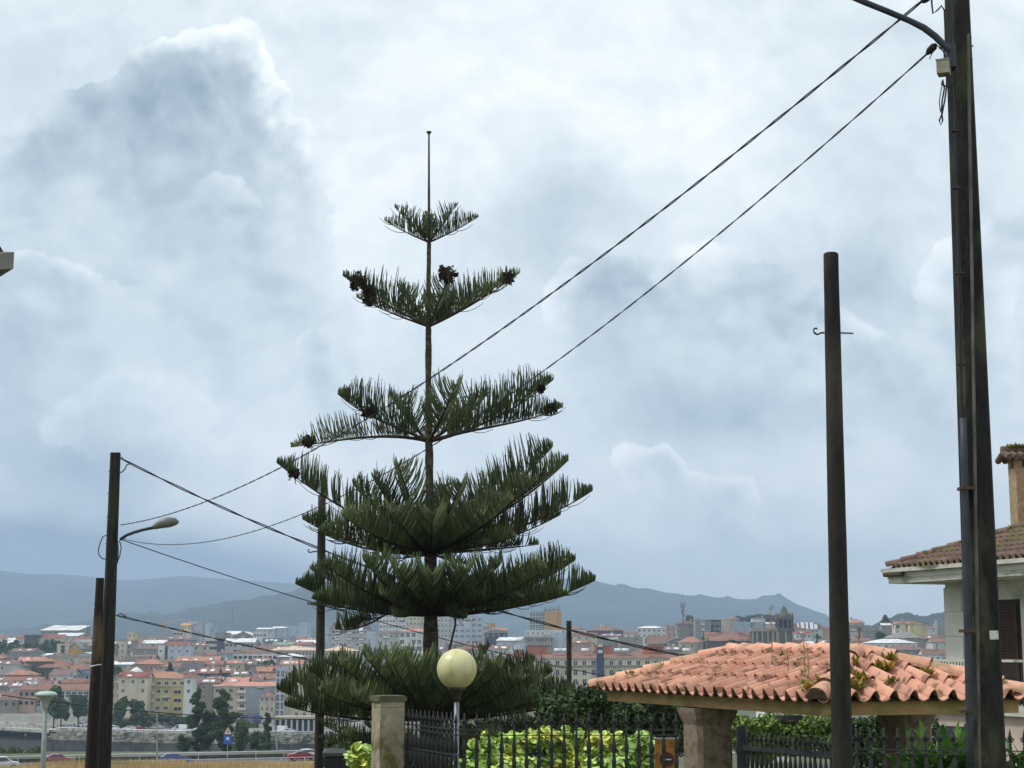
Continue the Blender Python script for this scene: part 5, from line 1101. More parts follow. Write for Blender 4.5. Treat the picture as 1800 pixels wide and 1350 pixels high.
def pole(name, top, bot, Y, wt, wb, m_, label, n=20, sq=False, topcut=.0):
    """top/bot = photo (px,py) of the axis, widths in px"""
    T, B_ = P(*top, Y), P(*bot, Y); d = T-B_; gzv = gz(B_.x, Y); ext = (B_.z-gzv)/d.z if d.z else 0
    B2 = B_-d*ext-Vector((0, 0, .6)); o = empty(name, B2, label=label, cat='utility pole'); k = Y/2937
    wb2 = wb+(wb-wt)*ext; N_ = 30; mb = MB()
    pts = [Vector((0, 0, 0)).lerp(T-B2, i/N_) for i in range(N_+1)]; rad = [(wb2+(wt-wb2)*i/N_)*k/2 for i in range(N_+1)]
    if sq:
        vs = []
        for p, r in zip(pts, rad):
            c = r*.42
            for x, y in ((-r, -r+c), (-r+c, -r), (r-c, -r), (r, -r+c), (r, r-c), (r-c, r), (-r+c, r), (-r, r-c)): vs.append((p.x+x*sq[0]-y*sq[1], p.y+x*sq[1]+y*sq[0], p.z))
        fs = [(i*8+j, i*8+(j+1) % 8, (i+1)*8+(j+1) % 8, (i+1)*8+j) for i in range(N_) for j in range(8)]+[tuple(range(N_*8, N_*8+8))]
        mb.raw(vs, fs)
    else:
        mb.tube(pts+[pts[-1]+Vector((0,0,.012))], rad+[rad[-1]*.8], n, jit=.015)
    mb.build('shaft', m_, o, smooth=not sq); return o, (lambda px, py, dy=0: P(px, py, Y+dy)-B2)
# right-hand tall pole
YR = 12.0
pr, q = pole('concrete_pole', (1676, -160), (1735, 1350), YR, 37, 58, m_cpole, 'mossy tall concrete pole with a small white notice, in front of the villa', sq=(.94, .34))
mb = MB(); mb.tube([q(1693.5+(1706-1693.5)*t, 735+(1360-735)*t, -.17) for t in [i/8 for i in range(9)]], .026, 10); mb.build('conduit', m_grey, pr, smooth=True)
mb = MB(); mb.tube([q(1674+(1704-1674)*t, -60+(1360+60)*t, -.16) for t in [i/20 for i in range(21)]], [.011]*21, 6); mb.build('old_cable', m_cable, pr)
mb = MB(); mb.tube([q(1702+(1722-1702)*t, 60+(1360-60)*t, -.165) for t in [i/24 for i in range(25)]], .0125, 6, jit=.12); mb.build('rib', mat('pale_concrete_rib', (112, 110, 104), (70, 68, 64), 6, .9, bump=.5, stretch=(1,1,.5)), pr)
for i, (x, y) in enumerate(((1697, 858), (1700, 1109), (1697, 1250))):
    mb = MB(); c = q(x, y, -.17); mb.box((c.x-.034, c.y-.032, c.z-.011), (c.x+.05, c.y+.10, c.z+.011)); mb.tube([(c.x-.034, c.y-.02, c.z), (c.x-.044, c.y-.02, c.z)], .012, 6); mb.build('clamp', m_iron, pr)
mb = MB()
for y in (230, 330, 480, 640, 770, 980, 1190): c = q(1672+(y/1350)*38, y, -.15); mb.box((c.x-.03, c.y-.02, c.z-.006), (c.x+.03, c.y+.03, c.z+.006))
tag(mb.build('tie_band', m_iron, pr), kind='stuff')
c = q(1747, 1116, -.165); mb = MB(); M_ = Matrix.Translation(c) @ Matrix.Rotation(math.radians(20), 4, 'Z'); mb.box((-.036, -.004, -.032), (.036, .0, .030), M=M_)
mb.build('notice', mat('paper_notice', (214, 214, 208), (190, 192, 188), 14, .8, c3=(170, 172, 170), c3s=30), pr)
c0, c1 = q(1647, 132, -.2), q(1662, 107, -.2); mb = MB(); M_ = Matrix.Translation((c0+c1)/2+Vector((.018, 0, 0))) @ Matrix.Rotation(math.radians(-24), 4, 'Z'); mb.box((-.045, -.05, -.052), (.045, .05, .05), M=M_); mb.box((-.049, -.054, .05), (.049, .054, .058), M=M_)
jb = mb.build('junction_box', mat('weathered_plastic', (150, 148, 132), (124, 122, 108), 12, .7, bump=.3), pr)
mb = MB(); mb.tube([q(*p, -.2) for p in ((1664,132),(1664,150),(1661,175),(1658,190),(1656,200),(1651,212),(1654,220),(1657,212),(1655,196),(1656,178),(1660,155),(1657,140),(1655,148),(1662,152))], .0065, 6)
mb.tube([q(*p, -.2) for p in ((1656,150),(1653,165),(1651,180),(1653,196))], .004, 5); mb.tube([q(*p, -.2) for p in ((1660,150),(1668,155),(1680,144))], .005, 5)
mb.tube([q(*p, -.2) for p in ((1646,80),(1654,84),(1659,92),(1662,108))], .0045, 5); mb.tube([q(*p, -.2) for p in ((1650,84),(1656,88),(1661,96),(1663,106))], .004, 5)
mb.tube([q(*p, -.2) for p in ((1637,-20),(1638,8),(1640,24),(1648,18),(1655,10),(1660,18),(1661,40),(1662,70),(1668,90))], .007, 6); mb.build('loose_cable', m_cable, pr)
mb = MB(); 
for x, y in ((1704, 66), (1707, 81), (1706, 105)): mb.tube([q(x-8, y, 0), q(x+4, y, 0)], .006, 5)
mb.build('bolt', m_iron, pr)
mb = MB(); arm = [q(*p, -.22) for p in ((1668,88),(1658,78),(1644,64),(1624,49),(1600,37),(1560,20),(1520,4),(1490,-9),(1472,-18))]; mb.tube(arm, [.026]*4+[.023]*5, 10); mb.box((arm[0].x-.01, arm[0].y+.02, arm[0].z-.12), (arm[0].x+.06, arm[0].y+.12, arm[0].z+.07)); la = mb.build('lamp_arm', m_grey, pr, smooth=False)
mb = MB(); hx = q(1472, -26, -.22); mb.tube([hx+Vector((.13,0,-.02)), hx+Vector((.04,0,.02)), hx+Vector((-.3,0,.09)), hx+Vector((-.5,0,.07))], [.035,.085,.11,.05], 12); mb.build('lantern', m_grey, la, smooth=True)
# round pole in front of the pavilion
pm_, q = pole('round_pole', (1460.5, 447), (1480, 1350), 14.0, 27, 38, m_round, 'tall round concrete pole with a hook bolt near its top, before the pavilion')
mb = MB(); mb.tube([q(1449,585),q(1444,585),q(1441,586),q(1438,588),q(1434,587),q(1430,583),q(1430,579),q(1433,577),q(1437,578)], .0085, 6); mb.tube([q(1472,585),q(1500,586)], .007, 6); mb.build('hook_bolt', m_iron, pm_)
# leaning pair at left
YL = 36.0
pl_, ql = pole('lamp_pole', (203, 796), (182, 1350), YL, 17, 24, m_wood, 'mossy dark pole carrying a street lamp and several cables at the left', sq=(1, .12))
mb = MB(); mb.tube([ql(212,948,-.1),ql(222,941,-.2),ql(235,936,-.3),ql(252,931,-.4),ql(272,927,-.5)], .035, 8); mb.build('lamp_arm', m_grey, pl_, smooth=True)
mb = MB(); a_ = [ql(*p, -.5) for p in ((270,927),(276,924),(285,920),(297,918),(308,917),(314,918))]; mb.tube(a_, [.05,.075,.105,.115,.085,.03], 12); mb.build('lantern', mat('lamp_head_glass', (118, 120, 114), (98, 100, 94), 3, .4, c3=(104, 106, 98), c3s=3), pl_, smooth=True)
mb = MB(); mb.tube([ql(*p, -.15) for p in ((188,941),(181,943),(177,952),(173,966),(174,976),(180,982),(186,983))], .012, 5); mb.tube([ql(*p, -.15) for p in ((210,950),(213,962),(211,976),(208,984))], .012, 5); mb.tube([ql(*p, -.15) for p in ((207,950),(208,970),(207,990))], .012, 5)
mb.tube([ql(211,804),ql(215,804),ql(215,807),ql(211,807)], .012, 5)
mb.tube([ql(*p, -.1) for p in ((210,831),(216,829),(220,824),(223,817),(230,815))], .014, 5); mb.tube([ql(*p, -.1) for p in ((205,1082),(212,1078),(222,1084))], .012, 5)
for y in (829, 867, 909, 955, 1003, 1060): mb.tube([ql(203-(y-796)*.038-11, y), ql(203-(y-796)*.038-7, y)], .012, 4)
mb.build('loose_cable', m_cable, pl_)
pu, qu = pole('rusty_post', (176, 1016), (160, 1350), 34.5, 13, 21, m_rust, 'rust streaked steel post leaning beside the left lamp pole', sq=(.9, .42))
mb = MB(); mb.tube([qu(158,1172,-.1),qu(166,1170,-.15),qu(178,1168,-.1)], .012, 5); mb.tube([qu(161,1068,0),qu(168,1068,0)], .012, 4); mb.build('wire_tie', m_rail, pu)
pf, qf = pole('round_pole', (566, 871), (561, 1350), 32.6, 14, 17, m_round, 'concrete pole standing close behind the left side of the conifer')
mb = MB(); mb.tube([qf(559,969),qf(549,970),qf(545,971),qf(542,970),qf(541,967),qf(544,966)], .014, 5); mb.build('hook_bolt', m_iron, pf)
ps, qs = pole('short_pole', (1000, 1092), (1001, 1350), 38, 9, 10, m_round, 'short concrete pole rising behind the hedge')
mb = MB(); mb.tube([qs(996,1118,-.1),qs(1003,1150,-.1)], .012, 5); mb.build('tie', m_iron, ps)
def wire(name, a, b, mid, r, label, twist=0, n=60, group='overhead cables'):
    A, B_ = P(*a), P(*b); s_ = fit_sag(A, B_, *mid) if mid else 0; pts = sag_wire(A, B_, s_, n if not twist else 260); mb = MB(); o = empty(name, A, label=label, cat='cable', group=group)
    pts = [p-A for p in pts]
    if twist:
        for ph in (0, math.pi):
            qq = []; acc = 0
            for i, p in enumerate(pts):
                if i: acc += (p-pts[i-1]).length
                an = acc*twist+ph; qq.append(p+Vector((math.cos(an)*r*.3, math.cos(an)*r*.25, math.sin(an)*r*.9)))
            mb.tube(qq, r*.62, 5)
    else: mb.tube(pts, r, 5)
    c = mb.build('strand', m_cable, o); return o
w1 = wire('overhead_cable', (1640,-14,11.8), (211,923,36), (755,665), .0095, 'thick twisted cable, the upper of the two crossing the sky from the mossy tall pole', twist=7)
mb = MB(); A = P(1622,2,11.9); B_ = P(1634,-8,11.8); mb.tube([A-w1.location, A.lerp(B_,.3)-w1.location, B_-w1.location], [.02,.03,.03], 8); mb.build('strain_clamp', m_cable, w1)
w2 = wire('overhead_cable', (1647,79,11.8), (212,946,36), (755,785), .0068, 'thinner cable, the lower of the two crossing the sky and the conifer', twist=9)
mb = MB(); A = P(1629,95,11.9); B_ = P(1645,78,11.8); mb.tube([A-w2.location, A.lerp(B_,.3)-w2.location, A.lerp(B_,.8)-w2.location, B_-w2.location], [.012,.028,.028,.012], 8); mb.tube([P(1640,90,11.8)-w2.location, P(1634,104,11.8)-w2.location], .0035, 4); mb.build('strain_clamp', m_cable, w2)
wire('overhead_cable', (213,806,36), (1700,1215,34), (540,955), .02, 'thick cable from the top of the left lamp pole sloping down behind the conifer', twist=3)
wire('overhead_cable', (212,948,36), (1700,1260,50), (600,1075), .011, 'thin cable sloping from the left lamp bracket behind the conifer to the roofs')
wire('overhead_cable', (205,1082,36), (900,1235,60), (500,1150), .016, 'cable leaving the left lamp pole low down across the old roofs', twist=3)
wire('overhead_cable', (-60,1212,60), (760,1262,60), (420,1261), .018, 'cable running low across the quay trees at the left')
# ================================================================ fences
m_fe = mat('black_iron', (24, 26, 30), (40, 42, 48), 12, .45, spec=.5, bump=.2, bscale=60, c3=(52, 48, 46), c3s=8)
bprof = [(.010,-.95),(.010,-.52),(.014,-.50),(.011,-.48),(.013,-.44),(.021,-.36),(.024,-.33),(.019,-.29),(.014,-.275),(.018,-.27),(.018,-.255),(.014,-.25),(.019,-.235),(.024,-.19),(.020,-.14),(.012,-.09),(.011,-.06),(.015,-.055),(.015,-.045),(.011,-.04),(.011,-.01),(.0155,0)]
mb = MB(); mb.lathe([(r*1.0, z) for r, z in bprof], 10); bal = mb.mesh('baluster', m_fe, smooth=True)
mb = MB(); mb.lathe([(.012,0),(.018,.008),(.012,.018),(.010,.03),(.016,.04),(.010,.05),(.009,.062),(.020,.082),(.022,.092),(.014,.115),(.008,.145),(.001,.178)], 10)
for an in (0, math.pi):
    c, s_ = math.cos(an), math.sin(an); mb.tube([(0,0,.05),(c*.022,s_*.022,.066),(c*.032,s_*.032,.088),(c*.026,s_*.026,.100)], [.006,.006,.006,.003], 5)
spk = mb.mesh('finial', m_fe, smooth=True)
def fence(A, B_, n, label, rails=((-.0, .011, .02), (-.262, .009, .016)), zt=-.668, k=1.0, bottom=-.80, wall=True, group='black iron railings with spear tips'):
    """A,B = (X,Y) ends; spear tips reach z=zt"""
    A = Vector((A[0], A[1], 0)); B_ = Vector((B_[0], B_[1], 0)); d = B_-A; L_ = d.length; u = d.normalized(); yaw = math.atan2(u.y, u.x)
    z0 = zt-.178*k; o = empty('iron_fence', (A.x, A.y, z0), yaw, label, 'fence', group)
    for z, hh, ww in rails:
        mb = MB(); mb.box((-.02, -ww/2*1.3, z*k-hh/2), (L_+.02, ww/2*1.3, z*k+hh/2)); mb.build('rail', m_fe, o)
    for z in (-.055, -.72): mb = MB(); mb.box((-.02, -.008, z*k-.004), (L_+.02, .008, z*k+.004)); mb.build('rail', m_fe, o)
    for i in range(n):
        x = L_*(i+.5)/n; b = put('baluster', bal, o, (x, 0, 0)); b.scale = (k, k, k); s_ = put('finial', spk, b)
    if wall:
        mb = MB(); mb.box((-.1, -.12, -.95*k-1.4), (L_+.1, .12, -.95*k)); mb.build('plinth_wall', m_wallb, o)
    return o
m_wallb = mat('low_wall_render', (150, 140, 122), (128, 120, 104), 3, .95, c3=(98, 96, 78), c3s=1)
XC, YC = XatP(806, 17.7), 17.7
XP, YP = XatP(688, 19.5), 19.5
fence((XP, YP), (XC, YC), 16, 'iron railing receding from the stone pillar to the globe lamp')
fence((XC, YC), (XatP(1197, 17.7), 17.7), 18, 'long iron railing in front of the lime green vine', rails=((-.0, .006, .014), (-.262, .005, .012)))
fence((XatP(1306, 18.4), 18.4), (XatP(1478, 16.9), 16.9), 20, 'iron gate leaf under the pavilion beam, with a heavy crossbar', rails=((-.02, .05, .03), (-.3, .012, .02)), zt=-.88, k=.95, wall=False)
fence((XatP(1488, 15.2), 15.2), (XatP(1830, 14.9), 14.9), 14, 'iron railing right of the round pole, in front of the leafy plants', rails=((-.02, .009, .014), (-.30, .008, .012)), zt=-.70)
gp = empty('gate_post', (XatP(1299, 18.5), 18.5, -2.6), label='square black gate post beside the stone column', cat='post'); mb = MB(); t_ = P(1299, 1277, 18.5).z+2.6; mb.box((-.045,-.045,0),(.045,.045,t_)); mb.build('shaft', m_fe, gp)
mb = MB(); z_ = P(1299, 1318, 18.5).z+2.6; mb.box((-.06,-.06,z_-.035),(.075,.05,z_+.045)); mb.build('hinge_block', m_fe, gp)
# stone pillar
m_pst = mat('pillar_stone', (176, 168, 146), (150, 142, 120), 7, .95, bump=.5, bscale=60, c3=(112, 104, 66), c3s=3.2)
m_moss = mat('mossy_cap_stone', (84, 84, 64), (110, 106, 82), 9, .95, bump=.6, bscale=40, c3=(64, 70, 44), c3s=4)
px_ = P(680, 1233, 18.9); pil = empty('stone_pillar', (px_.x, 19.1, -2.9), math.radians(24), 'square stone gate pillar with a mossy flat cap', 'pillar'); t_ = px_.z+2.9
mb = MB(); mb.box((-.145,-.145,0),(.145,.145,t_-.07)); mb.box((-.145,-.145,t_-.066),(.145,.145,t_)); mb.build('shaft', m_pst, pil)
mb = MB(); mb.box((-.165,-.165,t_),(.165,.165,t_+.05)); mb.box((-.15,-.15,t_+.05),(.15,.15,t_+.062)); mb.build('cap', m_moss, pil)
# globe lamp
gl = P(803, 1176, 18.15); gr = 35*18.15/2937; glo = empty('globe_lamp', (gl.x, 18.15, -2.6), label='yellowed globe lamp on a grey post at the corner of the railings', cat='garden lamp'); gzl = gl.z+2.6
mb = MB(); mb.tube([(0,0,0),(0,0,gzl-gr-.11)], .029, 14); mb.build('post', mat('galvanised_post', (140,146,152), (112,118,124), 6, .45, metal=.3, c3=(90,94,96), c3s=3, stretch=(1,1,.3)), glo, smooth=True)
mb = MB(); mb.lathe([(.034,-.13),(.036,-.08),(.045,-.06),(.062,-.03),(.09,-.008),(.096,.006),(.09,.02),(.05,.035)], 20, (0,0,gzl-gr)); mb.build('collar', mat('bronze_collar', (52,42,36), (68,56,46), 8, .5), glo, smooth=True)
mb = MB(); prof = [(max(.004, math.sin(math.pi*i/24)*gr), -math.cos(math.pi*i/24)*gr) for i in range(2, 25)]; mb.lathe(prof, 40, (0,0,gzl))
m_gl = mat('yellowed_globe', (216, 212, 166), (204, 198, 146), 5, .35, c3=(196, 188, 134), c3s=7, spec=.4, stretch=(1, 1, .35), hi=.75)
m_gl.node_tree.nodes['Principled BSDF'].inputs['Subsurface Weight'].default_value = .35; m_gl.node_tree.nodes['Principled BSDF'].inputs['Subsurface Radius'].default_value = (.08,.07,.04)
mb.build('globe', m_gl, glo, smooth=True)
# bin
bn = P(590, 1322, 27); o = empty('waste_bin', (bn.x, 27, bn.z-1.2), math.radians(6), 'large dark waste container under the conifer', 'waste bin'); mb = MB(); mb.frus((0,0,0),(0,0,1.14),.30,.34,.36,.42); mb.build('body', mat('dark_plastic', (28,32,34), (38,42,44), 3, .5), o)
mb = MB(); mb.box((-.21,-.25,1.15),(.21,.23,1.2)); mb.frus((0,0,1.2),(0,.02,1.25),.40,.44,.30,.34); mb.build('lid', mat('grey_lid', (58,66,64), (74,82,80), 3, .45), o)
# vine and hedge
m_vine = mat('vine_leaves', (134, 178, 96), (196, 218, 122), 2.2, .5, rnd=.38, c3=(212, 216, 110), c3s=3.2)
m_vine.node_tree.nodes['Principled BSDF'].inputs['Transmission Weight'].default_value = 0
m_dvine = mat('shade_painted_leaves', (40, 56, 30), (62, 82, 42), 1.2, .8, rnd=.3)  # dark green with the shade put into the leaf colour
def plant(name, label, cat, clumps, n, size, m_, Y, shape='broad', seed=1, stem=True, back=None):
    rg = random.Random(seed); c0 = clumps[0]; O = P(c0[0], c0[1], Y); O = Vector((O.x, Y, gz(O.x, Y))); o = empty(name, O, label=label, cat=cat)
    cl = []
    for c in clumps:
        px, py, rx, ry = c[:4]; ddp = c[4] if len(c) > 4 else 0; p = P(px, py, Y+ddp)-O; k = (Y+ddp)/2937; cl.append(((p.x, p.y, p.z), (rx*k, max(.15, min(rx, ry)*k*.8), ry*k)))
    mb = MB(); leaf_cloud(mb, cl, n, size, rg, shape=shape, up=.8 if shape == 'broad' else .3); mb.build('leaves', m_, o, rnd=True)
    mb = MB()
    for (c, r) in cl[::2]:
        b = Vector((c[0]+rg.uniform(-.1,.1), c[1], -.1)); mb.tube([b, (b+Vector(c))/2+Vector((rg.uniform(-.1,.1),0,0)), Vector(c)], [.018,.012,.005], 5)
    mb.build('stem', m_bark, o); return o
plant('grapevine', 'bright lime green vine filling the garden behind the long railing', 'vine', [(1000,1345,60,24,0),(850,1332,34,22),(882,1318,26,20),(905,1310,24,22),(935,1300,24,18),(960,1294,22,16),(985,1310,30,22,.2),(1010,1322,26,20),(1035,1314,26,18),(1062,1308,22,18),(1085,1320,24,22),(1110,1312,20,20),(1135,1308,18,20),(1060,1345,70,20,-.2),(900,1348,60,18,-.2),(1150,1345,40,18),(820,1350,30,14,-.2),(1000,1300,12,10),(1065,1294,8,8),(858,1306,14,10),(1126,1296,9,12)]+[(830+i*17+7*math.sin(i*2.3), 1306-14*abs(math.sin(i*1.37))-(8 if 6<i<12 else 0), 5, 8) for i in range(19)], 5600, .041, m_vine, 19.2, seed=3)
plant('grapevine', 'small lime green vine clump left of the stone pillar', 'vine', [(636,1338,24,16),(622,1330,14,12),(645,1322,14,12),(628,1312,10,6),(648,1345,20,14)], 380, .05, m_vine, 20.5, seed=5)
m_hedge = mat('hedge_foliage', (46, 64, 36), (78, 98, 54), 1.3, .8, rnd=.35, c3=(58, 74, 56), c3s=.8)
hc = [(1000,1300,60,40)]+[(960+i*24, 1232+8*math.sin(i*1.3)-(6 if 1<i<5 else 0)+(i*1.2), 26, 22, random.Random(i).uniform(-.4,.6)) for i in range(11)]+[(970+i*30, 1265, 30, 28, .3*math.sin(i)) for i in range(9)]+[(970+i*34, 1300, 34, 30, .2) for i in range(8)]
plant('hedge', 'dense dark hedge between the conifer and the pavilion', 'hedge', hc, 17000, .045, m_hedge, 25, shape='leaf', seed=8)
plant('hedge', 'added hedge coloured dark for the beam shadow between round pole and far pavilion column', 'hedge', [(1540,1320,40,30)]+[(1484+i*24, 1278+4*math.sin(i), 24, 22) for i in range(7)]+[(1484+i*28, 1320, 28, 30) for i in range(6)], 3600, .05, m_dvine, 26, shape='leaf', seed=19)  # hedge added in dark leaves to stand for the beam's shadow
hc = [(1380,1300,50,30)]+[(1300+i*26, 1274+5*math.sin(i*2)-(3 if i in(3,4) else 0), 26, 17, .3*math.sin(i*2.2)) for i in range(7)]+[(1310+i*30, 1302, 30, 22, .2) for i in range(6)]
plant('hedge', 'hedge with sunlight put into its green, under the pavilion beam behind the gate', 'hedge', hc, 7000, .045, mat('sunlit_tint_foliage', (84,110,48), (124,144,74), 1.3, .8, rnd=.35), 27, shape='leaf', seed=9)  # sunlight painted in as a lighter leaf green
plant('grapevine', 'few lime vine leaves glimpsed through the iron gate', 'vine', [(1322,1296,14,16),(1318,1325,18,14),(1345,1330,14,12)], 120, .06, m_vine, 21.5, seed=6)
plant('shrub_mass', 'shrubs coloured dark for the shade on the ground under the conifer', 'shrubs', [(760,1370,60,40)]+[(600+i*34, 1312+6*math.sin(i*1.7), 34, 24, .4*math.sin(i)) for i in range(12)]+[(770+i*32, 1284+6*math.sin(i*2.1), 30, 24, .5) for i in range(8)]+[(600+i*40, 1348, 40, 26) for i in range(11)], 9000, .06, m_dvine, 34, shape='leaf', seed=14)  # leaf colour carries the shade under the boughs
# leafy plants at right
def agap(px, py, Y, label, n, L_, seed):
    rg = random.Random(seed); b = P(px, py, Y); O = Vector((b.x, Y, b.z)); o = empty('strap_leaf_plant', O, label=label, cat='plant', group='leafy plants behind the right railing'); mb = MB()
    for i in range(n):
        a = rg.uniform(0, 6.28); e = rg.uniform(.5, 1.45); l = L_*rg.uniform(.6, 1.1); pv = None; w_ = l*.055; bx = Vector((rg.uniform(-.25,.25), rg.uniform(-.15,.15), 0))
        for k in range(7):
            t = k/6; q = bx+Vector((math.cos(a)*math.cos(e)*l*t, math.sin(a)*math.cos(e)*l*t, math.sin(e)*l*t-l*.35*t*t)); s_ = Vector((-math.sin(a), math.cos(a), 0))*w_*math.sin(math.pi*(.12+.87*t))
            if pv: mb.face([pv[0]-pv[1], pv[0]+pv[1], q+s_, q-s_], 0, rg.random())
            pv = (q, s_)
    mb.build('leaves', mat('strap_leaf_green', (66,104,44), (110,146,66), 3, .5, rnd=.3), o, rnd=True)
for i, (px, py, L_) in enumerate([(1640,1370,.75),(1668,1362,.85),(1692,1372,.8),(1616,1380,.6),(1778,1375,.7),(1800,1368,.75)]):
    agap(px, py, 17.2, ['strap leaved plant in front of the pink villa wall','tallest strap leaved plant, beside the mossy pole','strap leaved plant half hidden by the mossy pole','small strap leaved plant at the column foot','strap leaved plant right of the mossy pole','strap leaved plant at the right frame edge'][i], 42, L_, i)
# yellow sign
Y = 18.05; b = P(1172, 1350, Y); sg = empty('warning_sign', (b.x, Y, b.z-.15), label='faded orange yellow sign with a red ringed disc behind the railing', cat='sign'); q = lambda px, py: P(px, py, Y)-sg.location
mb = MB(); a, c = q(1152, 1372), q(1192, 1299); mb.box((a.x,-.006,a.z),(c.x,.006,c.z)); mb.build('panel', mat('faded_orange', (176,124,56), (158,106,44), 8, .6, c3=(140,100,56), c3s=14), sg)
mb = MB(); mb.box((a.x-.004,-.012,c.z),(c.x+.004,.012,c.z+.012)); mb.build('edge', m_conc, sg)
ce = q(1172, 1335); mb = MB()
def disc(mb, r0, r1, y, m=0, n=28):
    for i in range(n):
        a0, a1 = 6.2832*i/n, 6.2832*(i+1)/n
        mb.face([(ce.x+r1*math.cos(a0), y, ce.z+r1*math.sin(a0)), (ce.x+r1*math.cos(a1), y, ce.z+r1*math.sin(a1)), (ce.x+r0*math.cos(a1), y, ce.z+r0*math.sin(a1)), (ce.x+r0*math.cos(a0), y, ce.z+r0*math.sin(a0))], m)
disc(mb, .060, .078, -.009); mb.build('red_ring', mat('faded_red', (112,44,40), (96,36,36), 8, .6), sg)
mb = MB(); disc(mb, .001, .060, -.0085); mb.build('dark_disc', mat('disc_dark', (44,42,44), (58,54,54), 12, .6), sg)
mb = MB(); mb.box((ce.x-.045,-.0105,ce.z-.006),(ce.x+.048,-.0095,ce.z+.006)); mb.build('white_bar', m_frame, sg)
for txt, x, y, s_ in (('A C', 1155, 1308, .040), ('ARELLO', 1174, 1308, .032), ('PERO', 1175.5, 1313.5, .022)):
    cu = bpy.data.curves.new('lettering', 'FONT'); cu.body = txt; cu.size = s_*1.15; cu.extrude = .0008
    tmp = bpy.data.objects.new('tmp', cu); COL.objects.link(tmp); bpy.context.view_layer.update()
    me = bpy.data.meshes.new_from_object(tmp); bpy.data.objects.remove(tmp); t_ = put('lettering', me, sg); v_ = q(x, y); t_.location = (v_.x, -.0075, v_.z); t_.rotation_euler = (math.radians(90), 0, 0); me.materials.clear(); me.materials.append(mat('sign_ink', (92,48,24), (80,44,24), 8, .7))
# ================================================================ tiled pavilion
m_tile = mat('clay_tile', (192, 137, 115), (216, 168, 146), 3.4, .9, rnd=.30, bump=.4, bscale=60, c3=(136, 104, 84), c3s=7, hi=.7)
m_tile2 = mat('clay_ridge_tile', (206, 150, 126), (222, 172, 146), 4, .85, rnd=.16, bump=.25, bscale=60, c3=(168, 140, 108), c3s=6)
m_mort = mat('mortar_shade', (70, 58, 46), (96, 82, 64), 12, .95, bump=.5)
m_beam = mat('beam_render', (176, 146, 106), (156, 124, 84), 3, .9, bump=.2, bscale=40, c3=(134, 120, 74), c3s=2, stretch=(1, 1, 2))
m_cst = mat('column_granite', (146, 130, 112), (124, 110, 94), 26, .9, bump=.5, bscale=120, c3=(110, 96, 80), c3s=9)
ZE = -.525
A0 = Vector((3.10, 17.0, ZE)); e1 = Vector((-2.0, 5.3, 0)).normalized(); e2 = Vector((.936, .353, 0)).normalized(); e2 = Vector((-e1.y, e1.x, 0))*-1
LL, WW = 5.58, 2.62; RISE = .46
pav = empty('tiled_pavilion', A0+e1*LL/2+e2*WW/2+Vector((0,0,-2.4-ZE)), label='small garden gateway roofed with pink clay tiles and weeds', cat='pavilion'); PO = pav.location.copy()
Bc, Cc, Dc = A0+e1*LL, A0+e2*WW, A0+e1*LL+e2*WW
Pn = A0+e1*WW/2+e2*WW/2+Vector((0,0,RISE)); Pf = Bc-e1*WW/2+e2*WW/2+Vector((0,0,RISE))
sl_ang = math.atan2(RISE, WW/2); pitch = .229; rtile = random.Random(9)
def tilefield(E0, ue, length, inward, hip=True, maxl=None, course=.40, rise=RISE, half=WW/2, skip=None, m_=None, parent=None, org=None, sag=0):
    """corrugated barrel tiles in overlapping courses, clipped at the hips"""
    up = (inward*half+Vector((0,0,rise))); sl = up.length; up = up.normalized(); nn = ue.cross(up).normalized()
    if nn.z < 0: nn = -nn
    mb = MB(); n = int(round(length/pitch)); pw = length/n; ex = .03
    ncol = n; SUB = 8
    for c in range(ncol):
        rcol = rtile.random()
        ncs = int(math.ceil(sl/course))
        for r in range(ncs):
            s0 = -ex if r == 0 else r*course; s1 = (r+1)*course+.05
            rn = rtile.random(); jl = rtile.uniform(-.012, .012); jz = rtile.uniform(-.003, .003)
            def lim(x): return min(sl, min(x, length-x)*sl/half) if hip else sl
            # cover (crest) then pan (valley)
            for part in (0, 1):
                xs = [(c*pw+pw*(.06+.50*k/SUB)) if part == 0 else (c*pw+pw*(.53+.56*k/SUB)) for k in range(SUB+1)]
                prev = None; vs = []
                for k, x in enumerate(xs):
                    a = math.pi*k/SUB; 
                    zz = math.sin(a)*pw*.34+.012 if part == 0 else -math.sin(a)*pw*.14+.008
                    xc = min(max(x, 0), length); lm = lim(xc); a_, b_ = min(s0+(jl if part == 0 else 0), lm), min(s1, lm)
                    for s_, lift in ((a_, .030), (b_, .004)):
                        t = (s_-s0)/(s1-s0) if s1 > s0 else 0
                        vs.append(E0+ue*x+up*s_+nn*(zz*(1-.12*t)+.030*(1-t)+jz-PO.z*0)-(org or PO))
                m = SUB+1
                if lim(min(max(xs[SUB//2], 0), length)) <= s0+.02 and s0 > 0: continue
                fs = [(2*k, 2*k+2, 2*k+3, 2*k+1) for k in range(SUB)]; mb.raw(vs, fs, 0, rn*.6+rcol*.4)
                lw = [v-nn*.014 for v in vs]
                mb.raw([vs[2*k] for k in range(m)]+[lw[2*k] for k in range(m)], [(k, k+m, k+1+m, k+1) for k in range(m-1)], 0, rn*.6+rcol*.4)
                mb.raw(lw, [tuple(reversed(f)) for f in fs], 0, rn)
    return mb, sl, up, nn
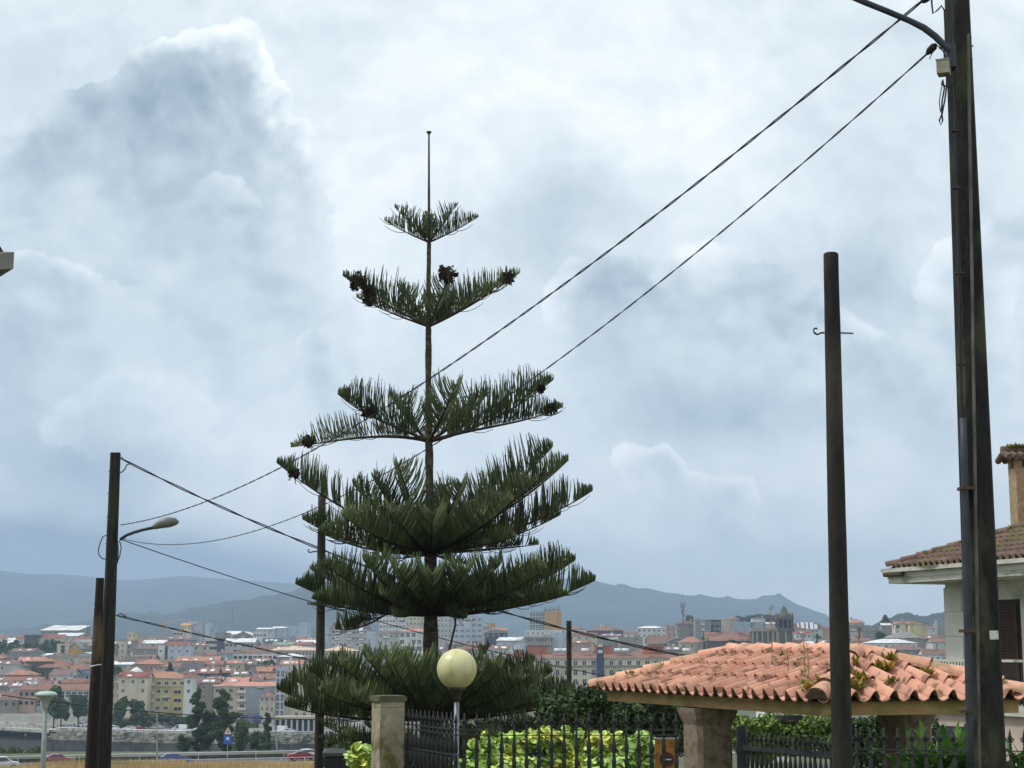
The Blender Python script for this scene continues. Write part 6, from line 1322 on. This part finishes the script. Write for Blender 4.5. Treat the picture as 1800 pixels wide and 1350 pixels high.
def barrel(mb, a, b, r, L_=.38, mval=0, org=None):
    d = b-a; n = max(1, int(round(d.length/L_))); u = d.normalized(); side = u.cross(UPZ).normalized(); up = side.cross(u).normalized(); K = 10
    for i in range(n):
        s0, s1 = d.length*i/n-.03, d.length*(i+1)/n+.03; rn = rtile.random(); vs = []
        for s_, rr, lf in ((s0, r*1.08, .022), (s1, r*.90, .0)):
            for k in range(K+1):
                an = math.pi*(-.04+1.08*k/K); vs.append(a+u*s_+side*math.cos(an)*rr+up*(math.sin(an)*rr*.92+lf)-(org or PO))
        m = K+1; mb.raw(vs, [(k, k+1, m+k+1, m+k) for k in range(K)], mval, rn)
        lw = [v-(v-(a+u*s0-(org or PO))).normalized()*.016 for v in vs[:m]]; mb.raw(vs[:m]+lw, [(k, k+m, k+1+m, k+1) for k in range(K)], mval, rn)
        mb.raw([vs[k] for k in range(m)]+[vs[k]-(v_ if False else up*0) for k in range(0)], [tuple(range(m))], 1, .2)
inA = e2; 
for E0, ue, ln, inw in ((A0, e1, LL, e2), (Cc, -e2, WW, e1), (Dc, -e1, LL, -e2), (Bc, e2, WW, -e1)):
    mb, sl_, up_, nn_ = tilefield(E0, ue, ln, inw); mb.build('tile_slope', m_tile, pav, rnd=True)
# deck under the tiles
mb = MB(); z_ = Vector((0,0,-.012)); V4 = [v+z_-PO for v in (A0, Cc, Dc, Bc)]; R2 = [Pn+z_-PO, Pf+z_-PO]
mb.face([V4[0], V4[1], R2[0]]); mb.face([V4[1], V4[2], R2[1], R2[0]]); mb.face([V4[2], V4[3], R2[1]]); mb.face([V4[3], V4[0], R2[0], R2[1]]); mb.face(list(reversed(V4))); mb.build('roof_deck', m_mort, pav)
mb = MB(); zl = Vector((0, 0, .035))
barrel(mb, Pf+zl, Pn+zl, .085); 
for c_, p_ in ((A0, Pn), (Cc, Pn), (Dc, Pf), (Bc, Pf)):
    d_ = (p_-c_).normalized(); barrel(mb, c_+zl*1.0-d_*.05, p_+zl, .105 if c_ in (A0, Cc) else .09)
mb.build('ridge_tiles', [m_tile2, m_mort], pav, rnd=True)
# beams
mb = MB(); i0, i1 = .10, .34; zt_, zb_ = ZE-.012-.0, ZE-.155
def ringpts(i, z): return [A0+e1*i+e2*i, A0+e1*(LL-i)+e2*i, A0+e1*(LL-i)+e2*(WW-i), A0+e1*i+e2*(WW-i)]
O_, I_ = [Vector((v.x, v.y, 0)) for v in ringpts(i0, 0)], [Vector((v.x, v.y, 0)) for v in ringpts(i1, 0)]
for k in range(4):
    a, b, c, d = O_[k], O_[(k+1)%4], I_[(k+1)%4], I_[k]; lo = Vector((0,0,zb_))-PO; hi = Vector((0,0,zt_))-PO
    mb.face([a+lo, b+lo, b+hi, a+hi]); mb.face([d+lo, c+lo, c+hi, d+hi]); mb.face([a+lo, b+lo, c+lo, d+lo])
mb.build('beam', m_beam, pav)
yawp = math.atan2(e2.y, e2.x)
for cx, cy in ((.24, LL*.52), (WW-.24, 2.0)):
    c = A0+e1*cy+e2*cx-PO; h0 = zb_-PO.z-.002; mb = MB()
    def sq8(z, w_, ch): 
        pts = [(-w_,-w_+ch),(-w_+ch,-w_),(w_-ch,-w_),(w_,-w_+ch),(w_,w_-ch),(w_-ch,w_),(-w_+ch,w_),(-w_,w_-ch)]; k, s_ = math.cos(yawp), math.sin(yawp)
        return [(c.x+x*k-y*s_, c.y+x*s_+y*k, z) for x, y in pts]
    lv = [(-1.0,.235,.05),(h0-.22,.225,.05),(h0-.20,.225,.05),(h0-.15,.245,.05),(h0-.06,.275,.05),(h0,.285,.05)]; vs = []
    for z, w_, ch in lv: vs += sq8(z, w_, ch)
    mb.raw(vs, [(i*8+j, i*8+(j+1)%8, (i+1)*8+(j+1)%8, (i+1)*8+j) for i in range(len(lv)-1) for j in range(8)]); mb.build('column', m_cst, pav)
# lantern under the beam
c = P(1399, 1255, 16.9); lo = empty('hanging_lantern', (c.x, 17.35, zb_), math.radians(20), 'flat black lantern hanging under the pavilion beam', 'lantern'); k_ = 17.35/2937
mb = MB(); mb.box((-.115,-.08,-.045),(.115,.08,-.001)); mb.build('housing', m_fe, lo)
mb = MB(); mb.lathe([(.115,-.045),(.105,-.07),(.08,-.088),(.03,-.095)], 16); mb.build('glass_bowl', mat('dim_glass', (72,66,54), (58,52,44), 12, .2), lo, smooth=True)
# weeds (ground cover on the tiles) and dry stalks
m_weed = mat('weed_leaves', (92, 112, 48), (150, 146, 62), 3, .8, rnd=.35, c3=(170, 138, 60), c3s=4)
rw = random.Random(21); wm_ = MB()
def on_roof(a, b, t, s_=0, up=.05):
    p = a.lerp(b, t); return p+Vector((0,0,up))
def tuft(mb, p, s_, n):
    for i in range(n):
        a = rw.uniform(0, 6.28); e = rw.uniform(.2, 1.3); l = s_*rw.uniform(.5, 1.2); d = Vector((math.cos(a)*math.cos(e), math.sin(a)*math.cos(e), math.sin(e))); w_ = Vector((-math.sin(a), math.cos(a), 0))*l*.16
        q = p+Vector((rw.uniform(-1,1), rw.uniform(-1,1), 0))*s_*.55; mb.face([q-w_*.4, q+d*l*.5-w_, q+d*l, q+d*l*.5+w_, q+w_*.4], 0, rw.random())
def slopept(E0, ue, inw, x, s_):
    return E0+ue*x+inw*s_*math.cos(sl_ang)+Vector((0,0,s_*math.sin(sl_ang)+.05))
for i in range(26):
    t = rw.random(); c_, p_ = rw.choice([(A0, Pn), (A0, Pn), (Cc, Pn), (Bc, Pf), (A0, Pn)]); v = c_.lerp(p_, t)+e1*rw.uniform(-.0,.22)*(1 if c_ is not Cc else 0)+Vector((0,0,.05)); tuft(wm_, v, rw.uniform(.06,.11), 34)
for i in range(16): tuft(wm_, Pf.lerp(Pn, rw.random())-e2*.14+Vector((0,0,-.04)), rw.uniform(.035,.065), 26)
for x, s_, z in ((.55,.2,.09),(.75,.45,.08),(.9,.9,.08),(1.25,.75,.09),(1.5,1.05,.07),(1.7,.6,.06),(.4,.35,.06),(.35,.12,.09),(2.2,.3,.05),(1.1,.35,.06)): tuft(wm_, slopept(A0, e2, e1, x, s_), z*1.45, 90)
for x, s_, z in ((.35,.1,.09),(.2,.12,.08),(.6,.25,.07),(.9,.9,.07),(1.2,.6,.05),(1.9,1.0,.05),(3.0,.5,.05),(4.2,.9,.05),(4.9,.7,.07),(5.2,.35,.08),(2.6,1.15,.05),(1.1,1.2,.06)): tuft(wm_, slopept(A0, e1, e2, x, s_), z*1.3, 60)
tag(wm_.build('roof_weeds', m_weed, rnd=True), 'yellow green weeds rooted between the pavilion roof tiles', kind='stuff')
def stalk(px, py, Y, h, label):
    b = P(px, py, Y); o = empty('dry_stalk', b, label=label, cat='weed stalk', group='dry stalks on the pavilion roof'); mb = MB()
    mb.tube([(0,0,0),(.01,0,h*.5),(-.01,0,h)], [.006,.005,.003], 5)
    for i in range(14): z = h*rw.uniform(.25,1); a = rw.uniform(0,6.28); l = rw.uniform(.03,.07); mb.tube([(0,0,z),(math.cos(a)*l,math.sin(a)*l,z+l*.8)], [.003,.002], 4)
    mb.build('stem', mat('dry_stem', (140,112,84), (168,140,104), 9, .9), o)
for a in [(1357,1165,18.6,.62,'tall dry stalk with side twigs near the middle of the pavilion ridge'),(1414,1180,18,.42,'dry stalk on the pavilion slope left of the round pole'),(1421,1190,17.8,.34,'short dry stalk nearest the front hip of the pavilion'),(1385,1180,18.2,.22,'smallest dry stalk on the pavilion slope'),(1509,1148,18.6,.32,'dry stalk standing on the pavilion apex')]: stalk(*a)
# ================================================================ white villa
m_vw = mat('villa_render', (214, 212, 204), (200, 198, 190), .8, .9, bump=.15, bscale=30, c3=(152, 150, 138), c3s=.6)
m_vt = mat('villa_tile', (98, 78, 71), (126, 104, 94), 3, .9, rnd=.2, bump=.3, c3=(110, 100, 72), c3s=.9)
m_fas = mat('stained_fascia', (198, 196, 186), (176, 174, 162), 1.5, .9, c3=(108, 106, 92), c3s=.9, stretch=(1,1,3))
K0 = P(1561, 999, 43); K1 = P(1800, 974, 37.8); u1 = Vector((K1.x-K0.x, K1.y-K0.y, 0)).normalized(); u2 = Vector((-u1.y, u1.x, 0)); u2 = u2 if u2.x > 0 else -u2
K0 = Vector((K0.x, K0.y, K0.z)); ze = K0.z
vil = empty('white_villa', (K0.x, K0.y, -6), label='white villa with a mossy brown tiled roof, brown shutter and balcony', cat='house'); VO = vil.location.copy()
def vp(a, b, z): return K0+u1*a+u2*b+Vector((0,0,z-K0.z))-VO
def vbox(mb, a0, a1, b0, b1, z0, z1, m=0):
    vs = [vp(*p) for p in ((a0,b0,z0),(a1,b0,z0),(a1,b1,z0),(a0,b1,z0),(a0,b0,z1),(a1,b0,z1),(a1,b1,z1),(a0,b1,z1))]
    mb.raw(vs, [(0,3,2,1),(4,5,6,7),(0,1,5,4),(1,2,6,5),(2,3,7,6),(3,0,4,7)], m)
# find where the wall corner (px 1660) falls
best = min(((abs(pix(vp(.6+0*i, i*.05, ze)+VO)[0]-1660), i*.05) for i in range(120)))[1]
wb = best
mb = MB(); vbox(mb, .6, 14, wb, wb+9, -6, ze-.28); mb.build('wall', m_vw, vil)
mb = MB(); vbox(mb, .0, 14, .0, wb+8, ze-.40, ze-.27); vbox(mb, -.02, 14, -.02, .25, ze-.27, ze-.08); vbox(mb, -.1, 14, -.16, -.02, ze-.12, ze-.02); vbox(mb,-.16,-.02,-.1,wb+3,ze-.12,ze-.02); mb.build('eaves', m_fas, vil)
WV = 2*(wb+4.5); save = pitch; pitch = .24
mb, *_ = tilefield(K0+Vector((0,0,.0)), u1, 16.0, u2, hip=False, course=.42, rise=2.35, half=6.2, org=VO)
# clip left end along the hip
mb2 = MB()
for f, a_, m_i in zip(mb.f, mb.a, mb.m):
    c_ = sum((Vector(mb.v[i]) for i in f), Vector())/len(f); rel = c_+VO-K0; al = rel.dot(u1); bl = rel.dot(u2)
    if al > bl*.98-.05: mb2.face([mb.v[i] for i in f], m_i, a_)
mb2.build('tile_slope', m_vt, vil, rnd=True)
mb = MB(); mb.face([vp(0,0,ze-.01), vp(16,0,ze-.01), vp(16,6.2,ze+2.33), vp(6.2,6.2,ze+2.33)]); mb.face([vp(0,0,ze-.01), vp(6.2,6.2,ze+2.33), vp(0,12.4,ze-.01)]); mb.face([vp(16,12.4,ze-.01), vp(0,12.4,ze-.01), vp(6.2,6.2,ze+2.33), vp(16,6.2,ze+2.33)]); mb.build('roof_deck', m_vt, vil)
mb = MB(); barrel(mb, vp(0,0,ze+.05)+VO-Vector((0,0,0)), vp(6.2,6.2,ze+2.42)+VO, .12, .42, org=VO); mb.build('ridge_tiles', [m_vt, m_mort], vil, rnd=True)
pitch = save
# lower corner rolls of the side eaves
mb = MB(); mb.tube([vp(-.02,-.1,ze-.17), vp(.8,-.1,ze-.17)], .06, 10); mb.build('corner_tile', m_mort, vil)
# stepped quoins
mb = MB(); zq = ze-.5
for i in range(9):
    w_ = .62 if i % 2 else .44; vbox(mb, .575, .6, wb, wb+.001, 0, 0) if False else None
    vbox(mb, .57-.0, .6+w_*1.6, wb-.03, wb-.001, zq-.62*(i+1), zq-.62*i-.012)
mb.build('quoin', m_vw, vil)
# shutter door and its recess on the long wall (b = wb)
def ax(px):      # a-coordinate on the wall plane where a photo column falls
    return min(((abs(pix(vp(i*.02, wb, 0)+VO)[0]-px), i*.02) for i in range(-50, 600)))[1]
def zv(px, py): a = ax(px); w_ = vp(a, wb, 0)+VO; return P(px, py, w_.y).z
a0, a1 = ax(1752), ax(1793); zt2, zb2 = zv(1780, 1061), zv(1780, 1240)
mb = MB(); vbox(mb, a0-.08, a1+.08, wb-.02, wb-.001, zb2, zt2+.1); mb.build('door_recess', mat('recess_dark', (46,40,36), (58,50,44), 4, .9), vil)
mb = MB(); n_ = 34
vbox(mb, a0, a0+.07, wb-.07, wb-.03, zb2, zt2); vbox(mb, a1-.07, a1, wb-.07, wb-.03, zb2, zt2)
for i in range(n_): z0_ = zb2+(zt2-zb2)*i/n_; vbox(mb, a0+.07, a1-.07, wb-.065, wb-.035, z0_+.012, z0_+(zt2-zb2)/n_-.012)
mb.build('shutter', mat('villa_shutter', (74,50,41), (60,42,35), 5, .7), vil)
# balcony
ab = ax(1657) if False else .2; zr, zf = zv(1775, 1161), zv(1775, 1238); bd = 1.0
mb = MB(); vbox(mb, ab-.9, 14, wb-bd-.05, wb-.035, zf-.22, zf); mb.build('balcony_slab', m_fas, vil)
ra = empty('x'); bpy.data.objects.remove(ra)
mb = MB(); vbox(mb, ab-.2, 14, wb-bd, wb-bd+.07, zr-.03, zr+.03); mb.build('balcony_handrail', m_fas, vil)
mb = MB(); mb.lathe([(.012,0),(.02,.1),(.012,.2),(.011,.6),(.02,.7),(.012,.8),(.012,zr-zf-.04)], 6); bb = mb.mesh('baluster', m_fe)
nb = 0; a = ab
while a < 9.5 and nb < 95: put('baluster', bb, vil, vp(a, wb-bd+.035, zf)); a += .125; nb += 1
mb = MB(); al = min(((abs(pix(vp(i*.02, wb-bd+.1, 0)+VO)[0]-1624), i*.02) for i in range(-150, 400)))[1]; vbox(mb, al, 14, wb-bd+.1, wb-bd+.3, -7, zf-.23); mb.build('lower_wall', mat('pinkish_render', (196,178,166), (178,160,148), 1.5, .9), vil)
mb = MB(); vbox(mb, al+.3, al+1.6, wb-bd+.06, wb-bd+.099, zf-1.0, zf-.55); mb.build('window_grille', mat('grille_dark', (40,42,46), (60,62,66), 9, .6), vil)
# chimney
ch0 = P(1806, 905, 42.5); chm = MB(); cw = .34
cx_, cy_ = ch0.x, ch0.y; zt3 = P(1797, 822, 42.5).z
def cbox(x0, x1, y0, y1, z0, z1, m=0): chm.box((cx_+x0-VO.x, cy_+y0-VO.y, z0-VO.z), (cx_+x1-VO.x, cy_+y1-VO.y, z1-VO.z), m)
cbox(-cw, cw, -cw, cw, ch0.z-1.6, zt3-.02)
for x in (-cw, cw-.16, -.07): 
    for y in (-cw, cw-.16): cbox(x, x+.16, y, y+.16, zt3-.02, zt3+.22)
co = chm.build('chimney', mat('rubble_stone', (172, 152, 120), (132, 110, 84), 7, .95, bump=.8, bscale=9, c3=(160, 124, 100), c3s=5), vil)
mb = MB(); zc = zt3+.22
cc_ = Vector((cx_, cy_, zc)); 
for i in range(7):
    x = -.54+i*.18; 
    for j, (y0, y1, z0_, z1_) in enumerate(((-.52, 0, 0, .16), (.52, 0, 0, .16))): mb.tube([Vector((cx_+x, cy_+y0, zc+z0_))-VO, Vector((cx_+x, cy_+y1, zc+z1_))-VO], .085, 8)
mb.tube([Vector((cx_-.6, cy_, zc+.24))-VO, Vector((cx_+.7, cy_, zc+.24))-VO], .1, 8); mb.build('chimney_cap', m_vt, vil)
wm_ = MB(); 
for i in range(5): tuft(wm_, Vector((cx_-.4+.1*i, cy_-.1, zc+.3)), .12, 40)
for t in (.1,.16,.2,.24,.28,.34,.4,.47,.3,.13,.22,.26): tuft(wm_, vp(6.2*t, 6.2*t, ze+2.42*t+.12)+VO+Vector((.1,-.1,-.02)), rw.uniform(.07,.14), 40)
tag(wm_.build('villa_roof_weeds', m_weed, rnd=True), 'orange and green moss and weeds along the villa hip', kind='stuff')
# eave of the house at the left edge
Y = 9.0; c = P(25, 443, Y); c2 = P(23, 472, Y); ev = empty('neighbour_house', (c.x-2.2, Y+.6, -1.9), label='corner of a grey concrete eave poking in at the left edge', cat='house'); EO = ev.location.copy()
zt_, zb3 = c.z, c2.z; cx2 = c.x-3.96
def slab8(front, back):          # front/back: lists of (x, z) outlines at Y and Y+6
    mb = MB(); n = len(front); f = [Vector((x, y_+Y, z))-EO for x, z, y_ in front]; k = [Vector((x, Y+6, z))-EO for x, z, _ in back]
    mb.raw(f+k, [tuple(range(n)), tuple(reversed(range(n, 2*n)))]+[(i, n+i, n+(i+1) % n, (i+1) % n) for i in range(n)]); return mb
slab8([(c.x, zb3, 0), (c.x, zt_, 0), (c.x-9, zt_, -.6), (c.x-9, zb3-.12, -.6), (c.x-1.2, zb3-.12, -.2)], [(cx2, zb3, 0), (cx2, zt_, 0), (cx2-9, zt_, 0), (cx2-9, zb3-.12, 0), (cx2-1.2, zb3-.12, 0)]).build('eave', mat('grey_fascia', (138,134,134), (120,118,116), 4, .9, c3=(92,94,88), c3s=3), ev)
slab8([(c.x-.065, zt_+.003, .02), (c.x-1.4, zt_+2.2, .02), (c.x-7.6, zt_+2.2, .02), (c.x-8.9, zt_+.003, .02)], [(cx2-.065, zt_+.003, 0), (cx2-1.4, zt_+2.2, 0), (cx2-7.6, zt_+2.2, 0), (cx2-8.9, zt_+.003, 0)]).build('roof', mat('dark_slate', (38,46,44), (52,58,56), 5, .8), ev)
slab8([(c.x-.9, -2.2, .3), (c.x-.9, zb3-.121, .3), (c.x-8.2, zb3-.121, .3), (c.x-8.2, -2.2, .3)], [(cx2-.9, -2.2, 0), (cx2-.9, zb3-.121, 0), (cx2-8.2, zb3-.121, 0), (cx2-8.2, -2.2, 0)]).build('wall', m_vw, ev)
for wx in (2.6, 5.6): put('window', winmesh(1.2, 1.4, 'pane'), ev, (c.x-wx-EO.x, Y+.3-EO.y, zb3-1.2-EO.z))
# ================================================================ haze
mb = MB(); mb.box((-9000, -40, -40), (9000, 9500, 520)); hz = mb.build('haze', None)
hz.data.materials.clear(); hm = bpy.data.materials.new('haze_air'); hm.use_nodes = True; nt = hm.node_tree; nt.nodes.clear()
pv = nt.nodes.new('ShaderNodeVolumePrincipled'); pv.inputs['Density'].default_value = HAZE; pv.inputs['Color'].default_value = (.52, .67, .90, 1); pv.inputs['Anisotropy'].default_value = .2
ou = nt.nodes.new('ShaderNodeOutputMaterial'); nt.links.new(pv.outputs[0], ou.inputs['Volume']); hz.data.materials.append(hm); tag(hz, 'thin bluish haze in the air over the town', kind='stuff')
